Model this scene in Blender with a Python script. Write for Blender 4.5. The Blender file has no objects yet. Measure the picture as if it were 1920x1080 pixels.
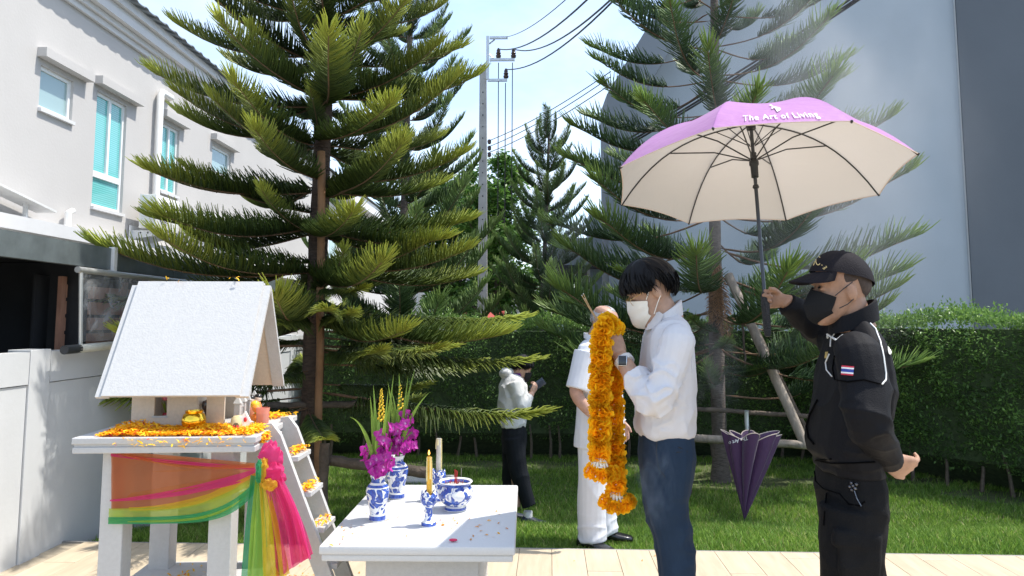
import bpy, bmesh, math, random
import numpy as np
from mathutils import Vector, Matrix, noise
from mathutils.kdtree import KDTree
R = math.radians
sc = bpy.context.scene
COL = sc.collection
random.seed(7)
RNG = np.random.default_rng(7)

# ------------------------------------------------------------------ camera, sky, sun, exposure
EYE = Vector((0, 0, 1.47))
FOC = 1387.0                      # focal length in photograph pixels (1920 wide)
PITCH = math.atan(131 / FOC)
YAW = math.atan(25 / FOC * math.cos(PITCH))
cd = bpy.data.cameras.new('camera'); cam = bpy.data.objects.new('camera', cd); COL.objects.link(cam)
cam.location = EYE; cam.rotation_euler = (math.pi / 2 + PITCH, 0, YAW)
cd.sensor_width = 36; cd.lens = 36 * FOC / 1920; cd.shift_y = -69 / 1920; cd.clip_end = 2000; cd.clip_start = .05
sc.camera = cam
SUN_EL, SUN_AZ = R(63), R(10)      # azimuth measured from +X towards +Y
sund = Vector((math.cos(SUN_EL) * math.cos(SUN_AZ), math.cos(SUN_EL) * math.sin(SUN_AZ), math.sin(SUN_EL)))
sl = bpy.data.lights.new('sun', 'SUN'); sl.energy = 2.6; sl.angle = R(.6); sl.color = (1, .955, .88)
so = bpy.data.objects.new('sun', sl); COL.objects.link(so); so.location = (8, 2, 12)
so.rotation_euler = (-sund).to_track_quat('-Z', 'Y').to_euler()
w = bpy.data.worlds.new('World'); sc.world = w; w.use_nodes = True
nt = w.node_tree; N = nt.nodes; LK = nt.links
bg = N['Background']; bg.inputs[1].default_value = .15
sky = N.new('ShaderNodeTexSky'); sky.sky_type = 'NISHITA'; sky.sun_disc = False
sky.sun_elevation = SUN_EL; sky.sun_rotation = math.pi / 2 - SUN_AZ
sky.air_density = 1.0; sky.dust_density = 1.1; sky.ozone_density = 1.5
# clouds: noise on a flat layer above the place, the same everywhere
tc = N.new('ShaderNodeTexCoord'); sp = N.new('ShaderNodeSeparateXYZ'); LK.new(tc.outputs['Generated'], sp.inputs[0])
def mth(op, a, b=None, c=None):
    n = N.new('ShaderNodeMath'); n.operation = op
    for i, x in enumerate((a, b, c)):
        if x is None: continue
        if isinstance(x, (int, float)): n.inputs[i].default_value = x
        else: LK.new(x, n.inputs[i])
    return n.outputs[0]
zz = mth('MAXIMUM', mth('ADD', sp.outputs[2], .22), .1)
cmb = N.new('ShaderNodeCombineXYZ')
LK.new(mth('DIVIDE', sp.outputs[0], zz), cmb.inputs[0]); LK.new(mth('DIVIDE', sp.outputs[1], zz), cmb.inputs[1])
cmb.inputs[2].default_value = 3.7
n1 = N.new('ShaderNodeTexNoise'); n1.inputs['Scale'].default_value = 1.5; n1.inputs['Detail'].default_value = 9; n1.inputs['Roughness'].default_value = .55
LK.new(cmb.outputs[0], n1.inputs['Vector'])
r1 = N.new('ShaderNodeValToRGB'); r1.color_ramp.elements[0].position = .43; r1.color_ramp.elements[1].position = .68
LK.new(n1.outputs['Fac'], r1.inputs[0])
mx = N.new('ShaderNodeMix'); mx.data_type = 'RGBA'
LK.new(mth('ADD', mth('MULTIPLY', r1.outputs[0], .74), .12), mx.inputs['Factor'])
LK.new(sky.outputs[0], mx.inputs['A']); mx.inputs['B'].default_value = (3.2, 3.6, 4.15, 1)
LK.new(mx.outputs['Result'], bg.inputs[0])
vs = sc.view_settings; vs.view_transform = 'Standard'; vs.look = 'None'; vs.exposure = 1.28; vs.gamma = 1; vs.use_curve_mapping = False
sc.render.engine = 'CYCLES'; sc.cycles.max_bounces = 8; sc.cycles.transparent_max_bounces = 24; sc.cycles.diffuse_bounces = 4
sc.cycles.use_denoising = True; sc.cycles.volume_step_rate = 2.0; sc.cycles.volume_max_steps = 64

# ------------------------------------------------------------------ helpers
def at(px, py, Y):
    """the point that stands at depth Y behind the photograph pixel (px, py)"""
    cp, sp_, cy_, sy_ = math.cos(PITCH), math.sin(PITCH), math.cos(YAW), math.sin(YAW)
    fw = Vector((-sy_ * cp, cy_ * cp, sp_)); rt = Vector((cy_, sy_, 0)); up = rt.cross(fw)
    d = fw + rt * ((px - 960) / FOC) + up * ((471 - py) / FOC)
    return EYE + d * (Y / d.y)

def tag(o, label=None, cat=None, group=None, kind=None):
    if label: o['label'] = label
    if cat: o['category'] = cat
    if group: o['group'] = group
    if kind: o['kind'] = kind
    return o

def thing(name, label, cat, loc=(0, 0, 0), rotz=0, group=None, rot=None):
    o = bpy.data.objects.new(name, None); COL.objects.link(o); o.empty_display_size = .1
    o.location = loc; o.rotation_euler = rot or (0, 0, rotz)
    return tag(o, label, cat, group)

def wm(o):
    m = o.matrix_basis.copy()
    while o.parent: o = o.parent; m = o.matrix_basis @ m
    return m

def link(name, me, mat, parent=None):
    o = bpy.data.objects.new(name, me); COL.objects.link(o)
    if parent: o.parent = parent
    if mat is not None:
        me.materials.clear()
        for m in (mat if isinstance(mat, (list, tuple)) else [mat]): me.materials.append(m)
    return o

def copy_tree(o, parent=None):
    c = o.copy(); COL.objects.link(c)
    if parent: c.parent = parent
    for ch in list(o.children): copy_tree(ch, c)
    return c

class MB:
    def __init__(s): s.v = []; s.f = []; s.mi = []
    def add(s, vs, fs, mi=0):
        b = len(s.v); s.v += [tuple(x) for x in vs]; s.f += [tuple(b + i for i in f) for f in fs]; s.mi += [mi] * len(fs); return s
    def box(s, c, d, rz=0, rot=None, bev=0, taper=1, mi=0):
        m = Matrix.Translation(c) @ (rot.to_matrix().to_4x4() if rot is not None else Matrix.Rotation(rz, 4, 'Z'))
        hx, hy, hz = d[0] / 2, d[1] / 2, d[2] / 2
        if bev:
            bm = bmesh.new(); bmesh.ops.create_cube(bm, size=1)
            for q in bm.verts: q.co = Vector((q.co.x * d[0], q.co.y * d[1], q.co.z * d[2]))
            bmesh.ops.bevel(bm, geom=list(bm.edges), offset=bev, segments=2, affect='EDGES', profile=.5)
            bm.verts.index_update()
            s.add([m @ q.co for q in bm.verts], [[q.index for q in f.verts] for f in bm.faces], mi); bm.free(); return s
        P = [(x * hx * (taper if z > 0 else 1), y * hy * (taper if z > 0 else 1), z * hz) for z in (-1, 1) for x, y in ((-1, -1), (1, -1), (1, 1), (-1, 1))]
        return s.add([m @ Vector(p) for p in P], [(3, 2, 1, 0), (4, 5, 6, 7), (0, 1, 5, 4), (1, 2, 6, 5), (2, 3, 7, 6), (3, 0, 4, 7)], mi)
    def box2(s, a, b, **k):
        a, b = Vector(a), Vector(b); return s.box((a + b) / 2, (abs(b.x - a.x), abs(b.y - a.y), abs(b.z - a.z)), **k)
    def loft(s, rings, cap=True, closed=True, mi=0):
        n = len(rings[0]); vs = [p for r in rings for p in r]; fs = []
        for k in range(len(rings) - 1):
            for i in range(n if closed else n - 1):
                j = (i + 1) % n
                fs.append((k * n + i, k * n + j, (k + 1) * n + j, (k + 1) * n + i))
        if cap and closed:
            fs.append(tuple(reversed(range(n)))); fs.append(tuple((len(rings) - 1) * n + i for i in range(n)))
        return s.add(vs, fs, mi)
    def tube(s, path, rad, sides=8, cap=True, flat=1.0, mi=0):
        path = [Vector(p) for p in path]; n = len(path)
        if not isinstance(rad, (list, tuple)): rad = [rad] * n
        T = [(path[min(i + 1, n - 1)] - path[max(i - 1, 0)]).normalized() for i in range(n)]
        a = Vector((0, 0, 1)) if abs(T[0].z) < .9 else Vector((1, 0, 0))
        u = T[0].cross(a).normalized(); rings = []
        for i in range(n):
            u = (u - T[i] * u.dot(T[i])).normalized(); q = T[i].cross(u)
            rings.append([path[i] + u * (rad[i] * math.cos(2 * math.pi * k / sides)) + q * (rad[i] * flat * math.sin(2 * math.pi * k / sides)) for k in range(sides)])
        return s.loft(rings, cap, mi=mi)
    def lathe(s, prof, c=(0, 0, 0), seg=28, m=None, cap=True, mi=0):
        m = m or Matrix.Translation(c)
        return s.loft([[m @ Vector((r * math.cos(2 * math.pi * k / seg), r * math.sin(2 * math.pi * k / seg), z)) for k in range(seg)] for r, z in prof], cap, mi=mi)
    def ball(s, c, r, seg=12, rg=8, rot=None, mi=0):
        r = Vector(r) if hasattr(r, '__len__') else Vector((r, r, r)); c = Vector(c)
        rings = []
        for i in range(rg + 1):
            a = math.pi * min(max(i / rg, .02), .98)
            ring = []
            for k in range(seg):
                p = Vector((r.x * math.sin(a) * math.cos(2 * math.pi * k / seg), r.y * math.sin(a) * math.sin(2 * math.pi * k / seg), -r.z * math.cos(a)))
                ring.append(c + (rot @ p if rot is not None else p))
            rings.append(ring)
        return s.loft(rings, mi=mi)
    def prism(s, pts, a, b, axis='y', mi=0):
        """outline pts (two coords) pushed along an axis from a to b"""
        def P(p, t): return {'y': (p[0], t, p[1]), 'x': (t, p[0], p[1]), 'z': (p[0], p[1], t)}[axis]
        return s.loft([[P(p, a) for p in pts], [P(p, b) for p in pts]], mi=mi)
    def sheet(s, fn, nu, nv, mi=0):
        vs = [fn(i / nu, j / nv) for j in range(nv + 1) for i in range(nu + 1)]
        return s.add(vs, [(j * (nu + 1) + i, j * (nu + 1) + i + 1, (j + 1) * (nu + 1) + i + 1, (j + 1) * (nu + 1) + i) for j in range(nv) for i in range(nu)], mi)
    def mesh(s, name, smooth=True):
        me = bpy.data.meshes.new(name); me.from_pydata(s.v, [], s.f); me.update()
        bm = bmesh.new(); bm.from_mesh(me); bmesh.ops.recalc_face_normals(bm, faces=bm.faces); bm.to_mesh(me); bm.free()
        me.polygons.foreach_set('material_index', s.mi)
        if smooth: sharp(me, smooth if not isinstance(smooth, bool) else 40)
        return me
    def build(s, name, mat, parent=None, smooth=True, world=False):
        if world and parent is not None:
            m = wm(parent).inverted(); s.v = [tuple(m @ Vector(p)) for p in s.v]
        return link(name, s.mesh(name, smooth), mat, parent)

def sharp(me, ang=40):
    me.polygons.foreach_set('use_smooth', [True] * len(me.polygons))
    try: me.set_sharp_from_angle(angle=R(ang))
    except Exception: pass

def fast_mesh(name, V, F, attr=None, smooth=False):
    """numpy verts (n,3), faces (m,k) -> mesh; attr: dict name -> per-vertex float array"""
    me = bpy.data.meshes.new(name); V = np.asarray(V, np.float32); F = np.asarray(F, np.int32)
    me.vertices.add(len(V)); me.vertices.foreach_set('co', V.ravel())
    k = F.shape[1]; me.loops.add(F.size); me.loops.foreach_set('vertex_index', F.ravel())
    me.polygons.add(len(F)); me.polygons.foreach_set('loop_start', np.arange(0, F.size, k, dtype=np.int32))
    me.update(calc_edges=True); me.validate()
    for a, d in (attr or {}).items():
        t = me.attributes.new(a, 'FLOAT', 'POINT'); t.data.foreach_set('value', np.asarray(d, np.float32))
    if smooth: me.polygons.foreach_set('use_smooth', [True] * len(me.polygons))
    return me

# ------------------------------------------------------------------ materials
def nodes(m):
    m.use_nodes = True; return m.node_tree, m.node_tree.nodes, m.node_tree.links, m.node_tree.nodes['Principled BSDF']

def M(name, col, rough=.6, var=0, vscale=8, bump=0, bscale=60, spec=.5, metal=0, stretch=(1, 1, 1), col2=None, objrand=0, sss=0, coat=0, sheen=0, coords='Object', detail=5):
    m = bpy.data.materials.new(name); t, n, l, b = nodes(m)
    b.inputs['Base Color'].default_value = (*col, 1); b.inputs['Roughness'].default_value = rough
    b.inputs['Specular IOR Level'].default_value = spec; b.inputs['Metallic'].default_value = metal
    if coat: b.inputs['Coat Weight'].default_value = coat; b.inputs['Coat Roughness'].default_value = .1
    if sheen: b.inputs['Sheen Weight'].default_value = sheen
    if sss:
        b.inputs['Subsurface Weight'].default_value = sss; b.inputs['Subsurface Radius'].default_value = (.012, .005, .003); b.inputs['Subsurface Scale'].default_value = 1
    if not (var or bump or objrand): return m
    c = n.new('ShaderNodeTexCoord'); mp = n.new('ShaderNodeMapping'); mp.inputs['Scale'].default_value = stretch
    l.new(c.outputs[coords], mp.inputs[0]); vec = mp.outputs[0]
    oi = n.new('ShaderNodeObjectInfo')
    if objrand:
        ad = n.new('ShaderNodeVectorMath'); ad.operation = 'ADD'; sc_ = n.new('ShaderNodeVectorMath'); sc_.operation = 'SCALE'; sc_.inputs['Scale'].default_value = 37
        cb = n.new('ShaderNodeCombineXYZ'); [l.new(oi.outputs['Random'], cb.inputs[i]) for i in range(3)]
        l.new(cb.outputs[0], sc_.inputs[0]); l.new(vec, ad.inputs[0]); l.new(sc_.outputs[0], ad.inputs[1]); vec = ad.outputs[0]
    out = None
    if var or objrand:
        nz = n.new('ShaderNodeTexNoise'); nz.inputs['Scale'].default_value = vscale; nz.inputs['Detail'].default_value = detail; nz.inputs['Roughness'].default_value = .6
        l.new(vec, nz.inputs['Vector'])
        rp = n.new('ShaderNodeValToRGB'); rp.color_ramp.elements[0].position = .3; rp.color_ramp.elements[1].position = .7
        lo = tuple(max(0, x * (1 - var)) for x in col) if col2 is None else col2
        hi = tuple(min(1, x * (1 + var)) for x in col) if col2 is None else col
        rp.color_ramp.elements[0].color = (*lo, 1); rp.color_ramp.elements[1].color = (*hi, 1)
        l.new(nz.outputs['Fac'], rp.inputs[0]); out = rp.outputs[0]
        if objrand:
            hs = n.new('ShaderNodeHueSaturation'); mr = n.new('ShaderNodeMapRange'); mr.inputs['To Min'].default_value = 1 - objrand; mr.inputs['To Max'].default_value = 1 + objrand
            l.new(oi.outputs['Random'], mr.inputs[0]); l.new(mr.outputs[0], hs.inputs['Value']); l.new(out, hs.inputs['Color']); out = hs.outputs[0]
        l.new(out, b.inputs['Base Color'])
    if bump:
        nb = n.new('ShaderNodeTexNoise'); nb.inputs['Scale'].default_value = bscale; nb.inputs['Detail'].default_value = 6; l.new(vec, nb.inputs['Vector'])
        bp = n.new('ShaderNodeBump'); bp.inputs['Strength'].default_value = bump; bp.inputs['Distance'].default_value = .02
        l.new(nb.outputs['Fac'], bp.inputs['Height']); l.new(bp.outputs[0], b.inputs['Normal'])
    return m

def leafmat(name, dark, light, attr='age', rough=.45, trans=.35, tint=(1, 1, 1), stops=None, wear=0):
    """leaf surface: colour by a per-vertex growth value, light passes through"""
    m = bpy.data.materials.new(name); t, n, l, b = nodes(m)
    a = n.new('ShaderNodeAttribute'); a.attribute_name = attr
    rp = n.new('ShaderNodeValToRGB')
    st = stops or [(0, dark), (1, light)]
    e = rp.color_ramp.elements
    e[0].position, e[0].color = st[0][0], (*st[0][1], 1); e[1].position, e[1].color = st[-1][0], (*st[-1][1], 1)
    for p, c in st[1:-1]:
        q = e.new(p); q.color = (*c, 1)
    l.new(a.outputs['Fac'], rp.inputs[0])
    col = rp.outputs[0]
    oi = n.new('ShaderNodeObjectInfo'); hs = n.new('ShaderNodeHueSaturation'); mr = n.new('ShaderNodeMapRange'); mr.inputs['To Min'].default_value = .82; mr.inputs['To Max'].default_value = 1.18
    l.new(oi.outputs['Random'], mr.inputs[0]); l.new(mr.outputs[0], hs.inputs['Value']); l.new(col, hs.inputs['Color']); col = hs.outputs[0]
    b.inputs['Roughness'].default_value = rough; b.inputs['Specular IOR Level'].default_value = .35
    l.new(col, b.inputs['Base Color'])
    tr = n.new('ShaderNodeBsdfTranslucent'); l.new(col, tr.inputs[0])
    ms = n.new('ShaderNodeMixShader'); ms.inputs[0].default_value = trans
    l.new(b.outputs[0], ms.inputs[1]); l.new(tr.outputs[0], ms.inputs[2]); l.new(ms.outputs[0], n['Material Output'].inputs[0])
    return m

def glassmat(name, col, rough=.05, mixd=.6, ior=1.45):
    m = bpy.data.materials.new(name); t, n, l, b = nodes(m)
    b.inputs['Base Color'].default_value = (*col, 1); b.inputs['Roughness'].default_value = rough; b.inputs['Specular IOR Level'].default_value = .7
    tr = n.new('ShaderNodeBsdfTransparent'); tr.inputs[0].default_value = (*[min(1, c * .5 + .5) for c in col], 1)
    ms = n.new('ShaderNodeMixShader'); ms.inputs[0].default_value = mixd
    l.new(tr.outputs[0], ms.inputs[1]); l.new(b.outputs[0], ms.inputs[2]); l.new(ms.outputs[0], n['Material Output'].inputs[0])
    return m

def sheermat(name, col, cover=.6, weave=0):
    """thin see-through fabric: part of the light goes straight through, the rest is scattered on both sides"""
    m = bpy.data.materials.new(name); t, n, l, b = nodes(m)
    b.inputs['Base Color'].default_value = (*col, 1); b.inputs['Roughness'].default_value = .55; b.inputs['Sheen Weight'].default_value = .3
    tl = n.new('ShaderNodeBsdfTranslucent'); tl.inputs[0].default_value = (*col, 1)
    m1 = n.new('ShaderNodeMixShader'); m1.inputs[0].default_value = .5; l.new(b.outputs[0], m1.inputs[1]); l.new(tl.outputs[0], m1.inputs[2])
    tr = n.new('ShaderNodeBsdfTransparent')
    tr.inputs[0].default_value = (*[.45 + .55 * c for c in col], 1)
    lw = n.new('ShaderNodeLayerWeight'); lw.inputs[0].default_value = .35
    mr = n.new('ShaderNodeMapRange'); mr.inputs['To Min'].default_value = cover; mr.inputs['To Max'].default_value = min(1, cover + .35)
    l.new(lw.outputs['Facing'], mr.inputs[0])
    m2 = n.new('ShaderNodeMixShader'); l.new(mr.outputs[0], m2.inputs[0]); l.new(tr.outputs[0], m2.inputs[1]); l.new(m1.outputs[0], m2.inputs[2])
    l.new(m2.outputs[0], n['Material Output'].inputs[0])
    return m

def fbm(x, y, z=0, o=3):
    return noise.fractal(Vector((x, y, z)), 1.0, 2.0, o)

# ------------------------------------------------------------------ the ground
def smooth01(t): t = min(max(t, 0), 1); return t * t * (3 - 2 * t)
def lawn_z(x, y): return -.075 - .285 * smooth01((y - 5.2) / 1.9)
DECK_ROT = R(-1.8)
def deck_edge(x): return 4.98 + math.tan(DECK_ROT) * x

m_soil = M('soil_and_thatch', (.10, .115, .04), .95, var=.5, vscale=9, bump=.6, bscale=70, col2=(.05, .075, .02))
g = MB()
def gfn(u, v):
    x = -60 + 120 * u; y = -40 + 240 * v
    return (x, y, -.42 if abs(x) > 12 or y > 13 or y < 4 else -.42)
g.sheet(gfn, 4, 4).build('ground', M('packed_earth', (.2, .19, .15), .95, var=.3, vscale=.4, bump=.3, bscale=3), smooth=False)['kind'] = 'structure'
lw = MB()
def lfn(u, v):
    x = -3.05 + 9.6 * u; y0 = deck_edge(x) + .02; y = y0 + (10.9 - y0) * v
    return (x, y, lawn_z(x, y) + .012 * fbm(x * 2, y * 2))
lw.sheet(lfn, 48, 36)
lawn = lw.build('lawn', m_soil); lawn['kind'] = 'structure'

# bare earth rings: (x, y, rx, ry)
BARE = [(2.3, 8.75, .75, .55), (-1.72, 6.3, .3, .3), (3.0, 8.6, .6, .22), (0.2, 9.6, 3.2, .28), (4.15, 8.75, 1.2, .18), (4.9, 8.0, .5, .3)]
def bare(x, y):
    k = 0
    for bx, by, rx, ry in BARE:
        d = math.hypot((x - bx) / rx, (y - by) / ry) + .35 * fbm(x * 4, y * 4)
        k = max(k, 1.25 - d)
    return k
def make_grass():
    n = 230000
    X = RNG.uniform(-3.0, 6.4, n); Y = deck_edge(0) + .03 + (RNG.random(n) ** 1.35) * 5.2
    Y = Y + np.tan(DECK_ROT) * X
    keep = np.ones(n, bool)
    for bx, by, rx, ry in BARE:
        d = np.hypot((X - bx) / rx, (Y - by) / ry) + .25 * np.sin(X * 9 + by) * np.sin(Y * 11)
        keep &= (d > 1) | (RNG.random(n) < .12)
    X, Y = X[keep], Y[keep]; n = len(X)
    t = np.clip((Y - 5.2) / 1.9, 0, 1); Z = -.08 - .285 * t * t * (3 - 2 * t)
    patch = .5 + .5 * np.sin(X * 2.1 + 1.3 * np.sin(Y * 1.7)) * np.cos(Y * 2.6 + X)
    h = RNG.uniform(.03, .07, n) * (.75 + .5 * patch); a = RNG.uniform(0, 2 * np.pi, n); wd = RNG.uniform(.0022, .0045, n)
    le = RNG.uniform(.1, .9, n) * h; b = RNG.uniform(0, 2 * np.pi, n)
    P = np.stack([X, Y, Z], 1)
    s = np.stack([np.cos(a) * wd, np.sin(a) * wd, 0 * a], 1)
    mid = P + np.stack([np.cos(b) * le * .35, np.sin(b) * le * .35, h * .6], 1)
    tip = P + np.stack([np.cos(b) * le, np.sin(b) * le, h], 1)
    V = np.stack([P - s, P + s, mid + s * .8, mid - s * .8, tip], 1).reshape(-1, 3)
    i = np.arange(n)[:, None] * 5
    F = np.concatenate([i + [0, 1, 2], i + [0, 2, 3], i + [3, 2, 4]])
    rnd = np.clip(RNG.normal(.46, .27, n) + .25 * (patch - .5), 0, 1); age = np.repeat(rnd, 5)
    return fast_mesh('grass', V, F, {'age': age})
m_grass = leafmat('grass_blades', 0, 0, trans=.4, rough=.5, stops=[(0, (.075, .15, .022)), (.5, (.17, .31, .045)), (.85, (.30, .43, .075)), (1, (.44, .42, .18))])
tag(link('grass', make_grass(), m_grass), 'short green lawn grass between the tiled deck and the hedges', 'grass', kind='stuff')

# tiled deck of wood-look planks
deck = MB(); deck.box((0, 0, -.11), (12, .1, .1))
dk = bpy.data.objects.new('deck', None); COL.objects.link(dk); dk['kind'] = 'structure'; dk.location = (0, 4.98, 0); dk.rotation_euler = (0, 0, DECK_ROT)
base = MB(); base.box2((-3.3, -7.2, -.2), (9, -.012, -.014)); base.build('deck_bed', M('grout', (.4, .34, .25), .9, var=.15, vscale=20), dk, smooth=False)
edge = MB(); edge.box2((-3.3, -.0115, -.16), (9, .012, -.003)); edge.build('edge_trim', M('edge_trim', (.3, .29, .27), .5, metal=.3, var=.2, vscale=6), dk, smooth=False)
m_plank = M('wood_look_tile', (.58, .485, .355), .42, vscale=3.2, stretch=(7, .8, 1), col2=(.47, .385, .27), objrand=.05, bump=.05, bscale=12, spec=.4)
m_grey = M('grey_tile', (.33, .34, .36), .5, vscale=5, var=.08, objrand=.05, bump=.05)
PW, PL = .208, 1.22
pm = MB().box((0, 0, -.007), (PW - .0028, PL - .004, .014), bev=.0015).mesh('plank', smooth=False)
gm = MB().box((0, 0, -.007), (.596, .596, .014), bev=.002).mesh('tile', smooth=False)
for i in range(-16, 16):
    x = .377 + i * PW + PW / 2 + .0
    if x < -3.05 or x > 3.2: continue
    off = -[.42, .83, .12, .63][i % 4]
    y = -.012 - 0.0
    top = -.0125
    # first cut plank up to the edge, then full ones
    cut = -off
    me = MB().box((0, 0, -.007), (PW - .0028, cut - .004, .014), bev=.0015).mesh('plank', smooth=False)
    o = link('plank', me, m_plank, dk); o.location = (x, top - cut / 2, 0)
    for k in range(3):
        o = link('plank', pm, m_plank, dk); o.location = (x, top - cut - PL * (k + .5), 0)
for i in range(6):
    for k in range(4):
        o = link('tile', gm, m_grey, dk); o.location = (3.2 + .377 - .25 + .3 + .6 * i, -.0125 - .3 - .6 * k, 0)

# ------------------------------------------------------------------ trees
def branch_mesh(name, L, seed, n=430, lm=.2, bare_=.12, sag=-.05, tip_up=.22, rise=.08, droop=.0, r0=.0052, elev=(12, 52), fan=1.0, jit=.12):
    """one bough: a brown stem and rows of cord-like leafy twigs that fan out at the tip"""
    rg = np.random.default_rng(seed)
    def ax(t): return np.stack([L * t * (1 - .04 * t), L * .03 * np.sin(3 * t + seed), L * (rise * t + sag * np.sin(np.pi * np.minimum(t * 1.1, 1)) + tip_up * t ** 3.2)], -1)
    def tg(t):
        d = ax(t + .01) - ax(t - .01); return d / np.linalg.norm(d, axis=-1, keepdims=True)
    t = bare_ + (1 - bare_) * (np.arange(n) + rg.random(n) * .8) / n
    side = np.where(np.arange(n) % 2 == 0, 1., -1.)
    T = tg(t); S = np.cross(np.array([0, 0, 1.]), T); S /= np.linalg.norm(S, axis=1, keepdims=True); U = np.cross(T, S)
    tipf = np.clip((t - .86) / .14, 0, 1)
    al = np.radians(rg.uniform(57, 68, n)) * (1 - .8 * tipf ** 1.3) + np.radians(4)
    row = (np.arange(n) // 2) % 2; el = np.radians(np.where(row == 0, elev[0] + .2 * (elev[1] - elev[0]), elev[1] - .1 * (elev[1] - elev[0])) + rg.normal(0, 5, n))
    ramp = np.clip((t - bare_) / .16, 0.55, 1)
    l = lm * ramp * rg.uniform(1 - 2 * jit, 1 + jit, n) * (1 - .30 * np.clip((t - .5) / .5, 0, 1)) * (1 - .12 * tipf * fan)
    lat = S * side[:, None] * np.cos(el)[:, None] + U * np.sin(el)[:, None]
    d0 = T * np.cos(al)[:, None] + lat * np.sin(al)[:, None]
    old = np.clip(1 - (t - bare_) / .75, 0, 1)
    wz = np.array([0, 0, 1.])
    hang = -droop * (.4 + .9 * old) * (1 - tipf)
    curl = np.where(droop > 0, hang, .35)[:, None] * wz + .35 * T
    ss = np.array([0, .34, .68, 1.])
    P = ax(t)[:, None, :] + l[:, None, None] * (d0[:, None, :] * ss[None, :, None] + curl[:, None, :] * (ss ** 2)[None, :, None] * .55)
    P[:, 1:] += rg.normal(0, .004, P[:, 1:].shape)
    D = np.gradient(P, axis=1); D /= np.linalg.norm(D, axis=2, keepdims=True)
    A = np.cross(D, np.array([.31, .22, .92])); A /= np.linalg.norm(A, axis=2, keepdims=True) + 1e-9; B = np.cross(D, A)
    rr = r0 * np.array([.75, 1.15, 1., .35])[None, :, None, None] * rg.uniform(.8, 1.2, n)[:, None, None, None]
    an = np.array([0, 2.094, 4.189])
    V = P[:, :, None, :] + rr * (A[:, :, None, :] * np.cos(an)[None, None, :, None] + B[:, :, None, :] * np.sin(an)[None, None, :, None])
    age = np.clip(.8 * np.clip((t - .45) / .55, 0, 1) ** 1.6, 0, 1)[:, None, None] + (ss * .34)[None, :, None] + rg.normal(0, .07, n)[:, None, None] + np.zeros((1, 1, 3))
    q = []
    for k in range(3):
        for i in range(3):
            j = (i + 1) % 3; q.append([k * 3 + i, k * 3 + j, k * 3 + 3 + j, k * 3 + 3 + i])
    F = (np.arange(n)[:, None, None] * 12 + np.array(q)[None]).reshape(-1, 4)
    V = V.reshape(-1, 3); age = np.clip(age.reshape(-1), 0, 1)
    # stem
    ts = np.linspace(0, .97, 12); C = ax(ts); Tn = tg(ts); Sa = np.cross(np.array([0, 0, 1.]), Tn); Sa /= np.linalg.norm(Sa, axis=1, keepdims=True); Ub = np.cross(Tn, Sa)
    rs = (.0105 * (L / 1.8) * (1 - .75 * ts) + .0015)[:, None, None]
    a5 = np.linspace(0, 2 * np.pi, 6)[:5]
    SV = (C[:, None, :] + rs * (Sa[:, None, :] * np.cos(a5)[None, :, None] + Ub[:, None, :] * np.sin(a5)[None, :, None])).reshape(-1, 3)
    SF = [[k * 5 + i, k * 5 + (i + 1) % 5, k * 5 + 5 + (i + 1) % 5, k * 5 + 5 + i] for k in range(11) for i in range(5)]
    F = np.concatenate([F, np.array(SF) + len(V)]); nq = len(F) - len(SF)
    V = np.concatenate([V, SV]); age = np.concatenate([age, np.zeros(len(SV))])
    me = fast_mesh(name, V, F, {'age': age}, smooth=True)
    me.polygons.foreach_set('material_index', np.concatenate([np.zeros(nq, np.int32), np.ones(len(SF), np.int32)]))
    return me

m_pine = leafmat('pine_twigs', 0, 0, trans=.28, rough=.42, stops=[(0, (.036, .06, .019)), (.3, (.085, .13, .03)), (.6, (.19, .235, .04)), (1, (.42, .47, .075))])
m_pine2 = leafmat('pine_twigs_blue', 0, 0, trans=.22, rough=.42, stops=[(0, (.028, .06, .026)), (.35, (.062, .12, .045)), (.7, (.12, .205, .058)), (1, (.27, .39, .085))])
m_pine3 = leafmat('pine_twigs_far', 0, 0, trans=.3, rough=.45, stops=[(0, (.055, .10, .042)), (.35, (.10, .165, .06)), (.7, (.17, .26, .085)), (1, (.28, .39, .11))])
m_stem = M('bough_stem', (.16, .095, .055), .9, var=.3, vscale=40)
m_bark = M('pine_bark', (.085, .058, .043), .95, var=.45, vscale=14, stretch=(1, 1, 4), bump=.9, bscale=26)
m_bark2 = M('grey_pine_bark', (.13, .105, .09), .95, var=.45, vscale=14, stretch=(1, 1, 4), bump=.9, bscale=26)

def trunk_mesh(h, r0, r1, seed, seg=12, nr=34):
    mb = MB(); rings = []
    for k in range(nr + 1):
        t = k / nr; z = h * t; r = r0 + (r1 - r0) * t + (.35 * r0) * max(0, 1 - t * 22) ** 2
        ring_k = 1 + .07 * math.sin(z * 26 + seed)
        ring = []
        for i in range(seg):
            a = 2 * math.pi * i / seg; q = r * ring_k * (1 + .16 * noise.noise(Vector((math.cos(a) * 1.4 + seed, math.sin(a) * 1.4, z * 5))))
            ring.append((q * math.cos(a) + .03 * math.sin(z * .7 + seed), q * math.sin(a), z))
        rings.append(ring)
    return mb.loft(rings).mesh('trunk')

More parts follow.
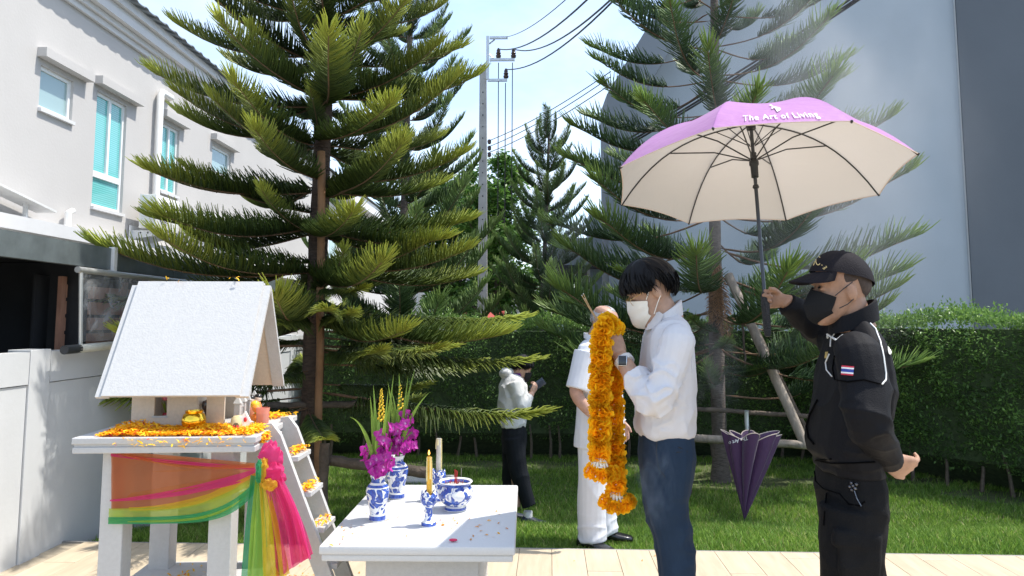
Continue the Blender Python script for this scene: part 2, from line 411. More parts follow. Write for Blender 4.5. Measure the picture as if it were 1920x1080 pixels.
def pine(name, label, loc, height, r0, tiers, variants, mat, bark, seed, r1=.02, group='Norfolk pine trees', lean=(0, 0), extra=()):
    """tiers: list of (z, number of boughs, bough length, elevation in degrees)"""
    rd = random.Random(seed)
    t = thing(name, label, 'tree', loc, group=group, rot=(lean[0], lean[1], 0))
    link('trunk', trunk_mesh(height, r0, r1, seed), bark, t)
    a0 = rd.uniform(0, 6.28)
    for z, nb, ln, el in tiers:
        a0 += rd.uniform(.4, .9)
        for k in range(nb):
            put(t, variants, mat, z + rd.uniform(-.07, .07), a0 + 2 * math.pi * k / nb + rd.uniform(-.16, .16), ln * rd.uniform(.86, 1.08), el + rd.uniform(-7, 7), rd)
    for z, az, ln, el in extra: put(t, variants, mat, z, R(az), ln, el, rd)
    return t
def put(t, variants, mat, z, az, ln, el, rd):
    base, me = rd.choice(variants)
    o = link('branch', me, None, t)
    if not len(me.materials): me.materials.append(mat); me.materials.append(m_stem)
    s = ln / base; o.location = (0, 0, z)
    o.rotation_euler = (rd.uniform(-.12, .12), -R(el), az); o.scale = (s, s * rd.choice((-1, 1)) * rd.uniform(.9, 1.1), s * rd.uniform(.9, 1.1))

V1 = [(1.7, branch_mesh('bough_a', 1.7, s, r0=.0062, n=330, lm=.235, bare_=.05, sag=-.02, tip_up=.11 + .035 * (s % 3), rise=.0)) for s in range(1, 6)]
V1d = [(1.8, branch_mesh('bough_hanging', 1.8, s, n=300, lm=.22, r0=.0062, sag=.02, tip_up=.10, rise=.04, droop=1.5, elev=(8, 40), bare_=.2)) for s in range(11, 15)]
V4 = [(1.9, branch_mesh('bough_open', 1.9, s, n=215, lm=.26, bare_=.36, sag=-.07, tip_up=.16, rise=.03, r0=.0068, elev=(0, 70), jit=.25)) for s in range(21, 26)]
V4d = [(1.5, branch_mesh('bough_low', 1.5, s, n=230, lm=.23, bare_=.15, sag=-.02, tip_up=.1, rise=.02, droop=.7, r0=.0058, elev=(5, 60), jit=.2)) for s in range(41, 44)]
V3 = [(1.1, branch_mesh('bough_far', 1.1, s, n=190, lm=.18, bare_=.12, sag=-.05, tip_up=.25, rise=.12, r0=.0066)) for s in range(31, 35)]

# the near tree on the left
zb = lawn_z(0, 6.25)
T1 = thing  # placeholder name, replaced below
tiers = []
z = 1.42; k = 0
while z < 10.2:
    ln = (1.62 if z < 2.35 else 1.42 * (1 - max(0, z - 3.6) / 7.2) ** .8)
    tiers.append((z, 8 if z < 5 else 5, ln, -17 + 9.0 * max(0, z - 1.4)))
    z += .36 if z < 5 else .45
tiers = [(a, b, c, min(d, 20)) for a, b, c, d in tiers]
p = at(588, 700, 6.25)
T1 = pine('norfolk_pine', 'large dark Norfolk pine with layered boughs standing behind the white shrine', (p.x, 6.25, zb), 10.8, .098, tiers[1:], V1, m_pine, m_bark, 5)
# the old hanging boughs at the bottom
rd = random.Random(3)
for zz_, az, ln, el in ((1.12, -12, 2.0, -12), (1.0, 60, 1.5, -10), (1.2, 150, 1.75, -8), (1.15, 205, 1.8, -8), (1.48, 10, 1.95, -11), (1.45, -52, 1.3, -6), (1.5, 178, 2.0, -6), (1.3, 265, 1.0, -8), (1.5, 325, 1.5, -8), (1.3, 110, 1.6, -8), (1.78, 12, 1.85, -9), (1.8, 192, 2.05, -4), (1.35, 35, 1.7, -10), (1.62, 40, 1.7, -8)):
    put(T1, V1d, m_pine, zz_, R(az), ln, el, rd)
for zz_, az, ln, el in ((2.42, 252, .85, 16), (1.95, 300, .85, 12), (2.62, 218, 1.15, 8), (2.75, 322, 1.2, 8), (3.3, 275, .62, 22), (2.15, 335, 1.2, 2), (3.05, 235, 1.1, 10), (2.2, 210, 1.1, 2), (3.6, 250, 1.0, 14), (3.5, 300, 1.15, 12)):
    put(T1, V1, m_pine, zz_, R(az), ln, el, rd)
for k in range(16):
    put(T1, V1d, m_pine, rd.uniform(.95, 2.0), rd.uniform(0, 6.28), rd.uniform(.9, 1.5), rd.uniform(-14, -4), rd)
# the thin tall tree behind it
tiers = []; z = .9
while z < 9.6:
    ln = 1.75 * (1 - max(0, z - 1.0) / 10.6) ** .8
    tiers.append((z, 6, ln, 2 + 1.6 * z)); z += .46
p = at(758, 600, 11.6)
pine('norfolk_pine', 'tall slender Norfolk pine seen between the big pine and the power pole', (p.x, 11.6, -.4), 10.4, .085, tiers, V3, m_pine3, m_bark2, 9)
# the young tree beyond the hedge
tiers = []; z = .8
while z < 5.3:
    ln = .62 + .66 * max(0, 5.2 - z) / 4.2
    tiers.append((z, 6, ln, -4 + 5.2 * z)); z += .34
p = at(1014, 600, 13.2)
pine('norfolk_pine', 'small cone shaped Norfolk pine right of the power pole, beyond the hedge', (p.x, 13.2, -.4), 5.25, .07, tiers[:-1], V3, m_pine3, m_bark2, 4, lean=(0, R(1.4)), extra=[(5.05, 20, .6, 52), (5.05, 140, .6, 50), (5.1, 260, .6, 55), (5.1, 80, .65, 82)])
# the open tree on the right
tiers = []; z = 1.55
while z < 8.2:
    ln = 2.25 * (1 - max(0, z - 2.2) / 8.6) ** .8
    tiers.append((z, 6, ln, -12 + 2.6 * z)); z += .40
p4 = at(1347, 640, 8.75); T4X = p4.x
T4 = pine('norfolk_pine', 'open branched Norfolk pine in front of the grey building, propped with poles', (p4.x, 8.75, -.38), 9, .095, tiers, V4, m_pine2, m_bark2, 16, lean=(0, R(.3)), extra=[(1.35, 20, 1.7, 2), (1.2, 250, 1.15, 0), (1.3, 290, 1.2, 0), (1.0, 5, 2.0, 5), (1.5, 330, 1.9, 6)])

rd4 = random.Random(21)
for zz_, az, ln, el in ((1.55, 262, .9, 0), (1.35, 285, .95, -6), (1.75, 240, 1.0, 0), (1.9, 300, 1.1, 2), (1.15, 230, .8, -8), (1.6, 200, 1.5, -4), (1.95, 170, 1.8, -4), (1.4, 185, 1.6, -6), (2.2, 215, 1.6, 0)):
    put(T4, V4d, m_pine2, zz_, R(az), ln, el, rd4)
m_dead = M('dead_twigs', (.30, .17, .09), .9, var=.3, vscale=30)
for k, (z_, az, ln, el) in enumerate(((2.75, 265, 1.1, -76), (2.6, 300, .95, -80), (2.7, 230, .9, -72))):
    me = branch_mesh('dead_bough', ln, 60 + k, n=150, lm=.12, bare_=.1, sag=.0, tip_up=-.05, rise=0, droop=.6, r0=.004); o = link('dead_branch', me, [m_dead, m_stem], T4)
    o.location = (0, 0, z_); o.rotation_euler = (0, -R(el), R(az))
# broad-leaved trees behind the pole
def leaf_cloud(C, n, size, flat=.4, seed=0):
    rg = np.random.default_rng(seed)
    idx = rg.integers(0, len(C), n); P = C[idx, :3] + rg.normal(0, 1, (n, 3)) * C[idx, 3:4] * np.array([.5, .5, .38])
    a = rg.uniform(0, 2 * np.pi, n); el = rg.uniform(-.9, .5, n); d = np.stack([np.cos(a) * np.cos(el), np.sin(a) * np.cos(el), np.sin(el)], 1)
    s = np.cross(d, rg.normal(0, 1, (n, 3)) * .6 + np.array([0, 0, 1.])); s /= np.linalg.norm(s, axis=1, keepdims=True)
    L = size * rg.uniform(.7, 1.3, n)[:, None]; wv = L * flat
    V = np.stack([P, P + d * L * .5 + s * wv * .5, P + d * L, P + d * L * .5 - s * wv * .5], 1).reshape(-1, 3)
    F = np.arange(n)[:, None] * 4 + np.array([[0, 1, 2, 3]])
    return V, F, np.repeat(np.clip(rg.normal(.5, .22, n), 0, 1), 4)
m_leaf = leafmat('acacia_leaves', 0, 0, trans=.4, stops=[(0, (.035, .085, .015)), (.5, (.075, .17, .03)), (1, (.17, .29, .06))])
m_wood = M('tree_bark', (.12, .10, .08), .95, var=.3, vscale=10, bump=.6)
def broad_tree(label, loc, h, spread, seed, n=15000, size=.2, z0=.28):
    rg = random.Random(seed); t = thing('broadleaf_tree', label, 'tree', loc, group='leafy trees beyond the hedge')
    mb = MB(); mb.tube([(0, 0, 0), (.1, 0, h * .2), (0, .1, h * .45), (.1, 0, h * .8)], [.17, .14, .1, .03], 8)
    C = []
    for i in range(15):
        a = rg.uniform(0, 6.28); q = rg.uniform(.25, 1) * spread; zt = h * rg.uniform(z0, .98); q *= 1 - .5 * (zt / h) ** 3
        e = Vector((q * math.cos(a), q * math.sin(a), zt))
        st = Vector((0, 0, zt * .55)); mb.tube([st, (st + e) / 2 + Vector((0, 0, .25)), e], [.05, .03, .01], 5)
        C.append((*e, spread * .42))
        for _ in range(3): C.append((*(e + Vector((rg.gauss(0, .5), rg.gauss(0, .5), rg.gauss(0, .4)))), spread * .24))
    mb.build('trunk', m_wood, t)
    V, F, a = leaf_cloud(np.array(C), n, size, .38, seed); link('crown', fast_mesh('crown', V, F, {'age': a}), m_leaf, t)
    return t
p = at(935, 600, 21); broad_tree('feathery bright green tree right behind the concrete power pole', (p.x, 21, -.4), 6.4, 1.5, 3, n=17000, size=.19)
p = at(860, 600, 24); broad_tree('darker leafy tree left of the concrete power pole', (p.x, 24, -.4), 6.2, 1.7, 8, n=13000, size=.22)
p = at(1075, 600, 23); broad_tree('low leafy tree beside the small grey canopy', (p.x, 23, -.4), 3.9, 1.5, 6, n=9000, size=.22)

# ------------------------------------------------------------------ hedges
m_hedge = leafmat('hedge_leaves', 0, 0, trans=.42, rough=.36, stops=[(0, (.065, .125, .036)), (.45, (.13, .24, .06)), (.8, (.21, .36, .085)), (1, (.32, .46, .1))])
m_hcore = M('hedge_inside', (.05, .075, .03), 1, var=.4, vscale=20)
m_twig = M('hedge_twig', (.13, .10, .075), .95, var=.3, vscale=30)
def hedge(label, path, th, z0, zt, seed, dens=2200, side=1, nst=18):
    """path: list of (x, y); the face on the right-hand side of the direction of travel looks at the lawn"""
    rg = np.random.default_rng(seed); P = np.array(path, float); seg = np.diff(P, axis=0); ln = np.linalg.norm(seg, axis=1); cum = np.concatenate([[0], np.cumsum(ln)])
    t = thing('hedge', label, 'hedge', (path[0][0], path[0][1], -.36)); o3 = np.array([path[0][0], path[0][1], -.36])
    def pos(s, off):
        k = np.clip(np.searchsorted(cum, s, 'right') - 1, 0, len(ln) - 1); u = seg[k] / ln[k][:, None]; nrm = np.stack([u[:, 1], -u[:, 0]], 1)
        return P[k] + u * (s - cum[k])[:, None] + nrm * off[:, None], nrm, u
    H = zt - z0; nf = int(cum[-1] * H * dens); ntp = int(cum[-1] * th * dens * .9)
    s = rg.uniform(0, cum[-1], nf + ntp); zf = rg.uniform(0, 1, nf + ntp); top = np.arange(nf + ntp) >= nf
    bump = .07 * np.sin(s * 5.1 + 2 * np.sin(zf * 6)) + .05 * np.sin(s * 11.3 + zf * 9) + .04 * np.sin(zf * 17 + s * 3)
    off = np.where(top, rg.uniform(-th, 0, nf + ntp), bump + rg.uniform(-.16, .06, nf + ntp) - .12 * (zf < .12))
    off = np.where(top, off, off - .12 * np.clip((zf - .9) / .1, 0, 1))
    zz = np.where(top, zt + .05 * np.sin(s * 4.3) + .03 * np.sin(s * 13 + off * 9) + rg.uniform(-.08, .05, nf + ntp), z0 + zf * H + .05 * np.sin(s * 9) * (zf < .2))
    spr = top & (np.sin(s * 31) * np.sin(s * 17.3) > .55); zz = np.where(spr, zz + rg.uniform(0, .13, nf + ntp), zz)
    xy, nrm, u = pos(s, off); C = np.concatenate([xy, zz[:, None]], 1); n = len(C)
    out = np.where(top[:, None], np.array([0, 0, 1.]) + 0 * C, np.concatenate([nrm, 0 * zz[:, None]], 1))
    d = out * rg.uniform(.2, 1, n)[:, None] + rg.normal(0, .55, (n, 3)) + np.array([0, 0, .15]); d /= np.linalg.norm(d, axis=1, keepdims=True)
    sd = np.cross(d, rg.normal(0, .5, (n, 3)) + np.array([0, 0, 1.])); sd /= np.linalg.norm(sd, axis=1, keepdims=True)
    up = np.cross(sd, d); L = rg.uniform(.032, .062, n)[:, None]; wv = L * .42
    V = np.stack([C, C + d * L * .5 + sd * wv * .5 + up * L * .08, C + d * L, C + d * L * .5 - sd * wv * .5 + up * L * .08], 1).reshape(-1, 3) - o3
    F = np.concatenate([np.arange(n)[:, None] * 4 + [0, 1, 2], np.arange(n)[:, None] * 4 + [0, 2, 3]])
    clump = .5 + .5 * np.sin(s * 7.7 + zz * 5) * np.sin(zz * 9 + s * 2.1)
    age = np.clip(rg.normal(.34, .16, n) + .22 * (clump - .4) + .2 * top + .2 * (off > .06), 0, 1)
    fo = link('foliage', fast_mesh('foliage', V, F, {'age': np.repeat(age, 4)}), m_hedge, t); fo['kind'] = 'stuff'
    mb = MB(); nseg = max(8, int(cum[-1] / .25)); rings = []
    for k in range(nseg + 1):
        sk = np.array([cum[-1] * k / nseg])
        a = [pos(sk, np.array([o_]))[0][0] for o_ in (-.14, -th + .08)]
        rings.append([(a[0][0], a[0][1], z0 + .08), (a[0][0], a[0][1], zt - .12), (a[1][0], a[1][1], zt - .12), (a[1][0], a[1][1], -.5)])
    mb.loft(rings); mb.build('inner_core', m_hcore, t, world=True)  # solid dark core set inside to close the view through the leaves
    for k in range(nst):
        sk = np.array([cum[-1] * (k + .5) / nst + rg.uniform(-.1, .1)]); a = pos(sk, np.array([-.2 + rg.uniform(-.05, .08)]))[0][0]; b = a + rg.normal(0, .05, 2)
        MB().tube([(a[0], a[1], -.42), ((a[0] + b[0]) / 2 + .015, (a[1] + b[1]) / 2, -.15), (b[0], b[1], z0 + .2)], [.024, .018, .014], 6).build('stem', m_twig, t, world=True)
    return t
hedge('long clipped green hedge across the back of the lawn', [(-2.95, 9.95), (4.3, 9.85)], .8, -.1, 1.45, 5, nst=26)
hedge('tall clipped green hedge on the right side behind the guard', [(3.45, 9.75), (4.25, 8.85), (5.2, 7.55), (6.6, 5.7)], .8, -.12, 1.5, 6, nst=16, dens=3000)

# ------------------------------------------------------------------ boundary wall on the left
m_white = M('white_wall_paint', (.6, .595, .58), .75, var=.05, vscale=1.3, bump=.08, bscale=40)
m_wallp = M('fence_paint', (.51, .52, .525), .7, var=.05, vscale=1.6, bump=.06, bscale=30)
WX = -3.08
bw = thing('boundary_wall', 'low white concrete panel wall along the left side of the deck', 'wall', (WX, 5, -.4))
py = [1.2, 2.95, 4.72, 7.3, 9.9, 12.5, 15.1]
for a, b in zip(py[:-1], py[1:]):
    MB().box2((WX - .12, a + .105, -.4), (WX - .03, b - .105, 1.07)).build('panel', m_wallp, bw, smooth=False, world=True)
    MB().box2((WX - .13, a + .105, 1.076), (WX - .02, b - .105, 1.275)).build('top_panel', m_wallp, bw, smooth=False, world=True)
for y in py:
    MB().box((WX - .092, y, .45), (.15, .2, 1.68), bev=.004).build('post', m_wallp, bw, smooth=False, world=True)

# canopy and dark yard behind it
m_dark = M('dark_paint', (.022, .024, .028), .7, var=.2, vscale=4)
m_flash = M('grey_metal_flashing', (.15, .175, .18), .45, metal=.35, var=.25, vscale=5, bump=.08, bscale=6)
m_steel = M('white_steel', (.66, .66, .65), .5, var=.1, vscale=8)
cp = thing('carport_canopy', 'flat dark grey metal canopy between the boundary wall and the white house', 'canopy', (WX, 6, 1.85))
for i, (a, b) in enumerate(((2.6, 4.02), (4.03, 5.35), (5.36, 6.3), (6.31, 9.0))):
    MB().box2((WX + .0, a, 1.845), (WX + .05, b, 2.0)).build('flashing', m_flash, cp, smooth=False, world=True)
for y in (4.02, 5.36): MB().box2((WX + .03, y - .02, 1.83), (WX + .075, y + .02, 2.01)).build('bracket', m_steel, cp, smooth=False, world=True)
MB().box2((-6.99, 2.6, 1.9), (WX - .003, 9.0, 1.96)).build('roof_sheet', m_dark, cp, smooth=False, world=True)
MB().box2((-6.99, 2.6, 1.965), (-4.2, 9.0, 2.05)).build('top_sheet', m_white, cp, smooth=False, world=True)
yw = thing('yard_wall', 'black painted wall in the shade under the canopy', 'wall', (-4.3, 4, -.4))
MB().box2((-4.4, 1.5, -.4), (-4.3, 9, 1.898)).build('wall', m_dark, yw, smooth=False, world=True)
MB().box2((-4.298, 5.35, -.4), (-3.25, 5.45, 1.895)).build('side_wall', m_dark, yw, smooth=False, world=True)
m_blackac = M('black_plastic', (.03, .032, .035), .45, var=.1, vscale=10)
def air_con(label, loc, rz, mat, gmat, W=.8, H=.56, D=.28, group='air conditioners on the white house', holes=True, mb_=None):
    """outdoor unit: front face looks along +x before turning"""
    t = thing('air_conditioner', label, 'air conditioner', loc, rz, group)
    MB().box((0, 0, H / 2), (D, W, H), bev=.012).build('casing', mat, t)
    g = MB()
    for k in range(6):
        r = .06 + .03 * k; path = [(D / 2 + .012, -W * .14 + r * math.cos(a * math.pi / 14), H / 2 + r * math.sin(a * math.pi / 14)) for a in range(29)]
        g.tube(path, .004, 4)
    for k in range(10):
        a = k * math.pi / 10; g.tube([(D / 2 + .012, -W * .14 + .21 * math.cos(a), H / 2 + .21 * math.sin(a)), (D / 2 + .012, -W * .14 - .21 * math.cos(a), H / 2 - .21 * math.sin(a))], .003, 4)
    g.build('fan_grille', gmat, t)
    MB().lathe([(.215, -.004), (.215, .006), (.205, .006), (.2, .001)], m=Matrix.Translation((D / 2, -W * .14, H / 2)) @ Matrix.Rotation(math.pi / 2, 4, 'Y')).build('fan_ring', M(t.name + '_fan', (.09, .09, .09) if mat is not m_blackac else (.02, .02, .02), .6), t)
    s = MB()
    for k in range(7): s.box((0, -W / 2 - .004, .1 + k * .055), (D * .7, .01, .018))
    s.build('louvre', gmat, t, smooth=False)
    for sy in (-1, 1):
        b = MB(); b.prism([(-.32, -.03), (.34, -.03), (.34, -.075), (.12, -.12), (-.32, -.19)], sy * W * .36 - .02, sy * W * .36 + .02, 'y')
        br = b.build('bracket', mb_ or m_steel, t, smooth=False)
        h = MB()
        for k in range(4):
            for s2 in (-1, 1): h.lathe([(.016, 0), (.016, .002)], m=Matrix.Translation((-.16 + k * .13, sy * W * .36 + s2 * .021, -.075)) @ Matrix.Rotation(-s2 * math.pi / 2, 4, 'X'), seg=10)
        h.build('hole', m_dark, br, smooth=False)
    MB().box2((-.34, -W * .45, -.2), (-.305, W * .45, .05)).build('back_rail', mb_ or m_steel, t, smooth=False)
    return t
air_con('black outdoor air conditioner in the dark yard under the canopy', (-3.62, 4.25, 1.22), 0, m_blackac, m_blackac, W=.9, H=.58, D=.3, group='', mb_=m_blackac)

# clear roll-down blind and the slatted crates behind it
bl = thing('roll_blind', 'clear plastic roll blind hanging above the boundary wall', 'blind', (WX + .04, 5.6, 1.84))
m_alu = M('aluminium', (.62, .62, .6), .35, metal=.6)
def plastic():
    m = bpy.data.materials.new('clear_plastic_sheet'); t, n, l, b = nodes(m)
    b.inputs['Base Color'].default_value = (.75, .77, .78, 1); b.inputs['Roughness'].default_value = .12
    tr = n.new('ShaderNodeBsdfTransparent'); tr.inputs[0].default_value = (.93, .94, .95, 1)
    nz = n.new('ShaderNodeTexNoise'); nz.inputs['Scale'].default_value = 5; nz.inputs['Detail'].default_value = 7; nz.inputs['Distortion'].default_value = 1.6
    mr = n.new('ShaderNodeMapRange'); mr.inputs['From Min'].default_value = .4; mr.inputs['From Max'].default_value = .75; mr.inputs['To Min'].default_value = .12; mr.inputs['To Max'].default_value = .5
    c = n.new('ShaderNodeTexCoord'); l.new(c.outputs['Object'], nz.inputs['Vector']); l.new(nz.outputs['Fac'], mr.inputs[0])
    bp = n.new('ShaderNodeBump'); bp.inputs['Strength'].default_value = .7; bp.inputs['Distance'].default_value = .03; l.new(nz.outputs['Fac'], bp.inputs['Height']); l.new(bp.outputs[0], b.inputs['Normal'])
    ms = n.new('ShaderNodeMixShader'); l.new(mr.outputs[0], ms.inputs[0]); l.new(tr.outputs[0], ms.inputs[1]); l.new(b.outputs[0], ms.inputs[2]); l.new(ms.outputs[0], n['Material Output'].inputs[0])
    return m
BY0, BY1 = 4.93, 6.62
MB().sheet(lambda u, v: (WX + .07 + .012 * fbm(u * 5, v * 3, 2), BY0 + .05 + (BY1 - BY0 - .08) * u, 1.80 - .47 * v), 30, 12).build('clear_sheet', plastic(), bl, world=True)
MB().tube([(WX + .07, BY0 - .02, 1.815), (WX + .07, BY1, 1.815)], .022, 10).build('top_rail', m_alu, bl, world=True)
MB().tube([(WX + .07, BY0 + .02, 1.8), (WX + .07, BY0 + .06, 1.3)], .014, 8).build('side_strap', m_alu, bl, world=True)
MB().tube([(WX + .07, BY1 - .02, 1.8), (WX + .07, BY1 - .02, 1.3)], .014, 8).build('side_strap', m_blackac, bl, world=True)
MB().tube([(WX + .085, BY0 + .0, 1.285), (WX + .085, BY1, 1.325)], .03, 10).build('roller', M('rolled_plastic', (.55, .54, .47), .35, var=.1, vscale=20), bl, world=True)
MB().tube([(WX + .085, BY0 - .14, 1.283), (WX + .085, BY0 + .02, 1.286)], .03, 12).build('end_cap', m_blackac, bl, world=True)
m_crate = M('brown_slat', (.42, .22, .15), .7, var=.2, vscale=6, stretch=(1, 6, 1), objrand=.15)
cr = thing('slatted_screen', 'reddish brown slatted screen behind the clear blind', 'screen', (-3.4, 5.9, -.4))
for k in range(5):
    for j in range(2):
        MB().box2((-3.37, 5.28 + j * .83, 1.16 + k * .12), (-3.345, 6.08 + j * .83, 1.255 + k * .12)).build('slat', m_crate, cr, smooth=False, world=True)
for y in (5.26, 6.09, 6.92): MB().box2((-3.342, y - .03, -.4), (-3.315, y + .03, 1.79)).build('upright', m_crate, cr, smooth=False, world=True)
MB().box2((-3.5, 5.2, -.4), (-3.48, 7.0, 1.8)).build('backing', m_dark, cr, smooth=False, world=True)

# ------------------------------------------------------------------ the white house on the left
HX = -7.0
m_house = M('house_render', (.49, .475, .46), .85, var=.035, vscale=.7, bump=.12, bscale=25)
m_trim = M('white_trim', (.62, .62, .62), .6, var=.03, vscale=3)
m_frame = M('white_window_frame', (.82, .84, .84), .4)
def winmat(name, col, blind):
    m = bpy.data.materials.new(name); t, n, l, b = nodes(m)
    b.inputs['Roughness'].default_value = .08; b.inputs['Specular IOR Level'].default_value = .9; b.inputs['Base Color'].default_value = (*col, 1)
    if blind:
        c = n.new('ShaderNodeTexCoord'); s = n.new('ShaderNodeSeparateXYZ'); l.new(c.outputs['Object'], s.inputs[0])
        k = n.new('ShaderNodeMath'); k.operation = 'MULTIPLY'; k.inputs[1].default_value = 1 / .035; l.new(s.outputs[2], k.inputs[0])
        fr = n.new('ShaderNodeMath'); fr.operation = 'FRACT'; l.new(k.outputs[0], fr.inputs[0])
        rp = n.new('ShaderNodeValToRGB'); rp.color_ramp.elements[0].color = (col[0] * .55, col[1] * .7, col[2] * .7, 1); rp.color_ramp.elements[1].color = (*[min(1, x * 1.25) for x in col], 1)
        l.new(fr.outputs[0], rp.inputs[0]); l.new(rp.outputs[0], b.inputs['Base Color'])
    return m
m_teal = winmat('teal_blind_glass', (.17, .50, .49), True); m_clear = winmat('pale_glass', (.30, .42, .42), False)
hs = thing('white_house', 'two storey white rendered house along the left side', 'house', (HX, 14, -.4))
HY0, HY1 = 6.6, 24.5
wins = [(10.28, 11.06, 4.53, 5.17, 1, m_clear), (11.69, 12.6, 3.32, 5.23, 2, m_teal), (13.86, 14.58, 3.96, 5.3, 2, m_teal), (16.15, 17.2, 4.82, 5.42, 1, m_clear)]
# wall panels around the openings
wl = MB(); ys = sorted({HY0, HY1} | {w_[0] for w_ in wins} | {w_[1] for w_ in wins})
for a, b in zip(ys[:-1], ys[1:]):
    op = [w_ for w_ in wins if w_[0] <= a and w_[1] >= b]
    if op:
        wl.box2((HX - .2, a, -.4), (HX, b, op[0][2])); wl.box2((HX - .2, a, op[0][3]), (HX, b, 6.5))
    else: wl.box2((HX - .2, a, -.4), (HX, b, 6.5))
wl.box2((HX - 8, HY0, -.4), (HX - .2, HY0 + .2, 6.5)); wl.box2((HX - 8, HY1 - .2, -.4), (HX - .2, HY1, 6.5))
wl.build('wall', m_house, hs, smooth=False, world=True)
for (a, b, z0, z1, panes, gm_) in wins:
    f = MB(); t_ = .055; x0, x1 = HX - .1, HX - .045
    f.box2((x0, a, z0), (x1, a + t_, z1)); f.box2((x0, b - t_, z0), (x1, b, z1)); f.box2((x0, a + t_, z0), (x1, b - t_, z0 + t_)); f.box2((x0, a + t_, z1 - t_), (x1, b - t_, z1))
    tr = z0
    if z1 - z0 > 1.8: tr = z0 + .55; f.box2((x0 - .0, a + t_, tr - .05), (x1 + .012, b - t_, tr + .05))
    if panes == 2: f.box2((x0, (a + b) / 2 - .03, tr + .05 if tr > z0 else z0 + t_), (x1 + .01, (a + b) / 2 + .03, z1 - t_))
    wo = f.build('window', m_frame, hs, smooth=False, world=True)
    def pane(ya, yb, za, zb_):
        MB().box2((x0 + .015, ya, za), (x0 + .03, yb, zb_)).build('pane', gm_, wo, smooth=False, world=True)
    if panes == 2:
        pane(a + t_, (a + b) / 2 - .03, (tr + .05) if tr > z0 else z0 + t_, z1 - t_); pane((a + b) / 2 + .03, b - t_, (tr + .05) if tr > z0 else z0 + t_, z1 - t_)
        if tr > z0: pane(a + t_, b - t_, z0 + t_, tr - .05)
    else: pane(a + t_, b - t_, z0 + t_, z1 - t_)
    MB().box2((HX + .001, a - .1, z1 + .09), (HX + .14, b + .32 if b < 12 or z1 - z0 > 1.8 else b + .2, z1 + .22)).build('window_hood', m_house, hs, smooth=False, world=True)
    MB().box2((HX + .001, a - .02, z0 - .05), (HX + .05, b + .02, z0)).build('window_sill', m_trim, hs, smooth=False, world=True)
MB().box2((HX + .002, HY0, 2.66), (HX + .34, HY1, 2.85)).build('ledge', m_trim, hs, smooth=False, world=True)
for k, (o_, z0, z1) in enumerate(((.06, 6.32, 6.42), (.12, 6.423, 6.52), (.22, 6.523, 6.72), (.3, 6.723, 6.86))):
    MB().box2((HX + .003, HY0, z0), (HX + o_, HY1, z1)).build('cornice', m_trim, hs, smooth=False, world=True)
rf = MB(); nr_ = 150
prof = []
for i in range(nr_ * 2 + 1):
    y = HY0 - .1 + (HY1 - HY0 + .2) * i / (nr_ * 2); prof.append((y, .03 if (i // 2) % 3 == 0 else 0))
rf.loft([[(HX + .42, y, 6.88 + z_) for y, z_ in prof] + [(HX + .42, y, 6.865 + z_) for y, z_ in reversed(prof)], [(HX - 4, y, 8.6 + z_) for y, z_ in prof] + [(HX - 4, y, 8.58 + z_) for y, z_ in reversed(prof)]])
rf.build('roof', M('grey_roof_sheet', (.17, .18, .19), .5, metal=.3, var=.2, vscale=3), hs, smooth=False, world=True)
m_pvc = M('pvc_pipe', (.78, .77, .74), .4, var=.05, vscale=4)
MB().tube([(HX + .1, 13.55, 2.9), (HX + .1, 13.55, 5.72), (HX + .1, 13.6, 5.8), (HX + .1, 13.95, 5.8), (HX + .02, 14.0, 5.8)], .065, 10).build('rain_pipe', m_pvc, hs, world=True)
MB().tube([(HX + .1, 10.95, 2.85), (HX + .1, 10.95, 3.1), (HX + .1, 11.05, 3.14)], .05, 8).build('vent_pipe', m_pvc, hs, world=True)
# rack lying on the ledge
rk = thing('metal_rack', 'small white metal rack lying on the ledge of the house', 'rack', (HX + .2, 9.9, 2.852))
for k, y in enumerate((9.6, 10.15)): MB().box((0, y - 10.2, .13), (.05, .04, .26)).build('leg', m_steel, rk, smooth=False)
MB().box((0, -.3, .27), (.3, 1.4, .03), rot=Matrix.Rotation(R(-9), 3, 'X').to_euler()).build('top_frame', m_steel, rk, smooth=False)
m_accase = M('ac_casing', (.74, .73, .70), .45, var=.05, vscale=5)
for i, (y, lb) in enumerate(((13.2, 'white outdoor air conditioner under the narrow window beside the rain pipe'), (15.1, 'white outdoor air conditioner in the middle of the row on the house wall'), (17.2, 'white outdoor air conditioner furthest along the house wall'))):
    air_con(lb, (HX + .36, y, 3.1), R(0), m_accase, m_steel, group='air conditioners on the white house', W=.86, H=.6, D=.3)

# next house further down the row, and one across the end
h2 = thing('row_house', 'further white house of the row, behind the big pine', 'house', (HX - .4, 34, -.4))
MB().box2((HX - 8, 25.5, -.4), (HX - .3, 44, 6.6)).build('wall', m_house, h2, smooth=False, world=True)
MB().box2((HX - .298, 25.5, 6.3), (HX + .1, 44, 6.75)).build('cornice', m_trim, h2, smooth=False, world=True)
MB().prism([(HX + .2, 6.8), (HX - 4, 8.4), (HX - 8, 6.8)], 25.3, 44.2).build('roof', bpy.data.materials['grey_roof_sheet'], h2, smooth=False, world=True)
for k, y in enumerate((27, 29.6, 32.5, 36, 40)):
    wo = MB().box2((HX - .299, y, 3.5), (HX - .26, y + 1.2, 5.2)).build('window', m_frame, h2, smooth=False, world=True)
    MB().box2((HX - .259, y + .08, 3.58), (HX - .25, y + 1.12, 5.12)).build('pane', m_clear, wo, smooth=False, world=True)
h3 = thing('far_house', 'low cream house with ribbed wall far behind the slender pine', 'house', (-9, 50, -.4))
MB().box2((-14, 50, -.4), (-2.6, 58, 6.2)).build('wall', M('cream_wall', (.66, .62, .55), .8, var=.05, vscale=.5), h3, smooth=False, world=True)
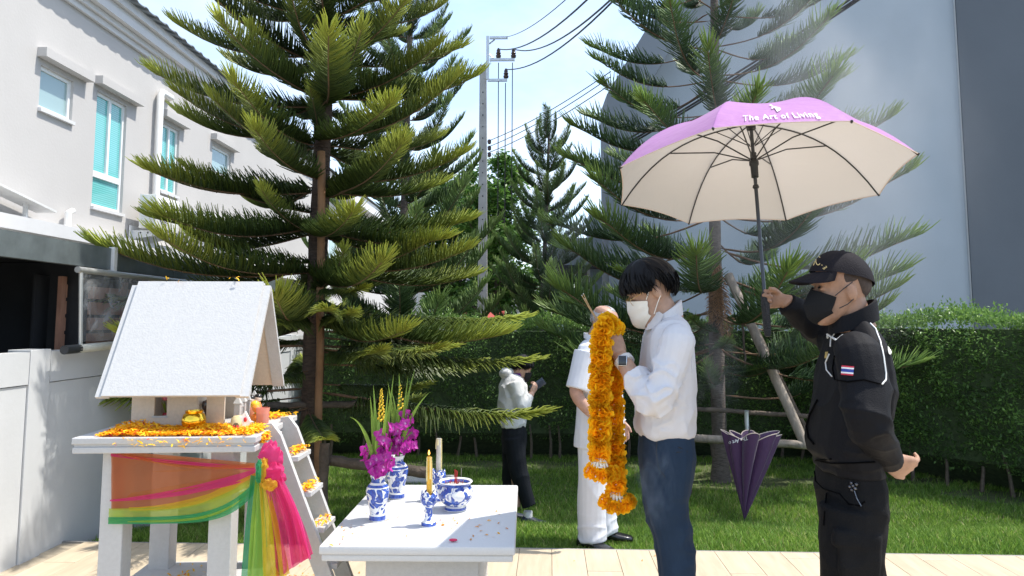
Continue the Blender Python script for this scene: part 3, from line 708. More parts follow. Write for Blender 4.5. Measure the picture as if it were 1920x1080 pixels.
for k in range(26):
    MB().box2((-13.8 + k * .43, 49.93, 2.0), (-13.72 + k * .43, 49.998, 6.1)).build('rib', m_trim, h3, smooth=False, world=True)
MB().box2((-14.3, 49.6, 6.205), (-2.3, 58.3, 6.5)).build('roof', bpy.data.materials['grey_roof_sheet'], h3, smooth=False, world=True)
h4 = thing('far_house', 'pale low house just above the hedge between pole and right building', 'house', (1.2, 42, -.4))
MB().box2((-3.2, 42, -.4), (4.5, 50, 2.9)).build('wall', m_white, h4, smooth=False, world=True)
MB().box2((-3.5, 41.7, 2.903), (4.8, 50.3, 3.15)).build('roof', bpy.data.materials['grey_roof_sheet'], h4, smooth=False, world=True)
for x in (-2.2, -.2, 1.6): MB().box2((x, 41.95, .9), (x + 1.1, 41.998, 2.3)).build('window', m_clear, h4, smooth=False, world=True)
# orange red tarpaulin cover over a parked cart behind the hedge
rt_ = thing('red_awning', 'small red awning showing just above the hedge left of the young pine', 'awning', (-.55, 16, -.4))
m_red = M('red_canvas', (.32, .035, .02), .7, var=.15, vscale=6)
MB().sheet(lambda u, v: (-.9 + .5 * u, 16 - .5 + v, 1.5 + .16 * math.sin(math.pi * v) + .03 * math.sin(u * 9)), 10, 8).build('cover', m_red, rt_, world=True)
for x, y in ((-.93, 15.52), (-.35, 15.52), (-.93, 16.48), (-.35, 16.48)): MB().tube([(x, y, -.4), (x, y, 1.58)], .02, 6).build('post', m_steel, rt_, world=True)
MB().sheet(lambda u, v: (-1.35 + .08 * u, 16 + .02 * math.sin(v * 8), 1.5 + .3 * v), 4, 6).build('side_flag', m_red, rt_, world=True)

# ------------------------------------------------------------------ the grey building on the right
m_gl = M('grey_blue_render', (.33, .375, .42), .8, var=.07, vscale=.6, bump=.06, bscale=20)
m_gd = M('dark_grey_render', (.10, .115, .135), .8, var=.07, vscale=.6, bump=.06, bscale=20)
gb = thing('grey_building', 'modern grey gabled building behind the pine and the open umbrella', 'building', (6, 15, -.4))
a0 = at(1196, 600, 14).x; a1 = at(1825, 600, 14).x
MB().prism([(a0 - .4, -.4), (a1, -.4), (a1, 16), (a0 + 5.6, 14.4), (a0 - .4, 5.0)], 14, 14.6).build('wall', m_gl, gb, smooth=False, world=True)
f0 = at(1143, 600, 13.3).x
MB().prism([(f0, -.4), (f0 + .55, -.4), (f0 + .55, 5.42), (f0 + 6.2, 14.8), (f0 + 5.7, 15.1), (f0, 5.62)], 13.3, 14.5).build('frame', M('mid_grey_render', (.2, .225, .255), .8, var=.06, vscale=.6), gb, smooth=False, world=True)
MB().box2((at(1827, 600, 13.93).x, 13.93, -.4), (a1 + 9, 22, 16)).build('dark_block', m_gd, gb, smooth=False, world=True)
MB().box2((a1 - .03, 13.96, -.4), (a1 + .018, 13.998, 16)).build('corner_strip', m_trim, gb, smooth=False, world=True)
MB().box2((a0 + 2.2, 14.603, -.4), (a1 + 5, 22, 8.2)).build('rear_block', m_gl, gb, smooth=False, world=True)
lo = thing('low_wing', 'small grey wing with flat canopy left of the grey building', 'building', (1.4, 15.2, -.4))
c0, c1 = at(1106, 500, 15.2), at(1142, 402, 15.2)
MB().box2((c0.x, 15.2, -.4), (c1.x + .3, 15.9, c1.z)).build('wall', m_gl, lo, smooth=False, world=True)
d0, d1 = at(1036, 497, 15.0), at(1107, 446, 15.0)
MB().box2((d0.x, 15.0, d0.z), (d1.x + .35, 17.2, d1.z)).build('canopy', m_gl, lo, smooth=False, world=True)
MB().box2((d0.x - .02, 14.97, d0.z - .07), (d1.x + .35, 17.2, d0.z - .002)).build('canopy_edge', m_dark, lo, smooth=False, world=True)

# ------------------------------------------------------------------ power pole and wires
PYD = 18.0
def ap(x, y, Y=PYD): return at(x, y, Y)
m_conc = M('pole_concrete', (.40, .39, .365), .9, var=.12, vscale=6, bump=.2, bscale=30)
m_galv = M('galvanised_steel', (.55, .57, .58), .4, metal=.6, var=.1, vscale=10)
m_ins = M('brown_insulator', (.05, .025, .02), .25)
pb = ap(905, 560); pt = ap(906, 123)
pl = thing('power_pole', 'tall square concrete power pole with steel bracket at its top', 'pole', (pb.x, PYD, -.4))
MB().loft([[(pb.x + sx * .125, PYD + sy * .12, -.4) for sx, sy in ((-1, -1), (1, -1), (1, 1), (-1, 1))], [(pt.x + sx * .085, PYD + sy * .08, pt.z) for sx, sy in ((-1, -1), (1, -1), (1, 1), (-1, 1))]]).build('shaft', m_conc, pl, smooth=False, world=True)
hl = MB()
for k in range(18):
    z_ = 2.2 + k * .29; f_ = (z_ + .4) / (pt.z + .4); hl.box((pb.x + (pt.x - pb.x) * f_, PYD - .125 + .042 * f_ , z_), (.025, .02, .025))
hl.build('bolt_hole', m_dark, pl, smooth=False, world=True)
def bar(a, b, w_=.07): MB().box2((min(a.x, b.x) - w_ / 2, PYD - .12 - w_, min(a.z, b.z) - w_ / 2), (max(a.x, b.x) + w_ / 2, PYD - .12, max(a.z, b.z) + w_ / 2)).build('bracket_bar', m_galv, pl, smooth=False, world=True)
bar(ap(915, 150), ap(915, 75)); bar(ap(921, 75), ap(950, 75), .06); bar(ap(921, 116), ap(963, 116), .06); bar(ap(917, 154), ap(949, 154), .06)
MB().tube([ap(918, 86) + Vector((0, -.13, 0)), ap(928, 78) + Vector((0, -.13, 0))], .02, 5).build('brace', m_galv, pl, world=True)
MB().tube([ap(918, 106) + Vector((0, -.13, 0)), ap(926, 114) + Vector((0, -.13, 0))], .02, 5).build('brace', m_galv, pl, world=True)
IN = []
for x, y in ((935, 108), (963, 108), (949, 146)):
    q = ap(x, y); q.y -= .14; i_ = MB().lathe([(.02, -.06), (.06, -.05), (.07, 0), (.045, .02), (.065, .06), (.045, .09), (.05, .13), (.02, .19)], c=q, seg=12); i_.build('insulator', m_ins, pl, world=True); IN.append(q + Vector((0, 0, .17)))
m_wire = M('black_wire', (.02, .02, .022), .6)
def wire(label, a, b, sag, r=.014, n=16):
    pts = [a.lerp(b, k / n) - Vector((0, 0, sag * 4 * (k / n) * (1 - k / n))) for k in range(n + 1)]
    t = MB().tube(pts, r, 5).build('power_wire', m_wire); tag(t, label, 'wire', 'overhead wires')
wire('overhead wire from the left upper insulator of the pole', IN[0], at(1200, -105, 7.2), .35)
wire('overhead wire from the right upper insulator of the pole', IN[1], at(1215, -70, 7.4), .35)
wire('overhead wire from the lower insulator of the pole', IN[2], at(1230, -85, 7.6), .35)
wire('thin overhead wire from the top bar of the pole', ap(950, 73) + Vector((0, -.13, 0)), at(1180, -120, 7.0), .2, .008)
for i, (x, y0, y1) in enumerate(((935, 120, 275), (948, 158, 300), (961, 120, 290))):
    wire(['left', 'middle', 'right'][i] + ' of the three thin wires hanging down beside the pole', ap(x, y0) + Vector((0, -.1, 0)), ap(x - 2, y1 + 130) + Vector((0, .1, 0)), 0, .012)
for i, (ya, yb) in enumerate(((265, 136), (276, 146), (287, 160))):
    wire(['upper', 'middle', 'lower'][i] + ' wire of the low bundle crossing behind the young pine', ap(914, ya), at(1145, yb - 2, 12.6), .1, .009)
for i, d_ in enumerate((0, 7, 12)):
    wire(['upper', 'middle', 'lower'][i] + ' thick cable crossing in front of the grey building', at(1165, 268 + d_, 12.4), at(1640, -32 + d_, 10.5), .05, .018)
for i in range(3):
    q = ap(918, 268 + 12 * i); MB().lathe([(.02, -.06), (.045, -.04), (.045, .04), (.02, .06)], c=q + Vector((0, -.12, 0)), seg=10).build('insulator', m_ins, pl, world=True)

# ------------------------------------------------------------------ the shrine
m_terr = M('white_terrazzo', (.80, .785, .755), .55, var=.0, vscale=60, bump=.05, bscale=80, col2=(.66, .645, .62), detail=2)
m_terr = M('white_terrazzo', (.475, .47, .46), .6, vscale=55, bump=.12, bscale=120, var=.05, detail=6)
SH = Vector((-1.461, 3.32, 0)); SR = R(3.9)
st = thing('shrine_table', 'white stone table with four square legs that carries the spirit house', 'table', SH, SR)
ST = 1.009
def mould(mb, hx, hy, zt, th, n=3):
    """slab edge with stepped grooves"""
    mb.box((0, 0, zt - th * .21), (2 * hx, 2 * hy, th * .42), bev=.004)
    mb.box((0, 0, zt - th * .5), (2 * hx - .018, 2 * hy - .018, th * .18))
    mb.box((0, 0, zt - th * .8), (2 * hx - .006, 2 * hy - .006, th * .4), bev=.004)
tp = MB(); mould(tp, .36, .345, ST, .062); tp.build('table_top', m_terr, st, smooth=False)
for lx in (-.225, .205):
    for ly in (-.225, .255):
        MB().box((lx, ly, .474), (.092, .092, .946), bev=.004).build('leg', m_terr, st, smooth=False)
MB().box((-.01, .015, .298), (.60, .62, .055), bev=.004).build('shelf', m_terr, st, smooth=False)
MB().box((-.01, .015, .05), (.66, .68, .1), bev=.005).build('plinth', m_terr, st, smooth=False)
# the little house
sh = thing('spirit_house', 'white miniature spirit house with a steep plain gable roof', 'shrine', SH + Vector((0, 0, ST + .001)), SR)
m_cream = M('cream_stone', (.62, .53, .43), .7, vscale=100, var=.06, bump=.05, bscale=90, detail=3)
WZ = .26
wl = MB()
y0, y1 = -.115, .165; x0, x1 = -.235, .155
t_ = .014
# front wall with a window, then the porch opening and the end pier
wl.box2((x0, y0, 0), (x0 + .095, y0 + t_, WZ)); wl.box2((x0 + .148, y0, 0), (x0 + .275, y0 + t_, WZ)); wl.box2((x0 + .095, y0, 0), (x0 + .148, y0 + t_, .055)); wl.box2((x0 + .095, y0, .155), (x0 + .148, y0 + t_, WZ))
wl.box2((x1 - .075, y0, 0), (x1, y0 + t_, WZ)); wl.box2((x0 + .275, y0, .2), (x1 - .075, y0 + t_, WZ))
wl.box2((x0, y1 - t_, 0), (x1, y1, WZ)); wl.box2((x0, y0 + t_, 0), (x0 + t_, y1 - t_, WZ)); wl.box2((x0 + .26, y0 + t_, .02), (x0 + .275, y1 - .13, WZ))
wl.build('wall', m_cream, sh, smooth=False)
for yy in (y0 - .002, ): MB().box2((x0 + .088, yy - .004, .048), (x0 + .155, yy - .0005, .055)).build('window_sill', m_terr, sh, smooth=False)
MB().box2((x0 - .01, y0 - .02, .001), (x1 + .1, y1 + .02, .012)).build('floor_slab', m_terr, sh, smooth=False)
MB().box2((x1 + .02, y1 - .03, .013), (x1 + .035, y1 - .012, .36)).build('pillar', m_terr, sh, smooth=False)
# gable triangles and the roof
for gx in (x0, x1 - t_):
    MB().prism([(y0, WZ + .001), (y1, WZ + .001), ((y0 + y1) / 2, WZ + .25)], gx, gx + t_, 'x').build('gable', m_cream, sh, smooth=False)
RZ, EZ, RY = .632, .15, .02
def slope(sgn, xa, xb, off, th, cut=0):
    a = Vector((0, sgn * .292, EZ - RZ)); L = a.length; u = a / L; n = Vector((0, sgn * -u.z, abs(u.y))) ; n = Vector((0, sgn * abs(u.z), abs(u.y)))
    o = Vector((0, RY, RZ)) + n * off
    p0 = o + u * cut; p1 = o + u * (L + (.0 if off == 0 else -.002))
    q = MB(); q.loft([[(xx, p.y, p.z) for p in (p0, p1, p1 + n * th, p0 + n * th)] for xx in (xa, xb)])
    return q
slope(-1, -.285, .27, 0, .014, 0).build('roof_panel', m_terr, sh, smooth=False)
slope(1, -.285, .27, 0, .014, .008).build('roof_panel', m_terr, sh, smooth=False)
for xa, xb in ((-.315, -.262), (.248, .302)):
    slope(-1, xa, xb, -.016, .0155, .012).build('barge_board', m_terr, sh, smooth=False)
    slope(1, xa, xb, -.016, .0155, .02).build('barge_board', m_terr, sh, smooth=False)
slope(1, -.262, .248, -.006, .0055, .02).build('soffit', m_cream, sh, smooth=False)
# porch railing with pyramid caps
rl = MB()
for yy in (y0 + .005, y0 + .075, y0 + .15, y0 + .245):
    rl.box2((x1 + .04, yy, .0125), (x1 + .064, yy + .024, .105)); c = Vector((x1 + .052, yy + .012, .105))
    rl.loft([[(c.x - .016, c.y - .016, .1052), (c.x + .016, c.y - .016, .1052), (c.x + .016, c.y + .016, .1052), (c.x - .016, c.y + .016, .1052)], [(c.x - .001, c.y - .001, .138), (c.x + .001, c.y - .001, .138), (c.x + .001, c.y + .001, .138), (c.x - .001, c.y + .001, .138)]])
for yy, yb in ((y0 + .029, y0 + .075), (y0 + .174, y0 + .245)):
    rl.box2((x1 + .045, yy, .085), (x1 + .06, yb, .1)); rl.box2((x1 + .045, yy, .013), (x1 + .06, yb, .03))
    for k in range(3): rl.box2((x1 + .047, yy + (yb - yy) * (k + .5) / 3 - .004, .03), (x1 + .058, yy + (yb - yy) * (k + .5) / 3 + .004, .085))
rl.build('railing', m_terr, sh, smooth=False)
# ladder
ld = thing('ladder', 'white stone ladder with flower petals leaning against the shrine table', 'ladder', (-.85, 3.34, 0))
ltop = Vector((-1.085, 0, 1.035)); lbot = Vector((-.67, 0, .0)); dv = (lbot - ltop).normalized(); nv = Vector((-dv.z, 0, dv.x))
for yy in (3.21, 3.435):
    q = MB(); w_ = .026
    A = [ltop + Vector((-.0, 0, 0)), ltop + dv * .06 + nv * .03, lbot + nv * .026 , lbot - nv * .026, ltop + dv * .1 - nv * .034]
    A = [Vector((-1.12, 0, 1.03)), Vector((-1.085, 0, 1.035)), Vector((-1.045, 0, .985)), Vector((-.645, 0, .0)), Vector((-.715, 0, .0)), Vector((-1.12, 0, .985))]
    q.loft([[(p.x, yy - .015, p.z) for p in A], [(p.x, yy + .015, p.z) for p in A]]); q.build('stringer', m_terr, ld, smooth=False, world=True)
RUNG = []
for k in range(6):
    z_ = .88 - k * .148; x_ = -1.04 + (.985 - z_) * .4 - .0
    MB().box((x_ - .015, 3.3225, z_), (.075, .191, .022), bev=.003).build('rung', m_terr, ld, smooth=False, world=True); RUNG.append((x_, z_ + .012))

# ------------------------------------------------------------------ sheer sashes tied round the shrine
S_pink = sheermat('sheer_pink', (.85, .06, .30), .5); S_orange = sheermat('sheer_orange', (.78, .30, .08), .36); S_lime = sheermat('sheer_lime', (.55, .72, .08), .42)
S_green = sheermat('sheer_green', (.03, .42, .17), .55); S_yel = sheermat('sheer_yellow', (.85, .60, .03), .5); S_coral = sheermat('sheer_coral', (.66, .28, .13), .42)
def pxp(x, y, Y): return at(x, y, Y)
KN = at(484, 882, 3.02)
def band(name, label, mats, left, right, Y0, Y1, wr=.008, seed=0, pw=(1, 1), nv=14, nu=40, fold=3, group='sheer sashes on the shrine'):
    """cloth between two edge curves given as picture points; left edge is wide, right edge gathers to the knot"""
    def fn(u, v):
        a = left(v); b = right(v); x = a[0] + (b[0] - a[0]) * u; y = a[1] + (b[1] - a[1]) * u ** (pw[0] + (pw[1] - pw[0]) * v)
        y += (a[2] if len(a) > 2 else 0) * math.sin(math.pi * u)
        Y = Y0 + (Y1 - Y0) * u
        p = at(x, y, Y); p.y -= wr * (.2 + .8 * math.sin(math.pi * min(1, u * 1.05))) * (math.sin(v * 6.28 * fold + seed + u * 2) + .5 * math.sin(v * 17 + u * 5 + seed)) * .6 + .004 * seed
        return p
    me = MB().sheet(fn, nu, nv)
    return me
sa = thing('sheer_sash', 'sheer pink and orange sash tied across the front of the shrine table', 'sash', (KN.x, KN.y, KN.z), group='sheer sashes on the shrine')
YL, YR = 3.03, 3.02
band('', '', 0, lambda v: (210, 844 + 112 * v), lambda v: (478, 868 + 26 * v), YL, YR, seed=0, pw=(1, 3.2)).build('orange_layer', S_orange, sa, world=True)
band('', '', 0, lambda v: (209.5, 846 + 108 * v, -4), lambda v: (478, 872 + 18 * v), YL, YR, seed=1, fold=2, pw=(1, 2.4)).build('coral_layer', S_coral, sa, world=True)
band('', '', 0, lambda v: (209, 850 + 5 * v, 2), lambda v: (479, 874 + 7 * v), YL, YR, wr=.004, seed=1.6, nv=5, fold=1).build('pink_fold', S_pink, sa, world=True)
band('', '', 0, lambda v: (208, 936 + 3 * v, 5), lambda v: (482, 878 + 22 * v), YL, YR, wr=.005, seed=2, nv=6, fold=1, pw=(1.1, 1.25)).build('pink_fold', S_pink, sa, world=True)
band('', '', 0, lambda v: (244, 950 + 8 * v, 0), lambda v: (483, 884 + 18 * v), YL, YR, wr=.005, seed=2.5, nv=6, fold=1, pw=(1.8, 2.6)).build('orange_fold', S_yel, sa, world=True)
band('', '', 0, lambda v: (215, 842 + 6 * v, 14), lambda v: (478, 868 + 8 * v), YL, YR, wr=.005, seed=2.2, nv=6, fold=1).build('yellow_fold', S_orange, sa, world=True)
sg = thing('sheer_sash', 'sheer green and lime sash tied below the orange one', 'sash', (KN.x, KN.y - .01, KN.z), group='sheer sashes on the shrine')
band('', '', 0, lambda v: (207, 952 + 28 * v, 0), lambda v: (486, 886 + 20 * v), YL, YR, seed=3, nv=10, fold=2, pw=(3, 5.5)).build('lime_layer', S_lime, sg, world=True)
band('', '', 0, lambda v: (206.5, 968 + 13 * v, 0), lambda v: (488, 892 + 20 * v), YL, YR, wr=.006, seed=3.6, nv=8, fold=2, pw=(4.5, 6)).build('green_hem', S_green, sg, world=True)
def tail(top, bot, Y0, Y1, amp=.012, fold=3, seed=0, nu=22, nv=30, curve=0):
    def fn(u, v):
        a = top(u); b = bot(u); e = v ** .9
        x = a[0] + (b[0] - a[0]) * e + curve * math.sin(math.pi * v); y = a[1] + (b[1] - a[1]) * v
        Y = Y0 + (Y1 - Y0) * v; p = at(x, y, Y); k = (.25 + .75 * v)
        p.y -= amp * k * (math.sin(u * 6.28 * fold + seed + 1.5 * v) + .4 * math.sin(u * 31 + seed * 3 + v * 4)); return p
    return MB().sheet(fn, nu, nv)
tail(lambda u: (470 + 22 * u, 890 + 8 * u), lambda u: (452 + 50 * u, 1105), 3.0, 3.02, seed=0).build('green_tail', S_green, sg, world=True)
tail(lambda u: (480 + 16 * u, 890 + 6 * u), lambda u: (462 + 75 * u, 1098), 2.985, 2.99, seed=2).build('yellow_tail', S_lime, sg, world=True)
tail(lambda u: (484 + 14 * u, 892 + 6 * u), lambda u: (494 + 50 * u, 1085 - 8 * u), 2.98, 2.97, seed=5).build('gold_tail', S_yel, sa, world=True)
tail(lambda u: (492 + 22 * u, 890 - 6 * u), lambda u: (520 + 66 * u, 1084 - 44 * u), 2.975, 2.985, amp=.016, fold=3.5, seed=1, curve=5).build('pink_tail', S_pink, sa, world=True)
tail(lambda u: (498 + 22 * u, 885 - 4 * u), lambda u: (545 + 40 * u, 1060 - 14 * u), 2.965, 2.975, amp=.014, fold=2.5, seed=4, curve=8).build('pink_tail', S_pink, sa, world=True)
# bow puffs at the knot
def puff(c, r, mat, nm, seed, squash=(1, .6, 1)):
    q = MB(); q.ball(c, 1, 26, 18)
    c = Vector(c); vs = []
    for p in q.v:
        d = (Vector(p) - c).normalized(); k = r * (1 + .28 * noise.noise(d * 2.2 + Vector((seed, 0, 0))) + .22 * noise.noise(d * 5 + Vector((seed, 3, 0))))
        vs.append(tuple(c + Vector((d.x * squash[0], d.y * squash[1], d.z * squash[2])) * k))
    q.v = vs; return q.build(nm, mat, sa if nm != 'green_knot' else sg, world=True)
puff(at(508, 862, 3.0), .062, S_pink, 'pink_bow', 1, (.75, .45, 1.1))
puff(at(512, 890, 2.98), .055, S_pink, 'pink_bow', 5, (.85, .45, .8))
puff(at(494, 884, 2.97), .045, S_yel, 'yellow_bow', 3, (.45, .5, 1.1))
puff(at(505, 908, 2.96), .03, S_yel, 'yellow_bow', 7, (1, .5, .8))
puff(at(486, 884, 2.955), .035, S_green, 'green_knot', 4, (.35, .5, 1.3))

# ------------------------------------------------------------------ petals
def petals_mesh(name, pts, seed, size=(.012, .028), flat=.35, cols=None):
    """shreds of petals: pts (n,3) of their middles"""
    rg = np.random.default_rng(seed); P = np.asarray(pts, float); n = len(P)
    a = rg.uniform(0, 6.28, n); el = rg.normal(0, flat, n); d = np.stack([np.cos(a) * np.cos(el), np.sin(a) * np.cos(el), np.sin(el)], 1)
    s = np.cross(d, rg.normal(0, .35, (n, 3)) + np.array([0, 0, 1.])); s /= np.linalg.norm(s, axis=1, keepdims=True)
    u = np.cross(s, d); L = rg.uniform(*size, n)[:, None]; wv = L * rg.uniform(.22, .45, n)[:, None]
    V = np.stack([P - d * L / 2 - s * wv * .25, P - d * L / 2 + s * wv * .25, P + s * wv / 2 + u * L * .12, P - s * wv / 2 + u * L * .12, P + d * L / 2 + s * wv * .3, P + d * L / 2 - s * wv * .3], 1).reshape(-1, 3)
    i = np.arange(n)[:, None] * 6; F = np.concatenate([i + [0, 1, 2, 3], i + [3, 2, 4, 5]])
    return fast_mesh(name, V, F, {'age': np.repeat(rg.random(n), 6)})
m_petal = leafmat('marigold_petals', 0, 0, trans=.3, rough=.6, stops=[(0, (.85, .36, .008)), (.45, (.9, .50, .012)), (.9, (.92, .60, .03)), (.955, (.60, .03, .02)), (1, (.55, .01, .04))])
m_petal2 = leafmat('loose_petals', 0, 0, trans=.25, rough=.6, stops=[(0, (.75, .26, .01)), (.7, (.9, .45, .03)), (.9, (.6, .25, .04)), (1, (.5, .01, .05))])
rg = np.random.default_rng(12)
def heap(n, fx, fy, fz):
    return np.stack([fx(n), fy(n), fz(n)], 1)
Rz = Matrix.Rotation(SR, 4, 'Z')
def shrine_pts(L):  # shrine-local to world
    return np.array([tuple(SH + (Rz @ Vector(p))) for p in L])
L = []
for i in range(3600):
    x = rg.uniform(-.275, .33); y = -.345 + abs(rg.normal(.0, .11)) + .02
    if y > -.115 and -.24 < x < .16: y = rg.uniform(-.33, -.13)
    if y > .3: continue
    env = .035 * math.exp(-((x + .17) / .09) ** 2) + .018 * math.exp(-((x - .12) / .12) ** 2) + .012
    env *= max(0, 1 - abs(y + .2) / .17); hz = env * rg.random() * (1 if x > -.26 else .3)
    if x > .22 and y < -.31 and rg.random() < .6: continue
    if abs(x) > .26 and rg.random() < .45: continue
    L.append((x, y, ST + .006 + hz))
for i in range(60): L.append((rg.uniform(-.2, .33), -.352 - rg.uniform(0, .004), ST - rg.uniform(.0, .035)))
for i in range(330): L.append((rg.normal(.305, .022), rg.normal(-.20, .06), ST + .005 + rg.random() * .02))
for i in range(90): L.append((.362 + rg.random() * .006, rg.normal(-.22, .03), ST - rg.uniform(0, .04)))
for i in range(260): L.append((rg.normal(.27, .04), rg.normal(.24, .035), ST + .005 + rg.random() * .016))
o = tag(link('petals', petals_mesh('petals', shrine_pts(L), 3), m_petal), 'heap of orange marigold petals strewn round the spirit house', 'petals', kind='stuff')
L = []
for k, (x_, z_) in enumerate(RUNG):
    n_ = (150, 130, 40, 60, 190, 60)[k]
    for i in range(n_): L.append((x_ - .01 + rg.normal(0, .016), 3.32 + np.clip(rg.normal((.02, -.03, 0, .02, .03, 0)[k], .05), -.09, .09), z_ + .004 + rg.random() * (.02 if n_ > 100 else .006)))
tag(link('petals', petals_mesh('petals', L, 4), m_petal), 'orange marigold petals lying on the ladder rungs', 'petals', kind='stuff')
L = [(rg.uniform(-1.65, -.55), rg.uniform(3.3, 4.6), .004) for _ in range(46)] + [(rg.normal(-1.32, .07), rg.normal(4.32, .05), .004 + rg.random() * .012) for _ in range(260)] + [(rg.uniform(0, 1), rg.uniform(3.9, 4.9), .004) for _ in range(12)]
tag(link('petals', petals_mesh('petals', L, 5, flat=.15), m_petal2), 'orange marigold petals scattered on the wood-look deck', 'petals', kind='stuff')
L = shrine_pts([(rg.normal(-.08, .05), rg.normal(.02, .1), .331 + rg.random() * .01) for _ in range(60)] + [(rg.normal(.06, .02), rg.normal(.25, .02), .331 + rg.random() * .012) for _ in range(25)])
tag(link('petals', petals_mesh('petals', L, 6), m_petal), 'few petals lying on the lower shelf of the shrine table', 'petals', kind='stuff')
L = shrine_pts([(-.16, -.0, ST + .655), (-.155, .01, ST + .655), (-.1, -.01, ST + .64), (.12, .005, ST + .655), (.15, .0, ST + .655), (.155, .01, ST + .66), (.16, -.01, ST + .65)])
tag(link('petals', petals_mesh('petals', L, 7, flat=.9), m_petal), 'yellow petals caught on the ridge of the shrine roof', 'petals', kind='stuff')

# ------------------------------------------------------------------ small offerings on the shrine
def on_shrine(x, y, z=ST): return SH + (Rz @ Vector((x, y, z)))
m_gold = M('polished_gold', (.95, .62, .06), .14, metal=1, bump=.25, bscale=22)
gp = on_shrine(.06, -.2); gp.z += .008
g_ = thing('gold_pot', 'shiny gold pot set in the marigold petals', 'pot', gp, SR)
MB().lathe([(.022, 0), (.036, .006), (.047, .026), (.049, .045), (.042, .064), (.034, .07), (.037, .08), (.034, .08), (.031, .071), (.038, .06), (.03, .02), (.002, .012)], cap=False, seg=36).build('body', m_gold, g_)
MB().tube([(.0475 * math.cos(a / 5), .0475 * math.sin(a / 5), .04 + .002 * math.sin(a)) for a in range(32)], .0018, 5).build('band', M('dark_gold', (.25, .14, .02), .3, metal=1), g_)
m_ceram = {}
def cer(name, c, rough=.25): return m_ceram.setdefault(name, M('glazed_' + name, c, rough, var=.15, vscale=40, coat=.4))
fh = thing('toy_house', 'small round glazed ceramic house with dark arch door on the shrine', 'figurine', on_shrine(.235, -.17, ST + .006), SR)
MB().lathe([(.03, 0), (.034, .02), (.03, .045), (.022, .055), (.002, .058)], seg=20).build('body', cer('yellow', (.75, .62, .34)), fh)
MB().prism([(-.012, 0), (.012, 0), (.012, .022), (.006, .03), (-.006, .03), (-.012, .022)], -.0355, -.03).build('door', cer('olive', (.16, .15, .09)), fh)
MB().lathe([(.044, 0), (.044, .004), (.03, .005)], seg=24).build('base', cer('blue', (.25, .45, .68)), fh)
MB().loft([[(.0, -.03, .03), (.04, -.02, .0), (.055, -.018, .03), (.03, -.02, .075)], [(.0, .0, .03), (.04, .0, .0), (.055, .0, .03), (.03, .0, .075)]]).build('white_wing', cer('white', (.85, .83, .8)), fh, smooth=False)
MB().ball((.034, -.024, .042), (.007, .003, .01), 8, 6).build('red_spot', cer('red', (.6, .02, .03)), fh)
pg_ = thing('drinking_glass', 'small pink painted drinking glass at the front corner of the shrine', 'glass', on_shrine(.31, -.08, ST + .001), SR)
MB().lathe([(.024, 0), (.029, .084), (.0265, .084), (.022, .004)], seg=24).build('tumbler', glassmat('pink_glass', (.85, .40, .30), .06, .55), pg_)
MB().lathe([(.0215, .005), (.025, .06)], seg=20).build('drink', M('pink_drink', (.62, .20, .14), .3, var=.3, vscale=50), pg_)
for i, (x, y, c1, lb) in enumerate(((.215, .06, (.5, .16, .07), 'brown figurine of a seated doll inside the shrine porch'), (.23, .12, (.62, .22, .05), 'orange figurine of a doll by the porch pillar'))):
    f_ = thing('figurine', lb, 'figurine', on_shrine(x, y, ST + .013), SR)
    MB().lathe([(.022, 0), (.026, .02), (.018, .06), (.012, .075), (.002, .078)], seg=16).build('dress', cer('d%d' % i, c1, .5), f_)
    hd = MB().ball((0, 0, .092), .017, 12, 8).build('head', cer('face', (.8, .62, .48)), f_)
    MB().ball((.001, .002, .1), (.0185, .0185, .014), 12, 8).build('hair', cer('black', (.02, .02, .02)), hd)
mp = thing('microphone_ornament', 'dark round headed ornament standing in the shrine doorway', 'ornament', on_shrine(.065, -.07, ST + .013), SR)
MB().lathe([(.02, 0), (.02, .006), (.008, .01), (.008, .05), (.018, .066), (.021, .085), (.017, .1), (.002, .106)], seg=16).build('body', cer('black2', (.04, .03, .035)), mp)
wf = thing('flower_bunch', 'pink and green artificial flowers inside the shrine window', 'flowers', on_shrine(-.115, -.05, ST + .013), SR)
MB().lathe([(.014, 0), (.02, .03), (.012, .05)], seg=14).build('pot', cer('crimson', (.55, .04, .05)), wf)
for i in range(7):
    a = i * .9; MB().ball((.013 * math.cos(a), .013 * math.sin(a), .12 + .012 * math.sin(i * 2)), .012, 8, 6).build('blossom', cer('rose', (.8, .22, .30), .6), wf)
for i in range(6):
    a = i * 1.05 + .3; MB().tube([(0, 0, .04), (.012 * math.cos(a), .012 * math.sin(a), .08), (.022 * math.cos(a), .022 * math.sin(a), .1)], [.004, .007, .001], 4, flat=.3).build('leaf', cer('leafgreen', (.35, .5, .05), .6), wf)
mg = thing('marigold_bunch', 'orange and red flower bunch against the shrine pillar', 'flowers', on_shrine(.265, -.03, ST + .001), SR)
for i, (dx, dy, dz, c1) in enumerate(((0, 0, .035, 'o'), (.012, .01, .065, 'r'), (-.008, .012, .09, 'y'), (.004, -.004, .075, 'o'), (.012, .004, .04, 'o'))):
    MB().ball((dx, dy, dz), (.02, .02, .018), 12, 8).build('blossom', cer('bl' + c1, {'o': (.85, .25, .02), 'r': (.7, .03, .03), 'y': (.9, .5, .02)}[c1], .7), mg)
MB().tube([(0, 0, 0), (0, 0, .08)], .006, 6).build('stalk', cer('leafgreen', (.35, .5, .05), .6), mg)

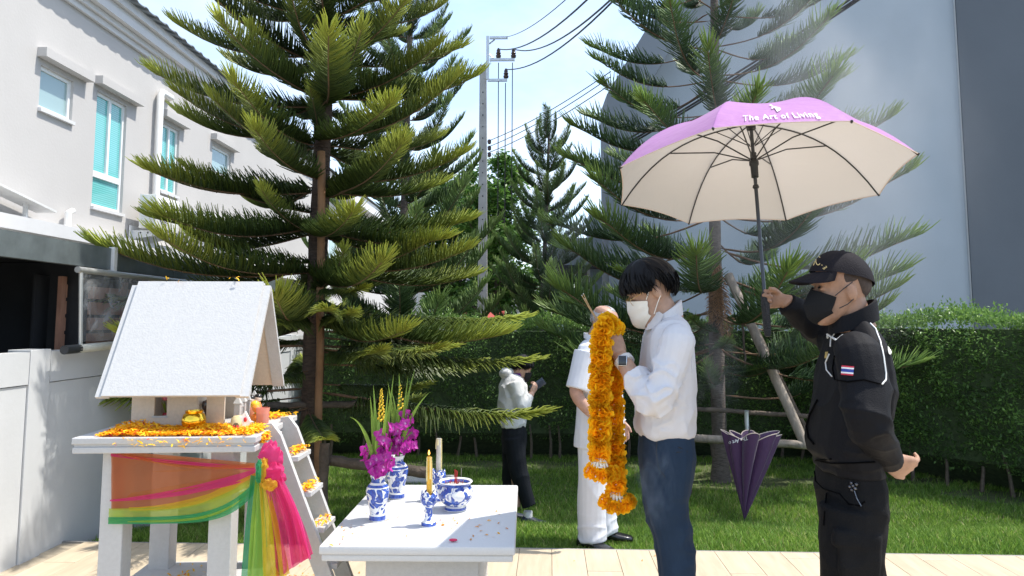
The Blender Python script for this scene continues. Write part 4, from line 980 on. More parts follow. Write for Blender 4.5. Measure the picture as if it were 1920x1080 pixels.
# ------------------------------------------------------------------ offering table
TZ = .616
tb = thing('offering_table', 'white stone offering table with a thick top and square pedestal', 'table', (-.415, 3.435, 0))
m_top = M('white_table_top', (.56, .56, .555), .45, vscale=140, var=.03, bump=.03, bscale=90, detail=3)
q = MB(); q.box((0, 0, TZ - .017), (.75, 1.07, .034), bev=.008); q.box((0, 0, TZ - .047), (.732, 1.052, .026), bev=.006)
q.build('table_top', m_top, tb)
MB().box((0, -.02, (TZ - .06) / 2 + .02), (.455, .72, TZ - .06 - .04), bev=.01, ).build('pedestal', m_terr, tb)
MB().box((0, -.02, .02), (.56, .82, .04), bev=.006).build('foot', m_terr, tb)
L = [(rg.uniform(-.76, -.06), rg.uniform(2.93, 3.9), TZ + .003) for _ in range(34)] + [(rg.normal(-.73, .03), rg.normal(3.08, .08), TZ + .003) for _ in range(12)] + [(rg.normal(-.12, .03), rg.normal(3.3, .1), TZ + .003) for _ in range(12)] + [(rg.normal(-.33, .05), rg.normal(3.25, .04), TZ + .003) for _ in range(22)]
tag(link('petals', petals_mesh('petals', L, 9, size=(.01, .022), flat=.1), m_petal2), 'loose yellow petals scattered over the white offering table', 'petals', kind='stuff')
rp_ = at(850, 1001, 2.96); rp_.z = TZ + .004
MB().sheet(lambda u, v: (rp_.x - .017 + .034 * u, rp_.y - .01 + .02 * v, TZ + .004 + .006 * math.sin(math.pi * u) * (.4 + v)), 8, 6)
tag(MB().ball(rp_ + Vector((0, 0, .004)), (.017, .011, .005), 12, 8).build('rose_petal', M('rose_petal', (.6, .02, .09), .5), None), 'single red rose petal at the front of the offering table', 'petal')

def porcelain(name, bands, scale=26):
    """white glaze with blue leaf shapes; bands: list of (z0, z1) painted solid blue"""
    m = bpy.data.materials.new(name); t, n, l, b = nodes(m)
    b.inputs['Roughness'].default_value = .18; b.inputs['Coat Weight'].default_value = .5; b.inputs['Coat Roughness'].default_value = .08
    c = n.new('ShaderNodeTexCoord'); nz = n.new('ShaderNodeTexNoise'); nz.inputs['Scale'].default_value = scale * .9; nz.inputs['Detail'].default_value = 1
    l.new(c.outputs['Object'], nz.inputs['Vector'])
    mv = n.new('ShaderNodeMix'); mv.data_type = 'RGBA'; mv.blend_type = 'LINEAR_LIGHT'; mv.inputs['Factor'].default_value = .03; l.new(c.outputs['Object'], mv.inputs['A']); l.new(nz.outputs['Color'], mv.inputs['B'])
    vo = n.new('ShaderNodeTexVoronoi'); vo.inputs['Scale'].default_value = scale * 1.5; l.new(mv.outputs['Result'], vo.inputs['Vector'])
    rp = n.new('ShaderNodeValToRGB'); e = rp.color_ramp.elements; rp.color_ramp.interpolation = 'LINEAR'
    e[0].position = .55; e[0].color = (1, 1, 1, 1); e[1].position = .585; e[1].color = (0, 0, 0, 1)
    l.new(vo.outputs['Distance'], rp.inputs[0])
    v2 = n.new('ShaderNodeTexVoronoi'); v2.feature = 'DISTANCE_TO_EDGE'; v2.inputs['Scale'].default_value = scale * .8; l.new(mv.outputs['Result'], v2.inputs['Vector'])
    r2 = n.new('ShaderNodeValToRGB'); r2.color_ramp.elements[0].position = .012; r2.color_ramp.elements[0].color = (1, 1, 1, 1); r2.color_ramp.elements[1].position = .03; r2.color_ramp.elements[1].color = (0, 0, 0, 1); l.new(v2.outputs['Distance'], r2.inputs[0])
    s = n.new('ShaderNodeSeparateXYZ'); l.new(c.outputs['Object'], s.inputs[0])
    tot = n.new('ShaderNodeMath'); tot.operation = 'MAXIMUM'; l.new(rp.outputs[0], tot.inputs[0]); k2 = n.new('ShaderNodeMath'); k2.operation = 'MULTIPLY'; k2.inputs[1].default_value = .75; l.new(r2.outputs[0], k2.inputs[0]); l.new(k2.outputs[0], tot.inputs[1]); cur = tot.outputs[0]
    def inside(z0, z1):
        a = n.new('ShaderNodeMath'); a.operation = 'COMPARE'; a.inputs[1].default_value = (z0 + z1) / 2; a.inputs[2].default_value = (z1 - z0) / 2; l.new(s.outputs[2], a.inputs[0]); return a.outputs[0]
    for z0, z1, solid in bands:
        i_ = inside(z0, z1); o_ = n.new('ShaderNodeMath')
        if solid: o_.operation = 'MAXIMUM'; l.new(cur, o_.inputs[0]); l.new(i_, o_.inputs[1])
        else:
            iv = n.new('ShaderNodeMath'); iv.operation = 'SUBTRACT'; iv.inputs[0].default_value = 1; l.new(i_, iv.inputs[1]); o_.operation = 'MULTIPLY'; l.new(cur, o_.inputs[0]); l.new(iv.outputs[0], o_.inputs[1])
        cur = o_.outputs[0]
    n3 = n.new('ShaderNodeTexNoise'); n3.inputs['Scale'].default_value = 90; l.new(c.outputs['Object'], n3.inputs['Vector'])
    bl_ = n.new('ShaderNodeValToRGB'); bl_.color_ramp.elements[0].color = (.012, .03, .22, 1); bl_.color_ramp.elements[1].color = (.05, .13, .50, 1); bl_.color_ramp.elements[0].position = .3; bl_.color_ramp.elements[1].position = .7; l.new(n3.outputs['Fac'], bl_.inputs[0])
    mx_ = n.new('ShaderNodeMix'); mx_.data_type = 'RGBA'; l.new(cur, mx_.inputs['Factor']); mx_.inputs['A'].default_value = (.82, .82, .80, 1); l.new(bl_.outputs[0], mx_.inputs['B']); l.new(mx_.outputs['Result'], b.inputs['Base Color'])
    return m
m_vase = porcelain('blue_white_vase', [(0, .03, False), (.004, .022, True), (.138, .16, False), (.142, .152, True), (.185, .3, False)])
def vase(label, loc, s, rz):
    t = thing('vase', label, 'vase', loc, rz, 'blue and white vases')
    prof = [(.034, 0), (.037, .004), (.036, .02), (.033, .028), (.036, .05), (.046, .09), (.0525, .125), (.05, .142), (.04, .155), (.03, .165), (.028, .175), (.036, .194), (.033, .194), (.024, .176), (.02, .12), (.018, .02)]
    MB().lathe([(r * s, z * s) for r, z in prof], cap=False, seg=40).build('body', m_vase, t); return t
v1 = Vector((-.639, 3.27, TZ + .001)); v2 = Vector((-.625, 3.67, TZ + .001))
vase('blue and white vase at the front of the table holding orchids', v1, .97, .3); vase('blue and white vase behind, partly hidden by the front orchids', v2, 1.04, 2)
# orchids
m_orch = leafmat('orchid_petal', 0, 0, trans=.35, rough=.5, stops=[(0, (.78, .6, .75)), (.28, (.6, .1, .46)), (1, (.46, .02, .33))])
m_lip = leafmat('orchid_lip', 0, 0, trans=.2, rough=.5, stops=[(0, (.7, .5, .6)), (1, (.25, .0, .16))])
m_blade = leafmat('blade_leaf', 0, 0, trans=.4, rough=.4, stops=[(0, (.10, .2, .03)), (1, (.28, .42, .07))])
def orchid_mesh():
    V = []; F = []; A = []
    def petal(ang, L, W, cup, tw=0):
        b = len(V); nu = 4
        for i in range(nu + 1):
            t = i / nu; r = L * t; wv = W * math.sin(math.pi * min(.97, .12 + .85 * t)) ** .8
            for s in (-1, 0, 1):
                x = r; y = s * wv / 2; z = cup * t * t * L + (.1 * W if s == 0 else 0) * -1 + tw * s * wv
                V.append((x * math.cos(ang) - y * math.sin(ang), x * math.sin(ang) + y * math.cos(ang), z)); A.append(min(1, t * 1.3 + .1 * abs(s)))
        for i in range(nu):
            for s in range(2): F.append((b + i * 3 + s, b + i * 3 + s + 1, b + i * 3 + 4 + s, b + i * 3 + 3 + s))
    for k, (ang, L, W, c) in enumerate(((90, .033, .020, -.1), (20, .033, .030, .12), (160, .033, .030, .12), (232, .031, .018, -.15), (308, .031, .018, -.15), (270, .022, .020, .8))):
        petal(R(ang), L, W, c)
    return fast_mesh('orchid', V, F, {'age': A}, smooth=True)
OM = orchid_mesh()
def spike(t, p0, p1, n, rd, bulge=.03):
    """a stem of orchids"""
    p0, p1 = Vector(p0), Vector(p1); mid = (p0 + p1) / 2 + Vector((rd.uniform(-.02, .02), rd.uniform(-.02, .02), .01))
    pts = [p0.lerp(mid, k / 4).lerp(mid.lerp(p1, k / 4), k / 4) for k in range(5)]
    MB().tube(pts, .0028, 5).build('stem', m_blade, t, world=True)
    for k in range(n):
        u = (k + .3) / n; c = p0.lerp(mid, u).lerp(mid.lerp(p1, u), u); a = rd.uniform(0, 6.28)
        d = Vector((math.cos(a), math.sin(a) - .45, rd.uniform(-.15, .35))).normalized()
        o = link('orchid_flower', OM, m_orch, t); q = d.to_track_quat('Z', 'Y'); o.rotation_mode = 'QUATERNION'; o.rotation_quaternion = q @ Matrix.Rotation(rd.uniform(-.5, .5), 3, 'Z').to_quaternion()
        o.location = wm(t).inverted() @ (c + d * bulge * rd.uniform(.7, 1.2)); s = rd.uniform(.85, 1.12); o.scale = (s, s, s)
def blade(t, p, wv):
    p = [Vector(x) for x in p]; n = 14; V = []; F = []; A = []
    for k in range(n + 1):
        u = k / n; c = p[0].lerp(p[1], u).lerp(p[1].lerp(p[2], u), u); d = ((p[1] - p[0]).lerp(p[2] - p[1], u)).normalized(); s = d.cross(Vector((.15, 1, .1))).normalized()
        ww = wv * (.55 + .45 * math.sin(math.pi * min(1, u * 1.3))) * (1 - u ** 3 * .96)
        f = Vector((0, -.25 * ww, 0))
        for e in (-1, 0, 1): V.append(tuple(c + s * ww * e * .5 + (f if e == 0 else Vector()))); A.append(.35 + .5 * u + .12 * e)
    for k in range(n):
        for e in range(2): F.append((k * 3 + e, k * 3 + e + 1, k * 3 + 4 + e, k * 3 + 3 + e))
    m = wm(t).inverted(); V = [tuple(m @ Vector(x)) for x in V]
    link('leaf_blade', fast_mesh('leaf_blade', V, F, {'age': np.clip(A, 0, 1)}, smooth=True), m_blade, t)
m_yfl = M('yellow_blossom', (.78, .52, .03), .6, objrand=.2, var=.1)
def bouquet(label, v, rim, pix, blades, spk, seed, Y):
    rd = random.Random(seed); t = thing('flower_bouquet', label, 'flowers', (v.x, v.y, TZ + rim), 0, 'orchid bouquets')
    base = Vector((v.x, v.y, TZ + rim - .03))
    for (x0_, y0_, x1_, y1_, n_) in pix: spike(t, at(x0_, y0_, Y), at(x1_, y1_, Y + rd.uniform(-.05, .05)), n_, rd)
    for (x1_, y1_, x2_, y2_, wv) in blades: blade(t, (base, at(x1_, y1_, Y + rd.uniform(-.05, .03)), at(x2_, y2_, Y + rd.uniform(-.08, .08))), wv)
    for (x0_, y0_, x1_, y1_, n_) in spk:
        a, b = at(x0_, y0_, Y), at(x1_, y1_, Y)
        MB().tube([base, a, b], [.003, .003, .0015], 5).build('stem', m_blade, t, world=True)
        for k in range(n_):
            u = k / n_; q = a.lerp(b, u); an = k * 2.4; r_ = .011 * (1 - u) + .003
            o = link('yellow_bud', YB, m_yfl, t); o.location = wm(t).inverted() @ (q + Vector((r_ * math.cos(an), r_ * math.sin(an), 0))); s = 1.1 - .6 * u; o.scale = (s, s, s); o.rotation_euler = (rd.random(), rd.random(), rd.random())
    return t
YB = MB().ball((0, 0, 0), (.0048, .0048, .007), 6, 4).mesh('yellow_bud')
bouquet('magenta orchids with long green leaves in the front vase', v1, .188, [(705, 880, 682, 838, 6), (708, 885, 690, 868, 5), (712, 885, 720, 800, 9), (714, 880, 735, 830, 8), (715, 885, 736, 862, 6), (711, 880, 700, 848, 7)],
        [(700, 800, 694, 742, .026), (705, 790, 700, 722, .022), (690, 790, 656, 782, .02), (722, 800, 728, 730, .02), (700, 850, 690, 862, .014), (730, 780, 738, 702, .022), (707, 820, 712, 760, .03)], [(715, 790, 715, 728, 46)], 2, 3.25)
bouquet('magenta orchids with upright green leaves in the back vase', v2, .2, [(748, 840, 764, 775, 9), (750, 845, 770, 835, 7), (745, 845, 742, 800, 8), (750, 845, 772, 810, 7)],
        [(740, 780, 727, 716, .026), (752, 770, 748, 700, .03), (758, 760, 778, 692, .022), (765, 770, 806, 735, .02), (748, 790, 735, 735, .028), (757, 780, 765, 705, .02)], [(752, 770, 750, 718, 20)], 3, 3.62)
# candle holders and candles
m_hold = porcelain('blue_white_holder', [(0, .024, False), (.003, .016, True), (.09, .098, True), (.155, .2, False)], 34)
def cup_holder(label, loc, s, rz):
    t = thing('candle_holder', label, 'candle holder', loc, rz, 'blue and white candle holders')
    seg = 40; prof = [(.034, 0), (.034, .014), (.022, .024), (.017, .04), (.0165, .075), (.022, .086), (.034, .1), (.039, .118), (.037, .138), (.033, .156)]
    rings = []
    for k, (r, z) in enumerate(prof):
        rings.append([(r * s * math.cos(2 * math.pi * i / seg), r * s * math.sin(2 * math.pi * i / seg), s * (z - (.018 * (.5 + .5 * math.cos(10 * math.pi * i / seg)) if k == len(prof) - 1 else 0))) for i in range(seg)])
    rings.append([(.9 * a, .9 * b, c) for a, b, c in rings[-1]]); rings.append([(.9 * a, .9 * b, .105 * s) for a, b, c in rings[-3]]); rings.append([(.1 * a, .1 * b, .1 * s) for a, b, c in rings[-2]])
    MB().loft(rings, cap=False).build('body', m_hold, t); return t
h1 = Vector((-.406, 3.185, TZ + .001)); h2_ = Vector((-.418, 3.62, TZ + .001))
cup_holder('blue and white goblet candle holder at the front with gold candle', h1, .93, .1); cup_holder('blue and white goblet candle holder behind the incense bowl', h2_, .95, .7)
def candle(label, loc, h, r, mat, lean, flame, drips):
    t = thing('candle', label, 'candle', loc, rot=lean)
    q = MB(); rings = []
    for k in range(13):
        z_ = h * k / 12; rings.append([((r * (1 + .09 * noise.noise(Vector((math.cos(a) * 2, math.sin(a) * 2, z_ * 30))))) * math.cos(a), r * (1 + .09 * noise.noise(Vector((math.cos(a) * 2, math.sin(a) * 2, z_ * 30)))) * math.sin(a), z_) for a in [2 * math.pi * i / 12 for i in range(12)]])
    q.loft(rings); q.build('stick', mat, t)
    for a, l_ in drips: MB().tube([(r * math.cos(a), r * math.sin(a), h - .002), (r * 1.15 * math.cos(a), r * 1.15 * math.sin(a), h - l_ * .5), (r * 1.1 * math.cos(a), r * 1.1 * math.sin(a), h - l_)], [.002, .0028, .0034], 6).build('wax_drip', M('wax', (.85, .70, .32), .4, sss=.2) if 'wax' not in bpy.data.materials else bpy.data.materials['wax'], t)
    MB().tube([(0, 0, h), (.001, 0, h + .012)], .0012, 5).build('wick', m_dark, t)
    if flame:
        fm = bpy.data.materials.new('flame'); fm.use_nodes = True; b = fm.node_tree.nodes['Principled BSDF']; b.inputs['Emission Color'].default_value = (1, .45, .08, 1); b.inputs['Emission Strength'].default_value = 2; b.inputs['Base Color'].default_value = (1, .5, .1, 1)
        MB().lathe([(.001, 0), (.0042, .006), (.004, .011), (.0005, .022)], c=(0, 0, h + .006), seg=10).build('flame', fm, t)
    return t
m_cgold = M('gold_candle', (.72, .42, .06), .3, metal=.55, var=.25, vscale=60, bump=.3, bscale=40); m_cpale = M('silver_candle', (.62, .58, .50), .35, metal=.4, var=.15, vscale=60, bump=.3, bscale=40)
candle('lit gold candle in the front blue and white holder', h1 + Vector((0, 0, .098)), .185, .0105, m_cgold, (0, R(-.5), 0), True, [(0, .15), (2.2, .06), (4, .1), (5.3, .09)])
candle('pale silver candle with yellow drips in the rear holder', h2_ + Vector((0, 0, .101)), .19, .012, m_cpale, (0, R(.6), 0), False, [(0, .17), (.4, .13), (3, .05), (4.4, .03)])
# incense bowl
ib = Vector((-.319, 3.455, TZ + .001))
t = thing('incense_bowl', 'blue and white porcelain bowl filled with sand and incense stubs', 'bowl', ib)
m_bowl = porcelain('blue_white_bowl', [(0, .02, False), (.003, .014, True), (.108, .122, True), (.122, .2, False)], 24)
MB().lathe([(.05, 0), (.05, .012), (.042, .02), (.06, .032), (.078, .055), (.081, .075), (.072, .098), (.066, .11), (.072, .12), (.078, .125), (.076, .128), (.066, .124), (.06, .112)], cap=False, seg=48).build('body', m_bowl, t)
MB().sheet(lambda u, v: (.066 * v * math.cos(6.2832 * u), .066 * v * math.sin(6.2832 * u), .117 - .01 * v + .005 * fbm(u * 9, v * 9)), 32, 8).build('sand', M('ash_sand', (.62, .58, .52), .95, var=.25, vscale=80, bump=.6, bscale=120), t)
m_stick = M('red_stick', (.4, .02, .02), .7); m_ash = M('ash_stub', (.35, .28, .26), .9)
rd = random.Random(5)
for k in range(3): MB().tube([(.004 * k - .004, .003 * k, .1), (.005 * k - .004, .004 * k, .178 - .004 * k)], .0022, 5).build('incense_stick', m_stick, t)
for k in range(1): MB().tube([(.024, -.004, .1), (.026, -.002, .185)], .0011, 5).build('incense_stick', m_ash, t)
for k in range(26):
    a = rd.uniform(0, 6.28); r_ = rd.uniform(.005, .05); x, y = r_ * math.cos(a), r_ * math.sin(a)
    MB().tube([(x, y, .108), (x + rd.uniform(-.012, .012), y + rd.uniform(-.012, .012), .122 + rd.random() * .014)], .0012, 4).build('burnt_stub', rd.choice([m_stick, m_ash]), t)

# ------------------------------------------------------------------ people
def fuse(mb, name, voxel=.006, smooth=3, fac=.5, wr=None):
    """overlapping closed shapes -> one continuous skin"""
    me0 = mb.mesh(name + '_raw', smooth=False); o = bpy.data.objects.new(name + '_raw', me0); COL.objects.link(o)
    m = o.modifiers.new('r', 'REMESH'); m.mode = 'VOXEL'; m.voxel_size = voxel
    if smooth: k = o.modifiers.new('s', 'SMOOTH'); k.factor = fac; k.iterations = smooth
    dg = bpy.context.evaluated_depsgraph_get(); me = bpy.data.meshes.new_from_object(o.evaluated_get(dg))
    bpy.data.objects.remove(o); bpy.data.meshes.remove(me0); me.name = name
    if wr:
        n = len(me.vertices); co = np.empty(n * 3, np.float32); me.vertices.foreach_get('co', co); co = co.reshape(-1, 3)
        no = np.empty(n * 3, np.float32); me.vertices.foreach_get('normal', no); no = no.reshape(-1, 3)
        co = co + no * wr(co)[:, None]; me.vertices.foreach_set('co', co.astype(np.float32).ravel()); me.update()
    me.polygons.foreach_set('use_smooth', [True] * len(me.polygons)); return me
def vnoise(co, sc_, seed=0):
    o = Vector((seed * 3.1, seed * 1.7, seed * .9)); return np.array([noise.noise(Vector((c[0] * sc_[0], c[1] * sc_[1], c[2] * sc_[2])) + o) for c in co])
def ridge(co, sc_, seed=0):
    a = 1 - np.abs(vnoise(co, sc_, seed)) * 1.6; return 1.5 * np.clip(a, 0, 1) ** 3 - .5

def oval(c, a, b, n=20, e=2.3, ux=Vector((1, 0, 0)), uy=Vector((0, 1, 0))):
    c = Vector(c); out = []
    for k in range(n):
        t = 2 * math.pi * k / n; ct, s_ = math.cos(t), math.sin(t)
        out.append(c + ux * (a * math.copysign(abs(ct) ** (2 / e), ct)) + uy * (b * math.copysign(abs(s_) ** (2 / e), s_)))
    return out
def trunk_loft(mb, rows, e=2.4, y0=0):
    """rows: (z, x front, x back, half width)"""
    mb.loft([oval(((f + b) / 2, y0, z), abs(b - f) / 2, w_, e=e) for z, f, b, w_ in rows]); return mb
HEAD = [(-.128, -.078, -.05, .016), (-.12, -.09, -.035, .034), (-.1, -.096, .0, .05), (-.075, -.095, .035, .059), (-.05, -.093, .06, .064), (-.02, -.091, .08, .069), (.005, -.087, .09, .072), (.03, -.093, .097, .0755), (.06, -.093, .099, .077), (.085, -.083, .092, .072), (.105, -.062, .073, .06), (.118, -.034, .045, .038), (.124, -.008, .018, .014)]
def head_at(z):
    for a, b in zip(HEAD[:-1], HEAD[1:]):
        if a[0] <= z <= b[0]:
            t = (z - a[0]) / (b[0] - a[0]); return [a[i] + (b[i] - a[i]) * t for i in range(4)]
    return HEAD[0] if z < HEAD[0][0] else HEAD[-1]
def skull(mb, H):
    T = MB(); T.loft([oval(((f + b) / 2, 0, z), (b - f) / 2, w_, 22, 2.15) for z, f, b, w_ in HEAD])
    T.loft([[(-.088, .006, .018), (-.088, -.006, .018), (-.075, 0, .018)], [(-.102, .009, -.01), (-.102, -.009, -.01), (-.08, 0, -.01)], [(-.117, .013, -.034), (-.117, -.013, -.034), (-.085, 0, -.034)], [(-.098, .017, -.045), (-.098, -.017, -.045), (-.08, 0, -.048)]])
    for s in (-1, 1):
        T.ball((.006, s * .076, -.006), (.02, .012, .035), 10, 8, Matrix.Rotation(R(-10), 3, 'Y')); T.ball((-.084, s * .033, .026), (.012, .022, .007), 8, 6); T.ball((-.08, s * .03, .004), (.012, .015, .011), 8, 6)
        T.ball((-.066, s * .042, -.03), (.02, .016, .02), 8, 6)
    T.ball((-.096, 0, -.072), (.01, .022, .007), 8, 6); T.ball((-.094, 0, -.084), (.01, .019, .007), 8, 6)
    mb.add([H @ Vector(p) for p in T.v], T.f)
def hand(mb, wrist, f, n, ts, curl=(20, 30, 25), sc_=1, spread=.0, thumb=(.75, .55, -.25)):
    """palm and five fingers; f finger direction, n back of the hand, ts side of the thumb"""
    w_ = Vector(wrist); f = Vector(f).normalized(); n = Vector(n); n = (n - f * n.dot(f)).normalized(); s = f.cross(n).normalized()
    def el(c, a, b): return oval(c, a, b, 14, 2.6, s, n)
    mb.loft([el(w_ - f * .03 * sc_, .025 * sc_, .019 * sc_), el(w_, .026 * sc_, .019 * sc_), el(w_ + f * .03 * sc_, .036 * sc_, .018 * sc_), el(w_ + f * .065 * sc_, .040 * sc_, .0155 * sc_), el(w_ + f * .09 * sc_, .038 * sc_, .012 * sc_)])
    for i, (o, L) in enumerate(((-.0295, .066), (-.0098, .078), (.0098, .074), (.0295, .058))):
        if ts < 0: o = -o
        # index nearest to the thumb
        p = w_ + f * (.084 if i in (1, 2) else .078) * sc_ + s * o * sc_ * -1 ; d = (f + s * (-o) * spread * 12).normalized(); a = 0; pts = [p - f * .012 * sc_, p]
        ax_ = s
        for k, (fr, c) in enumerate(zip((.46, .30, .24), curl)):
            a += R(c + i * 2); dd = d * math.cos(a) - n * math.sin(a); p = p + dd * L * fr * sc_; pts.append(p)
        mb.tube(pts, [x * sc_ for x in (.0092, .0092, .0085, .0078, .0058)], 9)
    p = w_ + f * .022 * sc_ + s * ts * .024 * sc_; d = (f * thumb[0] + s * ts * thumb[1] + n * thumb[2]).normalized(); d2 = (d + f * .35 - s * ts * .25 - n * .15).normalized()
    mb.tube([p - d * .01, p + d * .02 * sc_, p + d * .046 * sc_, p + d * .046 * sc_ + d2 * .034 * sc_], [x * sc_ for x in (.013, .0125, .0105, .0072)], 9)
def limb(mb, pts, rad, sides=16, flat=1.0):
    """smooth tapered limb through joint points"""
    P = [Vector(p) for p in pts]; out = []; rr = []
    n = len(P)
    for i in range(n - 1):
        p0, p1, p2, p3 = P[max(i - 1, 0)], P[i], P[i + 1], P[min(i + 2, n - 1)]
        for k in range(6):
            t = k / 6; out.append(.5 * ((2 * p1) + (p2 - p0) * t + (2 * p0 - 5 * p1 + 4 * p2 - p3) * t * t + (3 * p1 - p0 - 3 * p2 + p3) * t ** 3)); rr.append(rad[i] + (rad[i + 1] - rad[i]) * t)
    out.append(P[-1]); rr.append(rad[-1]); mb.tube(out, rr, sides, flat=flat)
def hair_shell(H, low, rad, seed, ridge_=.05, jag=5, c0=(.004, 0, .03), strands=46, part=.0):
    """low(az): lower edge elevation in degrees for az measured from the front; rad: ellipsoid radii"""
    def pt(az, el, k=1.0): return Vector((c0[0] - rad[0] * k * math.cos(el) * math.cos(az), rad[1] * k * math.cos(el) * math.sin(az), c0[2] + rad[2] * k * math.sin(el)))
    def fn(u, v):
        az = -math.pi + 2 * math.pi * u; lo_ = low(abs(math.degrees(az))) + jag * noise.noise(Vector((math.cos(az) * 9, math.sin(az) * 9, seed))) + jag * .7 * noise.noise(Vector((math.cos(az) * 23, math.sin(az) * 23, seed)))
        el = R(lo_) + (math.pi / 2 - .001 - R(lo_)) * v
        k = 1 + ridge_ * .8 * noise.noise(Vector((math.cos(az) * 3, math.sin(az) * 3, el * 1.2 + seed))) + ridge_ * .7 * (1 - v) * noise.noise(Vector((math.cos(az) * 16, math.sin(az) * 16, seed + el * .5)))
        k *= .93 + .07 * min(1, v * 6)
        return H @ pt(az, el, k)
    mb = MB().sheet(fn, 120, 22)
    rd = random.Random(seed)
    for i in range(strands * 6):
        az = rd.uniform(-math.pi, math.pi); lo_ = R(low(abs(math.degrees(az)))); e0 = lo_ + rd.uniform(.25, .9); e1 = lo_ - rd.uniform(-.05, .13); pts = []
        da = rd.uniform(-.25, .25); k0 = rd.uniform(1.0, 1.035)
        for k in range(5):
            t = k / 4; pts.append(H @ pt(az + da * t, e0 + (e1 - e0) * t, k0 + .02 * math.sin(3 * t)))
        mb.tube(pts, [.003, .0045, .004, .003, .0006], 4, flat=.5)
    return mb
def face_mask(H, zt, zb, azm, prot, off=.012, pleat=0, nu=30, nv=18, point=0, peak=.5):
    def fn(u, v):
        az = R(-azm + 2 * azm * u); e = abs(2 * u - 1)
        z0 = zt - .018 * e ** 1.5 - .012 * e; z1 = zb + (.045) * e ** 1.3
        z = z0 + (z1 - z0) * v; _, f, b, w_ = head_at(z); b_ = max(b, .02); cx = (f + b_) / 2; a = (b_ - f) / 2
        x = cx - (a + off) * math.cos(az); y = (w_ + off) * math.sin(az)
        bulge = prot * math.exp(-(az / .55) ** 2) * math.sin(math.pi * min(1, max(0, .12 + .8 * v))) ** .7
        if point: bulge = prot * max(0, 1 - abs(az) / .95) * (1 - abs(v - peak) / max(peak, 1 - peak) * .8)
        if v > .85: x += .012 * (v - .85) / .15
        return H @ Vector((x - bulge + (.0012 * math.sin(v * math.pi * 2 * pleat) if pleat else 0), y, z))
    return MB().sheet(fn, nu, nv)
def cloth(name, col, rough=.8, var=.06, bump=.25, bscale=220, sheen=0, sss=0): return M(name, col, rough, var=var, vscale=14, bump=bump, bscale=bscale, spec=.15, sheen=0, sss=sss)
def skin(name, col): return M(name, tuple(x * .85 for x in col), .5, var=.15, vscale=30, bump=.08, bscale=160, sss=.12, spec=.4)
from mathutils.bvhtree import BVHTree
def surf(*os_):
    V = []; F = []
    for o in os_:
        m = wm(o); n = len(V); V += [m @ v.co for v in o.data.vertices]; F += [[n + i for i in p.vertices] for p in o.data.polygons]
    return BVHTree.FromPolygons(V, F)
def onto(b, px, py, off=.002):
    d = (at(px, py, 3) - EYE).normalized(); r = b.ray_cast(EYE, d)
    if r[0] is None:
        r = b.find_nearest(at(px, py, 2.6))
    return r[0] + r[1] * off if r[1].dot(d) < 0 else r[0] - r[1] * off
def shoe(mb, heel, d, L=.27, w_=.048, h=.075):
    heel = Vector(heel); d = Vector(d).normalized(); s = Vector((-d.y, d.x, 0)); up = Vector((0, 0, 1)); rings = []
    for t, ww, hh in ((0, .6, .75), (.08, .8, 1), (.25, .85, 1), (.45, .88, .82), (.65, 1, .58), (.85, .92, .48), (.96, .65, .4), (1, .3, .25)):
        rings.append(oval(heel + d * (L * t) + up * (h * hh / 2), w_ * ww, h * hh / 2, 14, 2.8, s, up))
    mb.loft(rings)

# ---- the man in the white shirt, facing left with bowed head
P1 = Vector((.56, 2.95, 0))
def A1(px, py, dy=0): return at(px, py, P1.y + dy) - P1
pr = thing('person', 'person in white shirt and navy trousers bowing the head, holding a marigold garland', 'person', P1)
sk1 = skin('skin_light', (.50, .30, .205))
H1 = Matrix.Translation(A1(1221, 546)) @ Matrix.Rotation(R(-24), 4, 'Y') @ Matrix.Scale(.97, 4)
b = MB(); skull(b, H1)
nk = A1(1247, 588); limb(b, [A1(1228, 560), A1(1240, 580), A1(1252, 606)], [.058, .058, .07])
trunk_loft(b, [(z, f * .8, bk * .8, w_ * .85) for z, f, bk, w_ in ((1.43, -.06, .07, .13), (1.36, -.1, .11, .18), (1.2, -.11, .12, .17), (1.03, -.11, .11, .16), (.9, -.1, .1, .16), (.82, -.08, .08, .15))])
W1 = A1(1163, 668, -.075); E1 = A1(1228, 752, -.225); S1 = A1(1270, 640, -.19)
W1b = A1(1158, 668, .055); E1b = A1(1222, 752, .225); S1b = A1(1266, 640, .19)
limb(b, [S1, E1, W1], [.05, .044, .028]); limb(b, [S1b, E1b, W1b], [.05, .044, .028])
hand(b, W1, A1(1148, 632, -.05) - W1, (.15, -1, .1), -1, curl=(38, 55, 40), sc_=1.0, thumb=(.8, .3, -.3))
hand(b, W1b, A1(1146, 632, .04) - W1b, (.2, 1, .1), 1, curl=(38, 55, 40), sc_=1.0, thumb=(.8, .3, -.3))
def leg1(s_):
    P_ = [A1(x, y, s_ * .085) + Vector((-.012 if s_ > 0 else 0, 0, 0)) for x, y in ((1250, 880), (1250, 945), (1263, 1010), (1272, 1080))]
    return P_ + [Vector((P_[-1].x + .015, s_ * .085, .22)), Vector((P_[-1].x + .02, s_ * .085, .05))]
for s_ in (-1, 1): limb(b, leg1(s_), [.045, .045, .04, .036, .03, .03])
bd1 = link('body', fuse(b, 'body', .0042, 3), sk1, pr)
m_shirt = cloth('white_shirt_cotton', (.62, .605, .62), .75, var=.02, bump=.15)
c = MB(); rows = []
for y, f, bk, w_ in ((592, 1226, 1283, .08), (602, 1217, 1292, .125), (614, 1209, 1298, .175), (632, 1203, 1303, .2), (665, 1199, 1307, .205), (700, 1195, 1310, .202), (740, 1188, 1311, .196), (775, 1185, 1311, .188), (796, 1184, 1310, .18), (806, 1187, 1308, .173), (813, 1192, 1306, .162)):
    a_, d_ = A1(f, y, .1), A1(bk, y, -.1); rows.append((A1(f, y).z, a_.x, d_.x, w_))
